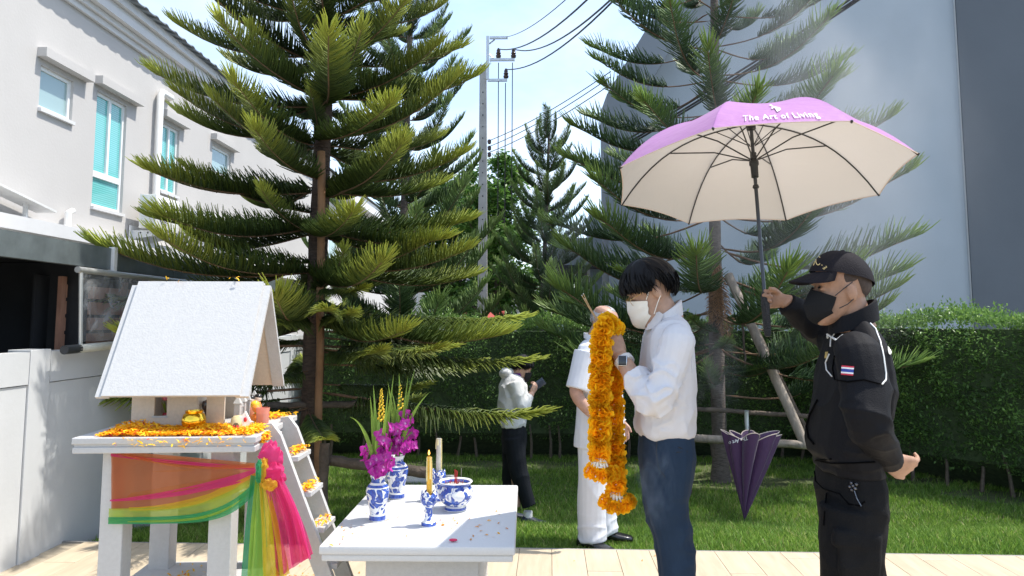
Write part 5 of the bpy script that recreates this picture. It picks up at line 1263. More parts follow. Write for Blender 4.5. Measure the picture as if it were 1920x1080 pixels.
trunk_loft(c, rows, 2.4)
sh1 = None
ARM1 = []
for S_, E_, W_ in ((S1, E1, W1), (S1b, E1b, W1b)):
    c2 = MB(); sgn = math.copysign(1, S_.y)
    limb(c2, [S_ + Vector((-.005, -sgn * .045, .02)), S_ + Vector((.0, 0, .0)), S_.lerp(E_, .45) + Vector((.012, 0, 0)), E_ + Vector((.006, 0, -.008)), E_.lerp(W_, .42)], [.052, .07, .064, .060, .05])
    limb(c2, [E_.lerp(W_, .36), E_.lerp(W_, .56)], [.056, .054]); ARM1.append(c2)
def wr1(co):
    z = co[:, 2]; k = np.clip((1.12 - z) / .1, 0, 1) * np.clip((z - .99) / .03, 0, 1)
    arm = np.exp(-(((co[:, 0] - E1.x) / .1) ** 2 + ((z - E1.z - .03) / .12) ** 2)) * (np.abs(co[:, 1]) > .15)
    return .004 * vnoise(co, (6, 6, 5), 1) + .010 * k * ridge(co, (11, 11, 4), 2) + .012 * arm * ridge(co + .03 * vnoise(co, (7, 7, 7), 9)[:, None], (14, 6, 20), 3) + .008 * (ridge(co + .05 * vnoise(co, (4, 4, 4), 11)[:, None], (6, 6, 3.0), 6) - .4) * (1 - k)
sh1 = link('shirt', fuse(c, 'shirt', .0058, 3, wr=wr1), m_shirt, pr)
for c2 in ARM1: link('sleeve', fuse(c2, 'sleeve', .005, 2, wr=wr1), m_shirt, sh1)
bsh = surf(sh1)
q = MB().tube([onto(bsh, x, y, .001) - P1 for x, y in ((1285, 610), (1293, 630), (1296, 660), (1296, 700))], .0018, 5); q.build('yoke_seam', m_shirt, sh1)
# collar band
def collar(cx, cz, rx, ry, h, tilt, th=.005, gap=.0, flare=.0, rear=0):
    m = MB(); ro = []
    for k in range(41):
        a = -math.pi + gap + (2 * math.pi - 2 * gap) * k / 40; p = Vector((cx - rx * math.cos(a), ry * math.sin(a), cz + tilt * math.cos(a)))
        hh = h * (1 + rear * -math.cos(a)); o = Vector((-math.cos(a), math.sin(a), 0))
        ro.append([p + o * (-th), p + o * th, p + o * (th + flare * .5) + Vector((0, 0, hh * .6)), p + o * (th + flare) + Vector((0, 0, hh)), p + o * (-th + flare) + Vector((0, 0, hh))])
    m.loft(ro); return m
cc = A1(1247, 592)
collar(cc.x, cc.z - .025, .066, .068, .045, -.03, th=.004, flare=-.004, rear=.3).build('collar', m_shirt, pr)
for s_ in (-1, 1):
    a0_ = A1(1219, 590, s_ * .035); q = MB()
    q.add([a0_ + Vector((.03, s_ * .03, .012)), a0_, a0_ + Vector((-.016, s_ * -.004, -.06)), a0_ + Vector((.022, s_ * .038, -.05)), a0_ + Vector((.045, s_ * .04, .0))], [(0, 1, 2, 3, 4)])
    q.build('collar_flap', m_shirt, pr)
m_navy = cloth('navy_trousers', (.018, .034, .062), .75, var=.1, bump=.2, bscale=260)
c = MB(); rows = []
for y, f, bk, w_ in ((804, 1195, 1307, .160), (815, 1195, 1308, .165), (850, 1194, 1311, .178), (885, 1196, 1305, .18), (915, 1200, 1297, .172), (935, 1206, 1290, .15)):
    a_, d_ = A1(f, y, .09), A1(bk, y, -.09); rows.append((A1(f, y).z, a_.x, d_.x, w_))
trunk_loft(c, rows, 2.4)
for s_, sh_ in ((-1, 0), (1, -.012)):
    P_ = leg1(s_)
    limb(c, P_, [.084, .08, .07, .066, .065, .068])
def wr2(co): return .004 * ridge(co, (6, 6, 3), 4) + .003 * vnoise(co, (10, 10, 4), 5) + .006 * np.exp(-((co[:, 2] - .66) / .1) ** 2) * ridge(co, (5, 5, 14), 8)
tr1 = link('trousers', fuse(c, 'trousers', .0065, 3, wr=wr2), m_navy, pr)
bt1 = surf(tr1)
MB().tube([onto(bt1, x, y, .001) - P1 for x, y in ((1232, 828), (1231, 850), (1236, 880), (1248, 895))], .0022, 5).build('pocket_seam', m_dark, pr)
MB().tube([onto(bt1, x, y, .001) - P1 for x, y in ((1268, 848), (1290, 847), (1309, 838))], .0022, 5).build('pocket_seam', m_dark, pr)
m_shoe = M('black_leather', (.012, .012, .013), .25, coat=.3, bump=.1)
q = MB()
for s_ in (-1, 1): shoe(q, (leg1(s_)[-1].x + .09, s_ * .085, 0), (-1, 0, 0))
q.build('shoes', m_shoe, pr)
m_hair = M('black_hair', (.006, .0055, .006), .5, spec=.18, var=.3, vscale=30)
def low1(a): return np.interp(a, [0, 30, 55, 72, 84, 100, 118, 140, 180], [-1, -3, -6, -16, -14, 8, -28, -42, -46])
hair_shell(H1, low1, (.119, .098, .109), 3, jag=7, ridge_=.06).build('hair', m_hair, pr)
m_wmask = cloth('white_mask', (.78, .74, .66), .85, bump=.1)
mk = face_mask(H1, .004, -.132, 68, .02, pleat=2.5).build('face_mask', m_wmask, pr)
for s_ in (-1, 1):
    MB().tube([H1 @ Vector((-.045, s_ * .074, -.02)), H1 @ Vector((-.02, s_ * .08, .008)), H1 @ Vector((.008, s_ * .083, .026))], .0018, 5).build('ear_loop', m_wmask, mk)
    MB().tube([H1 @ Vector((-.04, s_ * .07, -.085)), H1 @ Vector((-.01, s_ * .078, -.05)), H1 @ Vector((.012, s_ * .083, -.028))], .0018, 5).build('ear_loop', m_wmask, mk)
    MB().ball(H1 @ Vector((-.0885, s_ * .032, .006)), (.005, .014, .003), 8, 6).build('closed_eye', m_hair, pr)
    MB().ball(H1 @ Vector((-.094, s_ * .033, .029)), (.004, .018, .0035), 8, 6).build('eyebrow', m_hair, pr)
gl = MB(); m_gf = M('thin_gold_frame', (.55, .38, .16), .3, metal=1)
for s_ in (-1, 1):
    gl.tube([H1 @ Vector((-.104 + .006 * math.sin(a / 3) ** 2, s_ * (.034 + .024 * math.cos(a / 3)), -.004 + .019 * math.sin(a / 3))) for a in range(20)], .0011, 5)
    gl.tube([H1 @ Vector((-.102, s_ * .058, .004)), H1 @ Vector((-.06, s_ * .074, .01)), H1 @ Vector((.005, s_ * .082, .016))], .0013, 5)
gl.tube([H1 @ Vector((-.105, .011, 0)), H1 @ Vector((-.107, 0, .004)), H1 @ Vector((-.105, -.011, 0))], .0011, 5)
gl.build('eyeglasses', m_gf, pr)
# wrist watch
ws = W1.lerp(E1, .13); dw = (W1 - E1).normalized(); m_strap = M('pale_strap', (.62, .60, .58), .5); uw = dw.cross(Vector((0, 1, 0))).normalized(); vw = dw.cross(uw)
wa = MB().loft([[ws + dw * h_ + uw * (r_ * math.cos(k / 12 * math.pi)) + vw * (r_ * math.sin(k / 12 * math.pi)) for k in range(24)] for h_, r_ in ((-.011, .034), (-.011, .0375), (.011, .0375), (.011, .034))]).build('wristwatch', m_strap, pr)
q = MB(); cw = ws + Vector((-.012, -.037, .006)); nq = (cw - ws).normalized(); q.box(cw, (.036, .012, .042), rot=(nq.to_track_quat('-Y', 'Z')).to_euler(), bev=.005); q.build('watch_case', M('watch_case', (.6, .6, .62), .2, metal=.9), wa)
q = MB(); q.box(cw + nq * .0065, (.03, .003, .036), rot=(nq.to_track_quat('-Y', 'Z')).to_euler(), bev=.001); q.build('watch_face', M('watch_glass', (.02, .022, .028), .08), wa)

# ---- garland and incense
ga = thing('flower_garland', 'long orange marigold garland looped over the praying hands', 'garland', at(1140, 615, 2.88))
def marigold_mesh(seed):
    rg = np.random.default_rng(seed); V = []; F = []; A = []
    n = 74
    for i in range(n):
        th = math.acos(1 - 2 * (i + .5) / n); ph = i * 2.39996 + rg.normal(0, .15)
        d = Vector((math.sin(th) * math.cos(ph), math.sin(th) * math.sin(ph), math.cos(th))); s = d.cross(Vector(rg.normal(0, 1, 3))).normalized(); u = d.cross(s)
        L = 1 + rg.normal(0, .09); w_ = .27 + rg.random() * .1; b = len(V); k = rg.uniform(-.25, .25)
        base = Vector((d.x, d.y, d.z * .62)) * .55; tip = Vector((d.x, d.y, d.z * .62)) * L
        for p, q, a in ((base - s * .08, 0, 0), (base + s * .08, 0, 0), (tip * .93 + s * w_ + u * k, 1, .8), (tip * 1.03 + u * (k * .5 + .08), 1, 1), (tip * .93 - s * w_ - u * k, 1, .8)): V.append(tuple(p)); A.append(min(1, a * .75 + rg.random() * .3))
        F += [(b, b + 1, b + 2), (b, b + 2, b + 3), (b, b + 3, b + 4)]
    return fast_mesh('marigold', V, F, {'age': A})
MG = [marigold_mesh(s) for s in range(3)]
m_mari = leafmat('marigold_flower', 0, 0, trans=.4, rough=.65, stops=[(0, (.85, .33, .0)), (.4, (.96, .50, .004)), (1, (.99, .64, .015))])
def strand(path, r, pitch, rd, Y):
    P = [at(x, y, yy) for x, y, yy in path]; d = [0]
    for a, b in zip(P[:-1], P[1:]): d.append(d[-1] + (b - a).length)
    n = int(d[-1] / pitch)
    for k in range(n + 1):
        s = d[-1] * k / n; i = max(j for j in range(len(P) - 1) if d[j] <= s + 1e-9); t_ = (s - d[i]) / (d[i + 1] - d[i]); c = P[i].lerp(P[i + 1], t_); dr = (P[min(i + 2, len(P) - 1)] - P[max(i - 1, 0)]).normalized()
        o = link('marigold', MG[k % 3], m_mari, ga); o.location = wm(ga).inverted() @ (c + Vector((rd.gauss(0, .0022), rd.gauss(0, .0022), 0))); o.rotation_mode = 'QUATERNION'
        o.rotation_quaternion = dr.to_track_quat('Z', 'X') @ Matrix.Rotation(rd.uniform(0, 6.28), 3, 'Z').to_quaternion(); q = r * rd.uniform(.93, 1.08); o.scale = (q, q, q * .85)
rd = random.Random(8)
strand([(1124, 858, 2.85), (1125, 800, 2.85), (1126, 720, 2.85), (1127, 650, 2.85), (1129, 624, 2.85), (1134, 609, 2.86), (1142, 606, 2.88), (1150, 612, 2.91), (1153, 622, 2.93)], .042, .0185, rd, 0)
strand([(1151, 662, 2.95), (1150, 700, 2.94), (1150, 760, 2.94), (1151, 820, 2.94), (1153, 880, 2.93), (1155, 922, 2.93)], .04, .0185, rd, 0)
strand([(1103, 882, 2.84), (1116, 889, 2.82), (1134, 893, 2.82), (1155, 886, 2.84)], .028, .015, rd, 0)
strand([(1131, 937, 2.92), (1141, 947, 2.9), (1156, 952, 2.89), (1171, 947, 2.9), (1183, 938, 2.92)], .028, .015, rd, 0)
m_bud = M('white_bud', (.78, .76, .66), .6)
for cx_, cy_, yy in ((1125, 869, 2.845), (1155, 932, 2.92)):
    for k in range(12):
        a = k * 2 * math.pi / 12; c_ = at(cx_, cy_, yy); p0 = c_ + Vector((.014 * math.cos(a), .014 * math.sin(a), .02)); p1 = c_ + Vector((.030 * math.cos(a), .030 * math.sin(a), -.012 + rd.uniform(-.006, .006)))
        MB().tube([p0, p0.lerp(p1, .5), p1], [.003, .0055, .003], 6).build('white_bud', m_bud, ga, world=True)
ic = thing('incense_sticks', 'thin burning incense sticks rising from the praying hands', 'incense', at(1128, 604, 2.9))
m_inc = M('incense_stick', (.42, .27, .13), .8, var=.2, vscale=40)
for k, (x0_, x1_, y1_) in enumerate(((1131, 1091, 554), (1128, 1094, 551), (1133, 1097, 560))):
    MB().tube([at(x0_, 622, 2.9 + .008 * k), at(x1_, y1_, 2.9 + .02 * k)], .0017, 5).build('stick', m_inc, ic, world=True)
    MB().ball(at(x1_, y1_, 2.9 + .02 * k), .0026, 6, 5).build('ember', M('grey_ash', (.4, .38, .36), .9) if 'grey_ash' not in bpy.data.materials else bpy.data.materials['grey_ash'], ic, world=True)

# ---- the guard in black with the umbrella
P2 = Vector((1.2, 2.72, 0))
def A2(px, py, dy=0): return at(px, py, P2.y + dy) - P2
gd = thing('person', 'person in black cap, black mask and black jacket holding up the open umbrella', 'person', P2)
sk2 = skin('skin_tan', (.42, .235, .15))
H2 = Matrix.Translation(A2(1577, 546)) @ Matrix.Rotation(R(2), 4, 'Y') @ Matrix.Scale(.99, 4)
W2 = A2(1670, 866, -.12); E2 = A2(1628, 795, -.27); S2 = A2(1612, 668, -.19)
HK = Vector((.9714, 3.023, 1.566)) - P2       # where the hand closes on the shaft
W2b = HK + Vector((.085, .024, -.012)); E2b = A2(1556, 632, .42); S2b = A2(1592, 655, .2)
b = MB(); skull(b, H2)
limb(b, [A2(1588, 560), A2(1596, 588), A2(1603, 618)], [.06, .062, .075])
trunk_loft(b, [(1.36, -.05, .04, .13), (1.28, -.07, .05, .16), (1.1, -.08, .05, .16), (.95, -.09, .02, .15), (.8, -.07, .03, .13)])
limb(b, [S2, E2, W2], [.05, .045, .029]); limb(b, [S2b, E2b, W2b], [.05, .045, .029])
hand(b, W2, A2(1716, 880, -.06) - W2, (.1, -.75, -.55), 1, curl=(16, 26, 20), sc_=1.15, thumb=(.95, .3, .1))
hand(b, W2b, (-1, 0, .1), (0, 1, 0), -1, curl=(72, 85, 55), sc_=1.0, thumb=(.75, .35, -.75))
for s_ in (-1, 1): limb(b, [(-.05, s_ * .09, .82), (-.075, s_ * .095, .48), (-.075, s_ * .1, .06)], [.06, .045, .035])
link('body', fuse(b, 'body', .0042, 3), sk2, gd)
m_jack = cloth('black_jacket', (.0075, .0075, .0095), .7, var=.12, bump=.2, bscale=240, sheen=.12)
c = MB(); rows = []
for y, f, bk, w_ in ((604, 1566, 1640, .085), (618, 1556, 1652, .14), (634, 1547, 1662, .19), (655, 1540, 1671, .222), (690, 1530, 1679, .232), (730, 1522, 1684, .232), (765, 1516, 1680, .226), (800, 1510, 1671, .22), (830, 1506, 1664, .214), (852, 1508, 1662, .208), (864, 1518, 1664, .196), (882, 1520, 1668, .192)):
    a_, d_ = A2(f, y, .13), A2(bk, y, -.13); rows.append((A2(f, y).z, a_.x, d_.x, w_))
trunk_loft(c, rows, 2.5)
c2 = MB(); c3 = MB()
limb(c2, [S2 + Vector((0, .06, .03)), S2 + Vector((0, .0, .0)), S2.lerp(E2, .5) + Vector((.005, 0, 0)), E2, E2.lerp(W2, .5), W2 - (W2 - E2).normalized() * .012], [.058, .08, .076, .07, .058, .048])
limb(c3, [S2b + Vector((0, -.02, .01)), S2b.lerp(E2b, .5), E2b, E2b.lerp(W2b, .5), W2b + (E2b - W2b).normalized() * .012], [.088, .08, .072, .058, .045])
def wr3(co):
    z = co[:, 2]; hem = np.clip((1.05 - z) / .12, 0, 1); d_ = np.hypot(co[:, 0] - E2.x, z - E2.z); arm = np.exp(-(d_ / .14) ** 2) * (co[:, 1] < -.16)
    d2 = np.exp(-((z - (E2b.z)) / .12) ** 2) * (co[:, 1] > .22)
    return .004 * vnoise(co, (5, 5, 4), 1) + .008 * hem * ridge(co, (4, 4, 9), 2) + .007 * arm * ridge(co + .04 * vnoise(co, (5, 5, 5), 12)[:, None], (7, 5, 13), 3) + .006 * ridge(co, (4, 5, 4), 7) * (1 - hem) + .009 * d2 * ridge(co, (16, 5, 9), 9)
jk = link('jacket', fuse(c, 'jacket', .006, 3, wr=wr3), m_jack, gd)
sl2 = link('sleeve', fuse(c2, 'sleeve', .0055, 2, wr=wr3), m_jack, jk); link('sleeve', fuse(c3, 'sleeve', .0055, 2, wr=wr3), m_jack, jk)
cc = A2(1600, 600); collar(cc.x, cc.z - .022, .082, .08, .062, -.028, th=.005, flare=-.006, rear=.12).build('collar', m_jack, gd)
m_seam = M('black_seam', (.002, .002, .0025), .9, spec=.05); bj = surf(jk, sl2); m_pipe = M('white_piping', (.72, .72, .70), .6)
def pipe(pts, r=.0026, name='piping', mat=None):
    P_ = []
    for (x0_, y0_), (x1_, y1_) in zip(pts[:-1], pts[1:]):
        for k in range(4): P_.append(onto(bj, x0_ + (x1_ - x0_) * k / 4, y0_ + (y1_ - y0_) * k / 4, .0025))
    P_.append(onto(bj, *pts[-1], .0025))
    MB().tube([p - P2 for p in P_], r, 6).build(name, mat or m_pipe, jk, world=False)
pipe([(1631, 607), (1641, 617), (1650, 640), (1656, 670), (1660, 700), (1660, 712), (1653, 721)])
pipe([(1566, 626), (1559, 635), (1558, 650)]); pipe([(1556, 664), (1549, 680), (1551, 694), (1561, 706)])
pipe([(1556, 594), (1552, 606), (1551, 622), (1553, 634)], .004, 'zip')
pipe([(1662, 602), (1668, 616)], .003)
# seams of the pouch pocket and the hem band
pipe([(1534, 750), (1519, 778), (1513, 800), (1517, 820), (1527, 832)], .004, 'pocket_edge', m_seam)
pipe([(1520, 862), (1560, 868), (1600, 868), (1640, 866)], .003, 'hem_seam', m_seam)
pipe([(1566, 668), (1562, 690), (1566, 712), (1590, 716), (1620, 712), (1650, 720)], .0025, 'sleeve_seam', m_seam)
# flag patch: red, white, blue, white, red
cols = [(.55, .03, .06), (.8, .8, .8), (.03, .06, .32), (.8, .8, .8), (.55, .03, .06)]; hts = [0, 1 / 6, 2 / 6, 4 / 6, 5 / 6, 1]
fl = None
for k in range(5):
    def fp(u, v, k=k):
        v = hts[k] + (hts[k + 1] - hts[k]) * v; x = 1579.5 + 22.5 * u - 1.5 * v; y = 685 + 17.5 * v + 2.2 * u
        return onto(bj, x, y, .003) - P2
    o = MB().sheet(fp, 8, 2).build('flag_patch' if k == 0 else 'flag_stripe', M('flag_stripe_%d' % k, cols[k], .7), jk if k == 0 else fl)
    if k == 0: fl = o
em = MB().sheet(lambda u, v: onto(bj, 1667.5 + 4.2 * v * math.cos(6.2832 * u), 651 + 14 * v * math.sin(6.2832 * u), .003) - P2, 16, 3).build('round_emblem', M('emblem_thread', (.66, .65, .60), .7, var=.5, vscale=90), jk)
em2 = MB().sheet(lambda u, v: onto(bj, 1549 + 5 * u - 2 * v, 660 + 12 * v, .003) - P2, 4, 5).build('gold_badge', M('gold_thread', (.5, .36, .12), .5, var=.4, vscale=80), jk)
m_cargo = cloth('black_cargo_cotton', (.008, .008, .0088), .85, var=.15, bump=.3, bscale=200, sheen=.15)
c = MB(); rows = []
for y, f, bk, w_ in ((872, 1522, 1664, .186), (900, 1521, 1674, .195), (940, 1523, 1672, .198), (980, 1526, 1664, .19), (1000, 1530, 1655, .17)):
    a_, d_ = A2(f, y, .13), A2(bk, y, -.13); rows.append((A2(f, y).z, a_.x, d_.x, w_))
trunk_loft(c, rows, 2.6)
for s_ in (-1, 1):
    P_ = [A2(x, y, s_ * .095) for x, y in (((1598, 950), (1597, 1010), (1598, 1080)) if s_ < 0 else ((1594, 950), (1594, 1010), (1604, 1080)))]; P_ += [Vector((P_[-1].x, s_ * .1, .25)), Vector((P_[-1].x, s_ * .1, .06))]
    limb(c, P_, [.108, .106, .1, .09, .085])
# cargo pocket
pc = A2(1612, 1062, -.185); c.box(pc + Vector((0, .0, -.03)), (.13, .03, .2), bev=.008); c.box(A2(1606, 1012, -.185), (.15, .036, .05), rot=Matrix.Rotation(R(8), 3, 'Y').to_euler(), bev=.008)
def wr4(co): return .006 * ridge(co, (4, 4, 5), 4) + .004 * vnoise(co, (9, 9, 5), 5)
tc_ = link('trousers', fuse(c, 'trousers', .0065, 2, wr=wr4), m_cargo, gd)
bj = surf(tc_)
def seam(pts, r=.003):
    MB().tube([onto(bj, x, y, .001) - P2 for x, y in pts], r, 5).build('pocket_seam', m_seam, gd)
seam([(1528, 884), (1530, 902), (1545, 917), (1575, 926), (1592, 945), (1612, 948), (1622, 940)]); seam([(1550, 925), (1547, 960), (1545, 985)])
q = MB()
for s_ in (-1, 1): shoe(q, (.03, s_ * .1, 0), (-1, 0, 0), .29, .052, .1)
q.build('boots', m_shoe, gd)
# key fob hanging from the pocket
kf = MB()
for dx, dy in ((0, 0), (6, -3), (-5, 2), (4, 5), (-2, -5), (-1, 8)): kf.ball(onto(bj, 1601 + dx, 911 + dy, .006) - P2, .006, 8, 6)
kf.tube([onto(bj, x, y, .004) - P2 for x, y in ((1603, 920), (1608, 935), (1616, 949))], .0025, 5)
kf.build('key_fob', M('black_metal', (.12, .12, .13), .25, metal=.8, var=.6, vscale=150), gd)
# short cropped hair, cap and mask
hair_shell(H2, lambda a: np.interp(a, [0, 60, 80, 96, 105, 122, 150, 180], [28, 26, -2, 2, 6, -24, -34, -36]), (.103, .0815, .0975), 5, ridge_=.01, jag=2, strands=0).build('hair', M('cropped_hair', (.045, .03, .024), .8, var=.4, vscale=90), gd)
m_cap = cloth('charcoal_cap', (.014, .012, .015), .8, var=.1, bump=.3, bscale=260)
def capfn(u, v):
    az = -math.pi + 2 * math.pi * u; lo_ = R(np.interp(abs(math.degrees(az)), [0, 60, 120, 180], [21, 19, 8, -3])); el = lo_ + (math.pi / 2 - .001 - lo_) * v
    k = 1.0 + .012 * math.sin(3 * az) * math.sin(math.pi * v) + .06 * math.exp(-(az / .9) ** 2) * math.sin(math.pi * min(1, v * .95)) ** 1 + .02 * noise.noise(Vector((math.cos(az) * 2, math.sin(az) * 2, el * 2)))
    return H2 @ Vector((.006 - (.118 + .009 * math.cos(az)) * k * math.cos(el) * math.cos(az), .095 * k * math.cos(el) * math.sin(az),   .026 + .121 * k * math.sin(el)))
cpo = MB().sheet(capfn, 64, 20).build('cap', m_cap, gd)
def brim(u, v, t=0):
    a = R(-62 + 124 * u); e = math.cos(a * 1.4) ** .7 if abs(a) < 1.08 else .05
    r0 = Vector((.006 - .112 * math.cos(a), .09 * math.sin(a), .066)); out = Vector((-math.cos(a * .35), math.sin(a) * .25, -.42 - .25 * abs(math.sin(a)) ** 2))
    return H2 @ (r0 + out * (.083 * v * max(.12, e)) + Vector((0, 0, -.03 * (abs(math.sin(a)) ** 2) * v - t)))
br = MB(); r_ = []
for i in range(31):
    u = i / 30; r_.append([brim(u, v / 8) for v in range(9)] + [brim(u, v / 8, .004) for v in range(8, -1, -1)])
br.loft(r_); br.build('visor', m_cap, cpo)
MB().ball(H2 @ Vector((.006, 0, .148)), (.009, .009, .005), 10, 6).build('cap_button', m_cap, cpo)
mk2 = face_mask(H2, .004, -.128, 66, .034, point=1, peak=.45).build('face_mask', cloth('black_mask', (.014, .014, .015), .85), gd)
for s_ in (-1, 1):
    MB().tube([H2 @ Vector((-.05, s_ * .07, -.02)), H2 @ Vector((-.02, s_ * .078, .008)), H2 @ Vector((.006, s_ * .083, .03))], .0017, 5).build('ear_loop', m_dark, mk2)
    MB().tube([H2 @ Vector((-.035, s_ * .068, -.065)), H2 @ Vector((-.01, s_ * .078, -.05)), H2 @ Vector((.01, s_ * .083, -.03))], .0017, 5).build('ear_loop', m_dark, mk2)
    MB().ball(H2 @ Vector((-.0925, s_ * .032, .009)), (.004, .012, .0045), 8, 6).build('eye', m_hair, gd)
    MB().ball(H2 @ Vector((-.0955, s_ * .034, .028)), (.004, .017, .0035), 8, 6).build('eyebrow', m_hair, gd)

# ---- lettering helper
def text_mesh(s, size=1.0, bold=0.0, italic=0.0, space=1.0):
    cu = bpy.data.curves.new('txt', 'FONT'); cu.body = s; cu.size = size; cu.align_x = 'CENTER'; cu.align_y = 'CENTER'; cu.offset = bold; cu.shear = italic; cu.space_character = space; cu.resolution_u = 3
    o = bpy.data.objects.new('txt', cu); COL.objects.link(o); dg = bpy.context.evaluated_depsgraph_get(); me = bpy.data.meshes.new_from_object(o.evaluated_get(dg)); bpy.data.objects.remove(o); bpy.data.curves.remove(cu)
    bm = bmesh.new(); bm.from_mesh(me); bmesh.ops.triangulate(bm, faces=bm.faces); bmesh.ops.subdivide_edges(bm, edges=[e for e in bm.edges if e.calc_length() > size * .12], cuts=3); bm.to_mesh(me); bm.free(); return me
def map_text(me, fn):
    for v in me.vertices: v.co = fn(v.co.x, v.co.y)
    me.update(); return me
m_goldt = M('gold_letters', (.62, .48, .22), .5)
bc_ = surf(cpo)
def letter(pts): MB().tube([onto(bc_, x, y, .0015) - P2 for x, y in pts], .0017, 5).build('cap_letter', m_goldt, cpo)
letter([(1534.5 + 4.5 * math.cos(R(q)), 489 - 8 * math.sin(R(q))) for q in range(45, 330, 15)]); letter([(1541, 497), (1542, 498)])
letter([(1525 + 2.5 * math.cos(R(q)), 491 - 7 * math.sin(R(q))) for q in range(-80, 90, 20)])

# ---- the old man in white
P3 = Vector((.5, 5.22, lawn_z(0, 5.22) + .03))
om = thing('person', 'person with thin grey hair in white short sleeved uniform, behind the marigold garland', 'person', P3, R(152))
sk3 = skin('skin_ruddy', (.46, .265, .19)); m_wuni = cloth('white_uniform', (.60, .61, .645), .75, var=.02, bump=.15)
H3 = Matrix.Translation((-.05, 0, 1.50)) @ Matrix.Rotation(R(-24), 4, 'Y') @ Matrix.Scale(.97, 4)
b = MB(); skull(b, H3); limb(b, [(-.035, 0, 1.48), (.0, 0, 1.42), (.015, 0, 1.35)], [.058, .06, .075])
trunk_loft(b, [(1.34, -.06, .08, .14), (1.2, -.1, .1, .17), (1.0, -.12, .09, .16), (.8, -.1, .1, .15)])
S3, E3, W3 = Vector((.0, -.2, 1.30)), Vector((.03, -.28, 1.03)), Vector((-.08, -.25, .80)); S3b, E3b, W3b = Vector((.0, .2, 1.30)), Vector((.04, .27, 1.04)), Vector((-.12, .24, .86))
limb(b, [S3, E3, W3], [.05, .045, .03]); limb(b, [S3b, E3b, W3b], [.05, .045, .03])
hand(b, W3, (-.25, .05, -1), (.1, -1, 0), 1, curl=(18, 22, 18)); hand(b, W3b, (-.7, -.1, -.6), (.1, 1, .2), -1, curl=(35, 45, 30))
for s_ in (-1, 1): limb(b, [(0, s_ * .09, .8), (0, s_ * .1, .45), (0, s_ * .11, .06)], [.08, .05, .035])
link('body', fuse(b, 'body', .005, 3), sk3, om)
c = MB(); trunk_loft(c, [(1.39, -.05, .075, .08), (1.375, -.07, .09, .13), (1.35, -.085, .105, .175), (1.3, -.11, .12, .205), (1.2, -.135, .12, .205), (1.05, -.155, .12, .2), (.9, -.165, .125, .205), (.76, -.165, .135, .212), (.665, -.165, .14, .218)], 2.5)
for S_, E_ in ((S3, E3), (S3b, E3b)): limb(c, [S_ + Vector((0, 0, .01)), S_.lerp(E_, .5), S_.lerp(E_, .92)], [.08, .08, .082])
def wr5(co): return .005 * ridge(co, (5, 5, 3), 1) + .003 * vnoise(co, (9, 9, 5), 2)
link('shirt', fuse(c, 'shirt', .0075, 3, wr=wr5), m_wuni, om)
collar(.02, 1.385, .07, .07, .035, -.015, th=.004).build('collar', m_wuni, om)
c = MB(); trunk_loft(c, [(.85, -.13, .12, .17), (.75, -.13, .13, .185), (.66, -.12, .12, .18)], 2.5)
for s_ in (-1, 1): limb(c, [(0, s_ * .09, .75), (.0, s_ * .095, .45), (.01, s_ * .1, .2), (.0, s_ * .105, .05)], [.11, .1, .092, .09])
def wr6(co): return .006 * ridge(co, (5, 5, 3), 4) + .008 * np.clip((.25 - co[:, 2]) / .2, 0, 1) * ridge(co, (5, 5, 14), 8)
link('trousers', fuse(c, 'trousers', .0075, 3, wr=wr6), m_wuni, om)
for s_ in (-1, 1):
    q = MB(); shoe(q, (.1, s_ * .105, 0), (-1, s_ * .25, 0), .29, .05, .085); q.build('shoe', m_shoe, om)
hair_shell(H3, lambda a: np.interp(a, [0, 60, 75, 95, 120, 180], [62, 55, 5, 12, -25, -35]), (.1, .081, .094), 9, ridge_=.02, jag=3, strands=10).build('hair', M('grey_hair', (.35, .34, .34), .7, var=.4, vscale=60), om)
MB().loft([oval(W3 + (E3 - W3).normalized() * h_, r_, r_, 16) for h_, r_ in ((.01, .034), (.012, .036), (.016, .036), (.018, .034))]).build('bracelet', m_pipe, om)

# ---- the person with the phone
P4 = Vector((-.12, 6.95, lawn_z(0, 6.95)))
def A4(px, py, dy=0): return at(px, py, P4.y + dy) - P4
ph = thing('person', 'person in thin white hooded jacket and black trousers looking at a phone', 'person', P4)
sk4 = skin('skin_fair', (.55, .34, .25)); m_sheer = cloth('thin_white_jacket', (.60, .60, .585), .6, var=.06, bump=.2, bscale=160)
H4 = Matrix.Translation(A4(979, 689)) @ Matrix.Rotation(math.pi, 4, 'Z') @ Matrix.Rotation(R(-26), 4, 'Y') @ Matrix.Scale(.88, 4)
b = MB(); skull(b, H4); limb(b, [A4(976, 692), A4(968, 702), A4(962, 714)], [.05, .052, .065])
trunk_loft(b, [(A4(0, y).z, A4(f, y).x, A4(k_, y).x, w_) for y, f, k_, w_ in ((712, 980, 952, .11), (740, 984, 946, .14), (790, 982, 944, .13), (820, 984, 942, .14))])
E4 = A4(978, 762, -.15); W4 = A4(998, 737, -.05); S4 = A4(962, 716, -.15); E4b = A4(976, 762, .15); W4b = A4(997, 735, .04); S4b = A4(962, 716, .15)
limb(b, [S4, E4, W4], [.04, .036, .024]); limb(b, [S4b, E4b, W4b], [.04, .036, .024])
hand(b, W4, (.35, .1, .8), (.6, -.7, -.2), 1, curl=(35, 45, 35), sc_=.86); hand(b, W4b, (.35, -.1, .8), (.6, .7, -.2), -1, curl=(35, 45, 35), sc_=.86)
for s_ in (-1, 1): limb(b, [A4(962, 800, s_ * .07), A4(966, 880, s_ * .07), A4(970, 950, s_ * .07)], [.07, .045, .03])
link('body', fuse(b, 'body', .005, 3), sk4, ph)
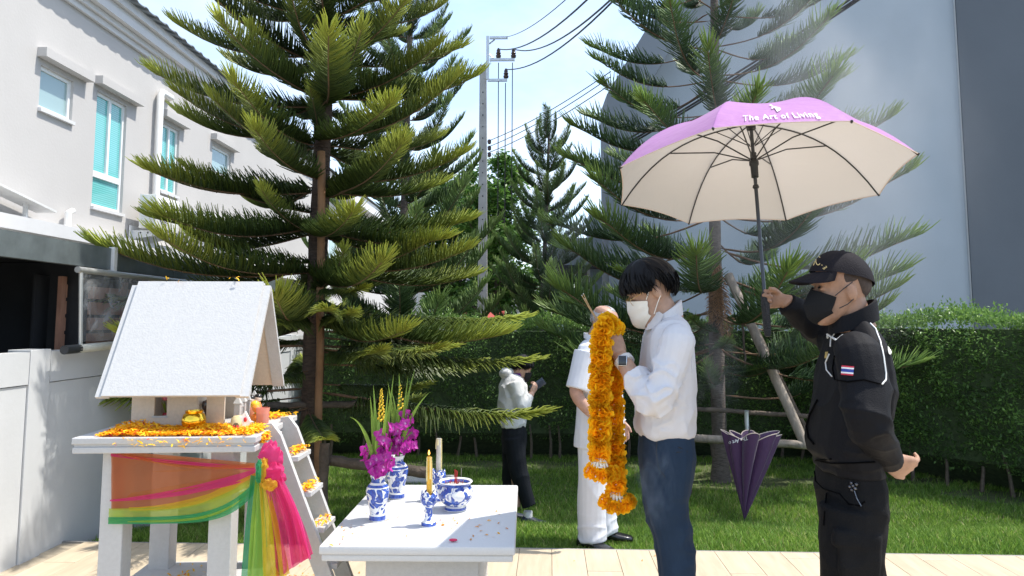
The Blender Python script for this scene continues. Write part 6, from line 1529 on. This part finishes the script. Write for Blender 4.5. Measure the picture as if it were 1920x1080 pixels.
c = MB(); trunk_loft(c, [(A4(0, y).z, A4(f, y).x, A4(k_, y).x, w_) for y, f, k_, w_ in ((700, 974, 948, .08), (708, 982, 942, .14), (722, 988, 936, .18), (745, 990, 933, .185), (775, 987, 935, .175), (796, 986, 938, .17))], 2.4)
limb(c, [S4, S4.lerp(E4, .5), E4, E4.lerp(W4, .8)], [.07, .07, .066, .04]); limb(c, [S4b, S4b.lerp(E4b, .5), E4b, E4b.lerp(W4b, .8)], [.07, .07, .066, .04])
c.ball(A4(950, 700), (.07, .1, .05), 14, 10)
def wr7(co): return .008 * ridge(co, (8, 8, 7), 3) + .004 * vnoise(co, (16, 16, 12), 2)
link('jacket', fuse(c, 'jacket', .008, 2, wr=wr7), m_sheer, ph)
collar(A4(968, 0).x, A4(0, 704).z, .06, .062, .03, .0, th=.004).build('purple_collar', cloth('purple_cloth', (.12, .02, .2), .8), ph)
c = MB(); trunk_loft(c, [(A4(0, y).z, A4(f, y).x, A4(k_, y).x, w_) for y, f, k_, w_ in ((785, 985, 941, .15), (815, 988, 940, .16), (845, 985, 942, .15))], 2.4)
limb(c, [A4(962, 820, -.075), A4(972, 880, -.08), A4(984, 920, -.085), A4(993, 948, -.09)], [.1, .085, .07, .062]); limb(c, [A4(960, 820, .075), A4(958, 880, .09), A4(957, 915, .12), A4(956, 938, .14)], [.1, .082, .07, .06])
link('trousers', fuse(c, 'trousers', .0075, 3, wr=wr6), cloth('black_jeans', (.012, .014, .018), .8), ph)
m_clog = M('navy_clog', (.02, .028, .05), .6); m_sock = cloth('white_sock', (.7, .7, .7))
for (x, y, dy) in ((990, 966, -.09), (950, 952, .14)):
    p0 = A4(x, y, dy); p0.z = 0; q = MB(); shoe(q, p0 - Vector((.06, 0, 0)), (1, -.1, 0), .25, .048, .08); q.build('clog', m_clog, ph)
    MB().tube([p0 + Vector((-.0, 0, .06)), p0 + Vector((.0, 0, .12))], .04, 12).build('sock', m_sock, ph)
hair_shell(H4, lambda a: np.interp(a, [0, 40, 70, 100, 130, 180], [18, 10, -20, -25, -45, -52]), (.115, .096, .108), 6, jag=6, ridge_=.06).build('hair', m_hair, ph)
face_mask(H4, 0, -.128, 62, .02).build('face_mask', cloth('black_mask_thin', (.02, .02, .022), .85), ph)
pn = A4(1008, 722, -.01) + P4
fo = thing('phone', 'dark mobile phone held by the person in the white hooded jacket', 'phone', pn)
rt3 = Matrix.Rotation(R(35), 3, 'Y').to_euler()
MB().box((0, 0, 0), (.072, .012, .15), rot=Matrix.Rotation(R(55), 3, 'Y').to_euler(), bev=.004).build('casing', M('phone_case', (.03, .04, .06), .25), fo)
MB().box((-.006, 0, .004), (.0, .06, .13), rot=rt3)

# ------------------------------------------------------------------ the open umbrella
UC = Vector((.9755, 3.110, 2.0581)); UN = Vector((.00848, .17364, .98477)); UU = Vector((0, 1, 0)).cross(UN).normalized(); UW = UN.cross(UU); UR, UH, UPH = .61, .272, -.528
def UP(a, s, lift=0):
    """point on the canopy along the rib at angle a, s from hub to tip"""
    h = UH * (1 - s ** 3.0); return UC + (UU * math.cos(a) + UW * math.sin(a)) * (UR * s) + UN * (h + lift)
um = thing('umbrella', 'open mauve umbrella with beige lining held over the praying person', 'umbrella', UC - UN * .72)
m_mauve = M('mauve_fabric', (.50, .155, .48), .6, var=.04, vscale=8, bump=.1, bscale=250, sheen=.3); m_beige = M('beige_lining', (.62, .53, .42), .75, var=.05, vscale=6, bump=.12, bscale=60)
def two_sided(name, out, inn):
    m = bpy.data.materials.new(name); t, n, l, b = nodes(m); n.remove(b); g_ = n.new('ShaderNodeNewGeometry')
    def shader(c, tr):
        d = n.new('ShaderNodeBsdfPrincipled'); d.inputs['Base Color'].default_value = (*c, 1); d.inputs['Roughness'].default_value = .6; d.inputs['Sheen Weight'].default_value = .2
        k = n.new('ShaderNodeBsdfTranslucent'); k.inputs[0].default_value = (*tr, 1); s = n.new('ShaderNodeMixShader'); s.inputs[0].default_value = .25; l.new(d.outputs[0], s.inputs[1]); l.new(k.outputs[0], s.inputs[2])
        nz = n.new('ShaderNodeTexNoise'); nz.inputs['Scale'].default_value = 7; nz.inputs['Detail'].default_value = 5; bp = n.new('ShaderNodeBump'); bp.inputs['Strength'].default_value = .25; bp.inputs['Distance'].default_value = .02; l.new(nz.outputs['Fac'], bp.inputs['Height']); l.new(bp.outputs[0], d.inputs['Normal']); return s
    a, b2 = shader(out, (.55, .50, .46)), shader(inn, (.55, .50, .46)); s = n.new('ShaderNodeMixShader'); l.new(g_.outputs['Backfacing'], s.inputs[0]); l.new(a.outputs[0], s.inputs[1]); l.new(b2.outputs[0], s.inputs[2]); l.new(s.outputs[0], n['Material Output'].inputs[0]); return m
m_canopy = two_sided('canopy_fabric', (.37, .10, .39), (.53, .50, .46))
def panel_pt(k, u, s, lift=0):
    a0_, a1_ = UPH - k * math.pi / 4, UPH - (k + 1) * math.pi / 4
    s2 = s * (1 - .014 * math.sin(math.pi * u) * s ** 3); p = UP(a0_, s2, lift).lerp(UP(a1_, s2, lift), u)
    return p - UN * (.018 * math.sin(math.pi * u) * math.sin(math.pi * min(1, s)) ) 
for k in range(8):
    q = MB().sheet(lambda u, v: panel_pt(k, u, .02 + .98 * v), 12, 16); me = q.mesh('panel', smooth=False)
    # outer side faces up
    nn = sum((f.normal for f in me.polygons), Vector())
    if nn.dot(UN) < 0: me.flip_normals()
    me.polygons.foreach_set('use_smooth', [True] * len(me.polygons))
    inv = wm(um).inverted(); me.transform(inv); o = link('panel', me, m_canopy, um)
    MB().tube([panel_pt(k, u / 12, 1.0) for u in range(13)], .0022, 5).build('rim_tape', M('rim_tape', (.62, .50, .42), .7) if 'rim_tape' not in bpy.data.materials else bpy.data.materials['rim_tape'], o, world=True)
m_rib = M('black_rib', (.018, .017, .017), .35)
RUN = UC + UN * .10
for k in range(8):
    a = UPH - k * math.pi / 4
    rb = MB().tube([UP(a, s / 12, -.006) for s in range(13)], .0032, 6).build('rib', m_rib, um, world=True)
    MB().tube([RUN + (UU * math.cos(a) + UW * math.sin(a)) * .016, RUN.lerp(UP(a, .6, -.006), .45) + UN * .018, UP(a, .6, -.008)], .0032, 6).build('stretcher', m_rib, rb, world=True)
    MB().tube([UC + UN * .165 + (UU * math.cos(a) + UW * math.sin(a)) * .012, UP(a, .25, -.006)], .0022, 5).build('spring_arm', m_rib, rb, world=True)
    MB().ball(UP(a, 1.0), .0055, 8, 6).build('tip', m_rib, rb, world=True)
MB().tube([UC - UN * .64, UC + UN * (UH + .045)], .0078, 12).build('shaft', M('shaft_black', (.025, .027, .03), .3, coat=.3), um, world=True)
def axm(k): return Matrix.Translation(UC + UN * k) @ UN.to_track_quat('Z', 'Y').to_matrix().to_4x4()
MB().lathe([(.01, 0), (.015, .0), (.016, .05), (.02, .055), (.02, .07), (.014, .075), (.013, .11), (.009, .11)], m=axm(.02), seg=18).build('runner', m_rib, um, world=True)
MB().lathe([(.011, 0), (.014, .005), (.011, .014)], m=axm(-.03), seg=16).build('catch', m_rib, um, world=True)
MB().lathe([(.012, 0), (.02, .004), (.02, .018), (.01, .024)], m=axm(UH - .035), seg=18).build('hub', m_rib, um, world=True)
MB().lathe([(.01, 0), (.0135, .01), (.0155, .04), (.0155, .1), (.017, .12), (.0165, .16), (.012, .18)], m=axm(-.66), seg=18).build('handle', M('handle_rubber', (.015, .015, .016), .5, bump=.6, bscale=180), um, world=True)
# lettering on the panel that faces the camera (between the second and third tips)
m_print = M('white_print', (.8, .78, .8), .6)
def on_panel(x, y): # x from -1..1 across, y up from the rim 0..1
    u = .5 - x * .5; s = 1 - y; return um_inv @ panel_pt(1, 1 - (.5 + .5 * x) if FLIPX else .5 + .5 * x, s, .0065)
um_inv = wm(um).inverted()
FLIPX = panel_pt(1, 0, .9).x > panel_pt(1, 1, .9).x
t1 = map_text(text_mesh('The Art of Living', 1, .006, 0, 1.12), lambda x, y: on_panel(.02 + x * .148, .048 + y * .074)); link('lettering', t1, m_print, um)
def bl_(pts): 
    q = MB(); q.add([on_panel(x, y) for x, y in pts], [tuple(range(len(pts)))]); return q
q = MB()
for side in (0,):
    L_ = []; R_ = []
    for k in range(13):
        t = k / 12; y = .10 + .085 * t; x = .02 + .085 * math.sin(t * 2.6) * (1) - .06 * t; wv = .055 * math.sin(math.pi * t) + .004; L_.append(on_panel(x - wv, y)); R_.append(on_panel(x + wv * .6, y))
    q.add(L_ + R_, [(k, k + 1, 13 + k + 1, 13 + k) for k in range(12)])
    L_ = []; R_ = []
    for k in range(9):
        t = k / 8; y = .143 + .055 * t; x = -.05 + .05 * math.sin(t * 2.2); wv = .022 * math.sin(math.pi * t) + .003; L_.append(on_panel(x - wv, y)); R_.append(on_panel(x + wv, y))
    q.add(L_ + R_, [(k, k + 1, 9 + k + 1, 9 + k) for k in range(8)])
q.add([on_panel(-.02 + .028 * math.cos(a / 8 * 6.283),   .213 + .012 * math.sin(a / 8 * 6.283)) for a in range(8)], [tuple(range(8))])
q.build('printed_logo', m_print, um)

# ------------------------------------------------------------------ furled umbrella, tree props, hose
FB = Vector((1.955, 6.86, lawn_z(0, 6.86)))
fu = thing('umbrella', 'half furled purple umbrella standing tip down in the grass', 'umbrella', FB)
m_purp = M('purple_fabric', (.062, .016, .07), .6, var=.08, vscale=12, bump=.2, bscale=60, sheen=.25)
lean = Vector((.11, .12, .85)).normalized(); fx_ = lean.cross(Vector((0, 1, 0))).normalized() * 1; fx_ = Vector((1, 0, -.13)).normalized(); fy_ = lean.cross(fx_).normalized()
def furl(u, v, k=0):
    a = 2 * math.pi * u; t = v; fold = abs(math.sin(4 * a + .5 * math.sin(a * 2 + 1))) * (.72 + .28 * math.sin(a * 1.0 + 2.2) + .2 * math.sin(3 * a)) ; r = (.012 + .31 * t ** 1.08) * (.42 + .58 * fold) * (1 + .1 * math.sin(a * 2 + 1)); top = .035 * (1 - fold) * 4 * t ** 3 * .35
    return lean * (.06 + .70 * t + .08 * fold * t ** 4 + .03 * math.sin(a + .6) * t * t) + fx_ * (r * math.cos(a + .25 * t)) + fy_ * (r * .72 * math.sin(a + .25 * t))
MB().sheet(furl, 128, 22).build('folded_canopy', m_purp, fu, smooth=70)
MB().tube([furl(u / 128, 1) for u in range(129)], .004, 5).build('rim_tape', bpy.data.materials['rim_tape'], fu)
MB().tube([lean * -.0, lean * .08], .009, 8).build('tip', m_rib, fu)
MB().tube([lean * .05, lean * .86], .008, 8).build('shaft', m_rib, fu)
bfu = None
def furl_surf(x, y):  # picture position to the folded cloth
    r = BF.ray_cast(EYE, (at(x, y, 3) - EYE).normalized()); 
    if r[0] is None: r = BF.find_nearest(at(x, y, 6.8))
    return r[0] - (at(x, y, 3) - EYE).normalized() * .012 - FB
BF = surf([o for o in fu.children if o.name.startswith('folded')][0])
link('lettering', map_text(text_mesh('The Art o', 1, .02), lambda x, y: furl_surf(1384 - x * 8.8 + y * 1.0, 826 + y * 10 + x * 2.6)), m_print, fu)
link('lettering', map_text(text_mesh('R', 1, .02), lambda x, y: furl_surf(1350 - x * 14 + y * 3, 857 + y * 19 + x * 1)), m_print, fu)
link('lettering', map_text(text_mesh('I', 1, .02), lambda x, y: furl_surf(1347 - x * 10, 841 + y * 9)), m_print, fu)
m_pole = M('weathered_pole', (.27, .225, .18), .9, var=.35, vscale=9, stretch=(1, 1, .3), bump=.8, bscale=30); m_pole2 = M('dark_pole', (.11, .085, .065), .95, var=.35, vscale=9, bump=.8, bscale=30)
def log(name, label, a, b, r, mat, group, bark=False):
    a, b = Vector(a), Vector(b); n = 14; seed = a.x * 7 + b.z * 3
    pts = [a.lerp(b, k / n) + Vector((.012 * noise.noise(Vector((seed, k * .5, 0))), .012 * noise.noise(Vector((seed, k * .5, 9))), .01 * noise.noise(Vector((seed, k * .5, 20))))) for k in range(n + 1)]
    o = MB().tube(pts, [r * (1 + .12 * noise.noise(Vector((seed, k * 1.1, 5)))) for k in range(n + 1)], 9); 
    return tag(o.build(name, mat), label, 'pole', group)
gz = -.38
log('prop_pole', 'weathered grey pole slanting from the right pine trunk down to the right, nearer one', at(1366, 515, 8.55), at(1512, 838, 7.6), .05, m_pole, 'tree props round the right pine')
log('prop_pole', 'darker pole slanting from the right pine trunk, behind the weathered one', at(1386, 560, 8.9), at(1530, 850, 8.6), .045, m_pole2, 'tree props round the right pine')
log('prop_pole', 'thin short stick hanging below the right pine boughs', at(1391, 590, 8.4), at(1398, 690, 8.35), .012, m_pole2, 'tree props round the right pine')
log('prop_rail', 'upper horizontal rail of the frame round the right pine', at(1285, 765, 8.1), at(1530, 782, 8.0), .025, m_pole2, 'tree props round the right pine')
log('prop_rail', 'lower thick horizontal rail of the frame round the right pine', at(1275, 820, 7.75), at(1535, 836, 7.6), .042, m_pole, 'tree props round the right pine')
log('prop_post', 'short metal post holding the rails behind the furled umbrella', at(1400, 770, 7.9), Vector((at(1400, 800, 7.9).x, 7.9, gz)), .022, m_galv, 'tree props round the right pine')
log('prop_post', 'wooden post of the frame hidden by the person in white shirt', at(1288, 755, 7.95), Vector((at(1288, 800, 7.95).x, 7.95, gz)), .035, m_pole2, 'tree props round the right pine')
log('prop_pole', 'brown wooden stake tied upright to the big left pine', at(604, 285, 6.08), Vector((at(604, 600, 6.08).x, 6.08, -.25)), .032, M('brown_stake', (.27, .145, .07), .85, var=.2, vscale=6, bump=.4), 'tree props round the left pine')
log('prop_rail', 'dark log rail running right from the left pine towards the vases', at(612, 862, 5.85), at(800, 886, 5.7), .042, m_pole2, 'tree props round the left pine')
log('prop_post', 'dark post of the rail behind the ladder', at(608, 830, 5.8), Vector((at(608, 860, 5.8).x, 5.8, -.2)), .04, m_pole2, 'tree props round the left pine')
log('prop_rail', 'thin brown rail crossing the left pine trunk', at(500, 762, 6.0), at(690, 756, 6.5), .03, m_pole2, 'tree props round the left pine')
pts = [at(x, y, 602 and (1.83 * FOC / (y - 602))) for x, y in ((640, 838), (660, 826), (680, 842), (720, 852), (760, 846), (800, 832), (825, 828))]
hp = [Vector((p.x, p.y, lawn_z(p.x, p.y) + .045)) for p in pts]; sm = []
for i in range(len(hp) - 1):
    for k in range(6): sm.append(hp[i].lerp(hp[i + 1], k / 6))
tag(MB().tube(sm, .012, 6).build('garden_hose', M('pale_blue_hose', (.30, .52, .62), .4), None), 'pale blue garden hose lying on the lawn behind the vases', 'hose')
tag(MB().box((at(785, 868, 9.0).x, 8.6, lawn_z(0, 9) + .03), (.9, .35, .05), bev=.01).build('stepping_slab', M('grey_slab', (.42, .43, .42), .85, var=.1), None), 'pale grey slab in the lawn in front of the back hedge', 'slab')

# ------------------------------------------------------------------ incense smoke
def smoke(label, c, r, dens, seed, scale, rot=(0, 0, 0), thr=(.42, .75)):
    o = MB().ball((0, 0, 0), 1, 28, 18).build('smoke', None); o.location = c; o.scale = r; o.rotation_euler = rot; tag(o, label, 'smoke', kind='stuff')
    m = bpy.data.materials.new('incense_smoke'); t, n, l, b = nodes(m); n.remove(b); v = n.new('ShaderNodeVolumePrincipled'); v.inputs['Color'].default_value = (.93, .95, .97, 1); v.inputs['Anisotropy'].default_value = .2
    tc = n.new('ShaderNodeTexCoord'); ln = n.new('ShaderNodeVectorMath'); ln.operation = 'LENGTH'; l.new(tc.outputs['Object'], ln.inputs[0])
    fo_ = n.new('ShaderNodeMapRange'); fo_.interpolation_type = 'SMOOTHSTEP'; fo_.inputs['From Min'].default_value = 1; fo_.inputs['From Max'].default_value = .15; l.new(ln.outputs['Value'], fo_.inputs[0])
    mp = n.new('ShaderNodeMapping'); mp.inputs['Location'].default_value = (seed, seed * 2, 0); mp.inputs['Scale'].default_value = scale; l.new(tc.outputs['Object'], mp.inputs[0])
    nz = n.new('ShaderNodeTexNoise'); nz.inputs['Scale'].default_value = 1; nz.inputs['Detail'].default_value = 4; nz.inputs['Distortion'].default_value = .8; l.new(mp.outputs[0], nz.inputs['Vector'])
    mr = n.new('ShaderNodeMapRange'); mr.inputs['From Min'].default_value = thr[0]; mr.inputs['From Max'].default_value = thr[1]; l.new(nz.outputs['Fac'], mr.inputs[0])
    a = n.new('ShaderNodeMath'); a.operation = 'MULTIPLY'; l.new(fo_.outputs[0], a.inputs[0]); l.new(mr.outputs[0], a.inputs[1])
    k = n.new('ShaderNodeMath'); k.operation = 'MULTIPLY'; k.inputs[1].default_value = dens; l.new(a.outputs[0], k.inputs[0]); l.new(k.outputs[0], v.inputs['Density'])
    l.new(v.outputs[0], n['Material Output'].inputs['Volume']); o.data.materials.append(m); return o
smoke('broad veil of incense smoke drifting across the grey building', (2.75, 7.0, 3.2), (1.85, 1.3, 2.4), .62, 1.3, (1.6, 1.2, 1.6))
smoke('thin wisps of incense smoke in front of the navy trousers', at(1228, 905, 2.72), (.1, .05, .19), 24, 4.1, (2.2, 2, 1.8), thr=(.5, .72))
smoke('faint incense smoke in front of the right pine trunk', at(1345, 690, 6.6), (.3, .25, .6), 1.0, 2.2, (1.8, 1.8, 1.6))
smoke('faint incense smoke left of the grey building', at(1060, 470, 9), (.55, .4, .8), .8, 5.5, (2, 2, 1.5))
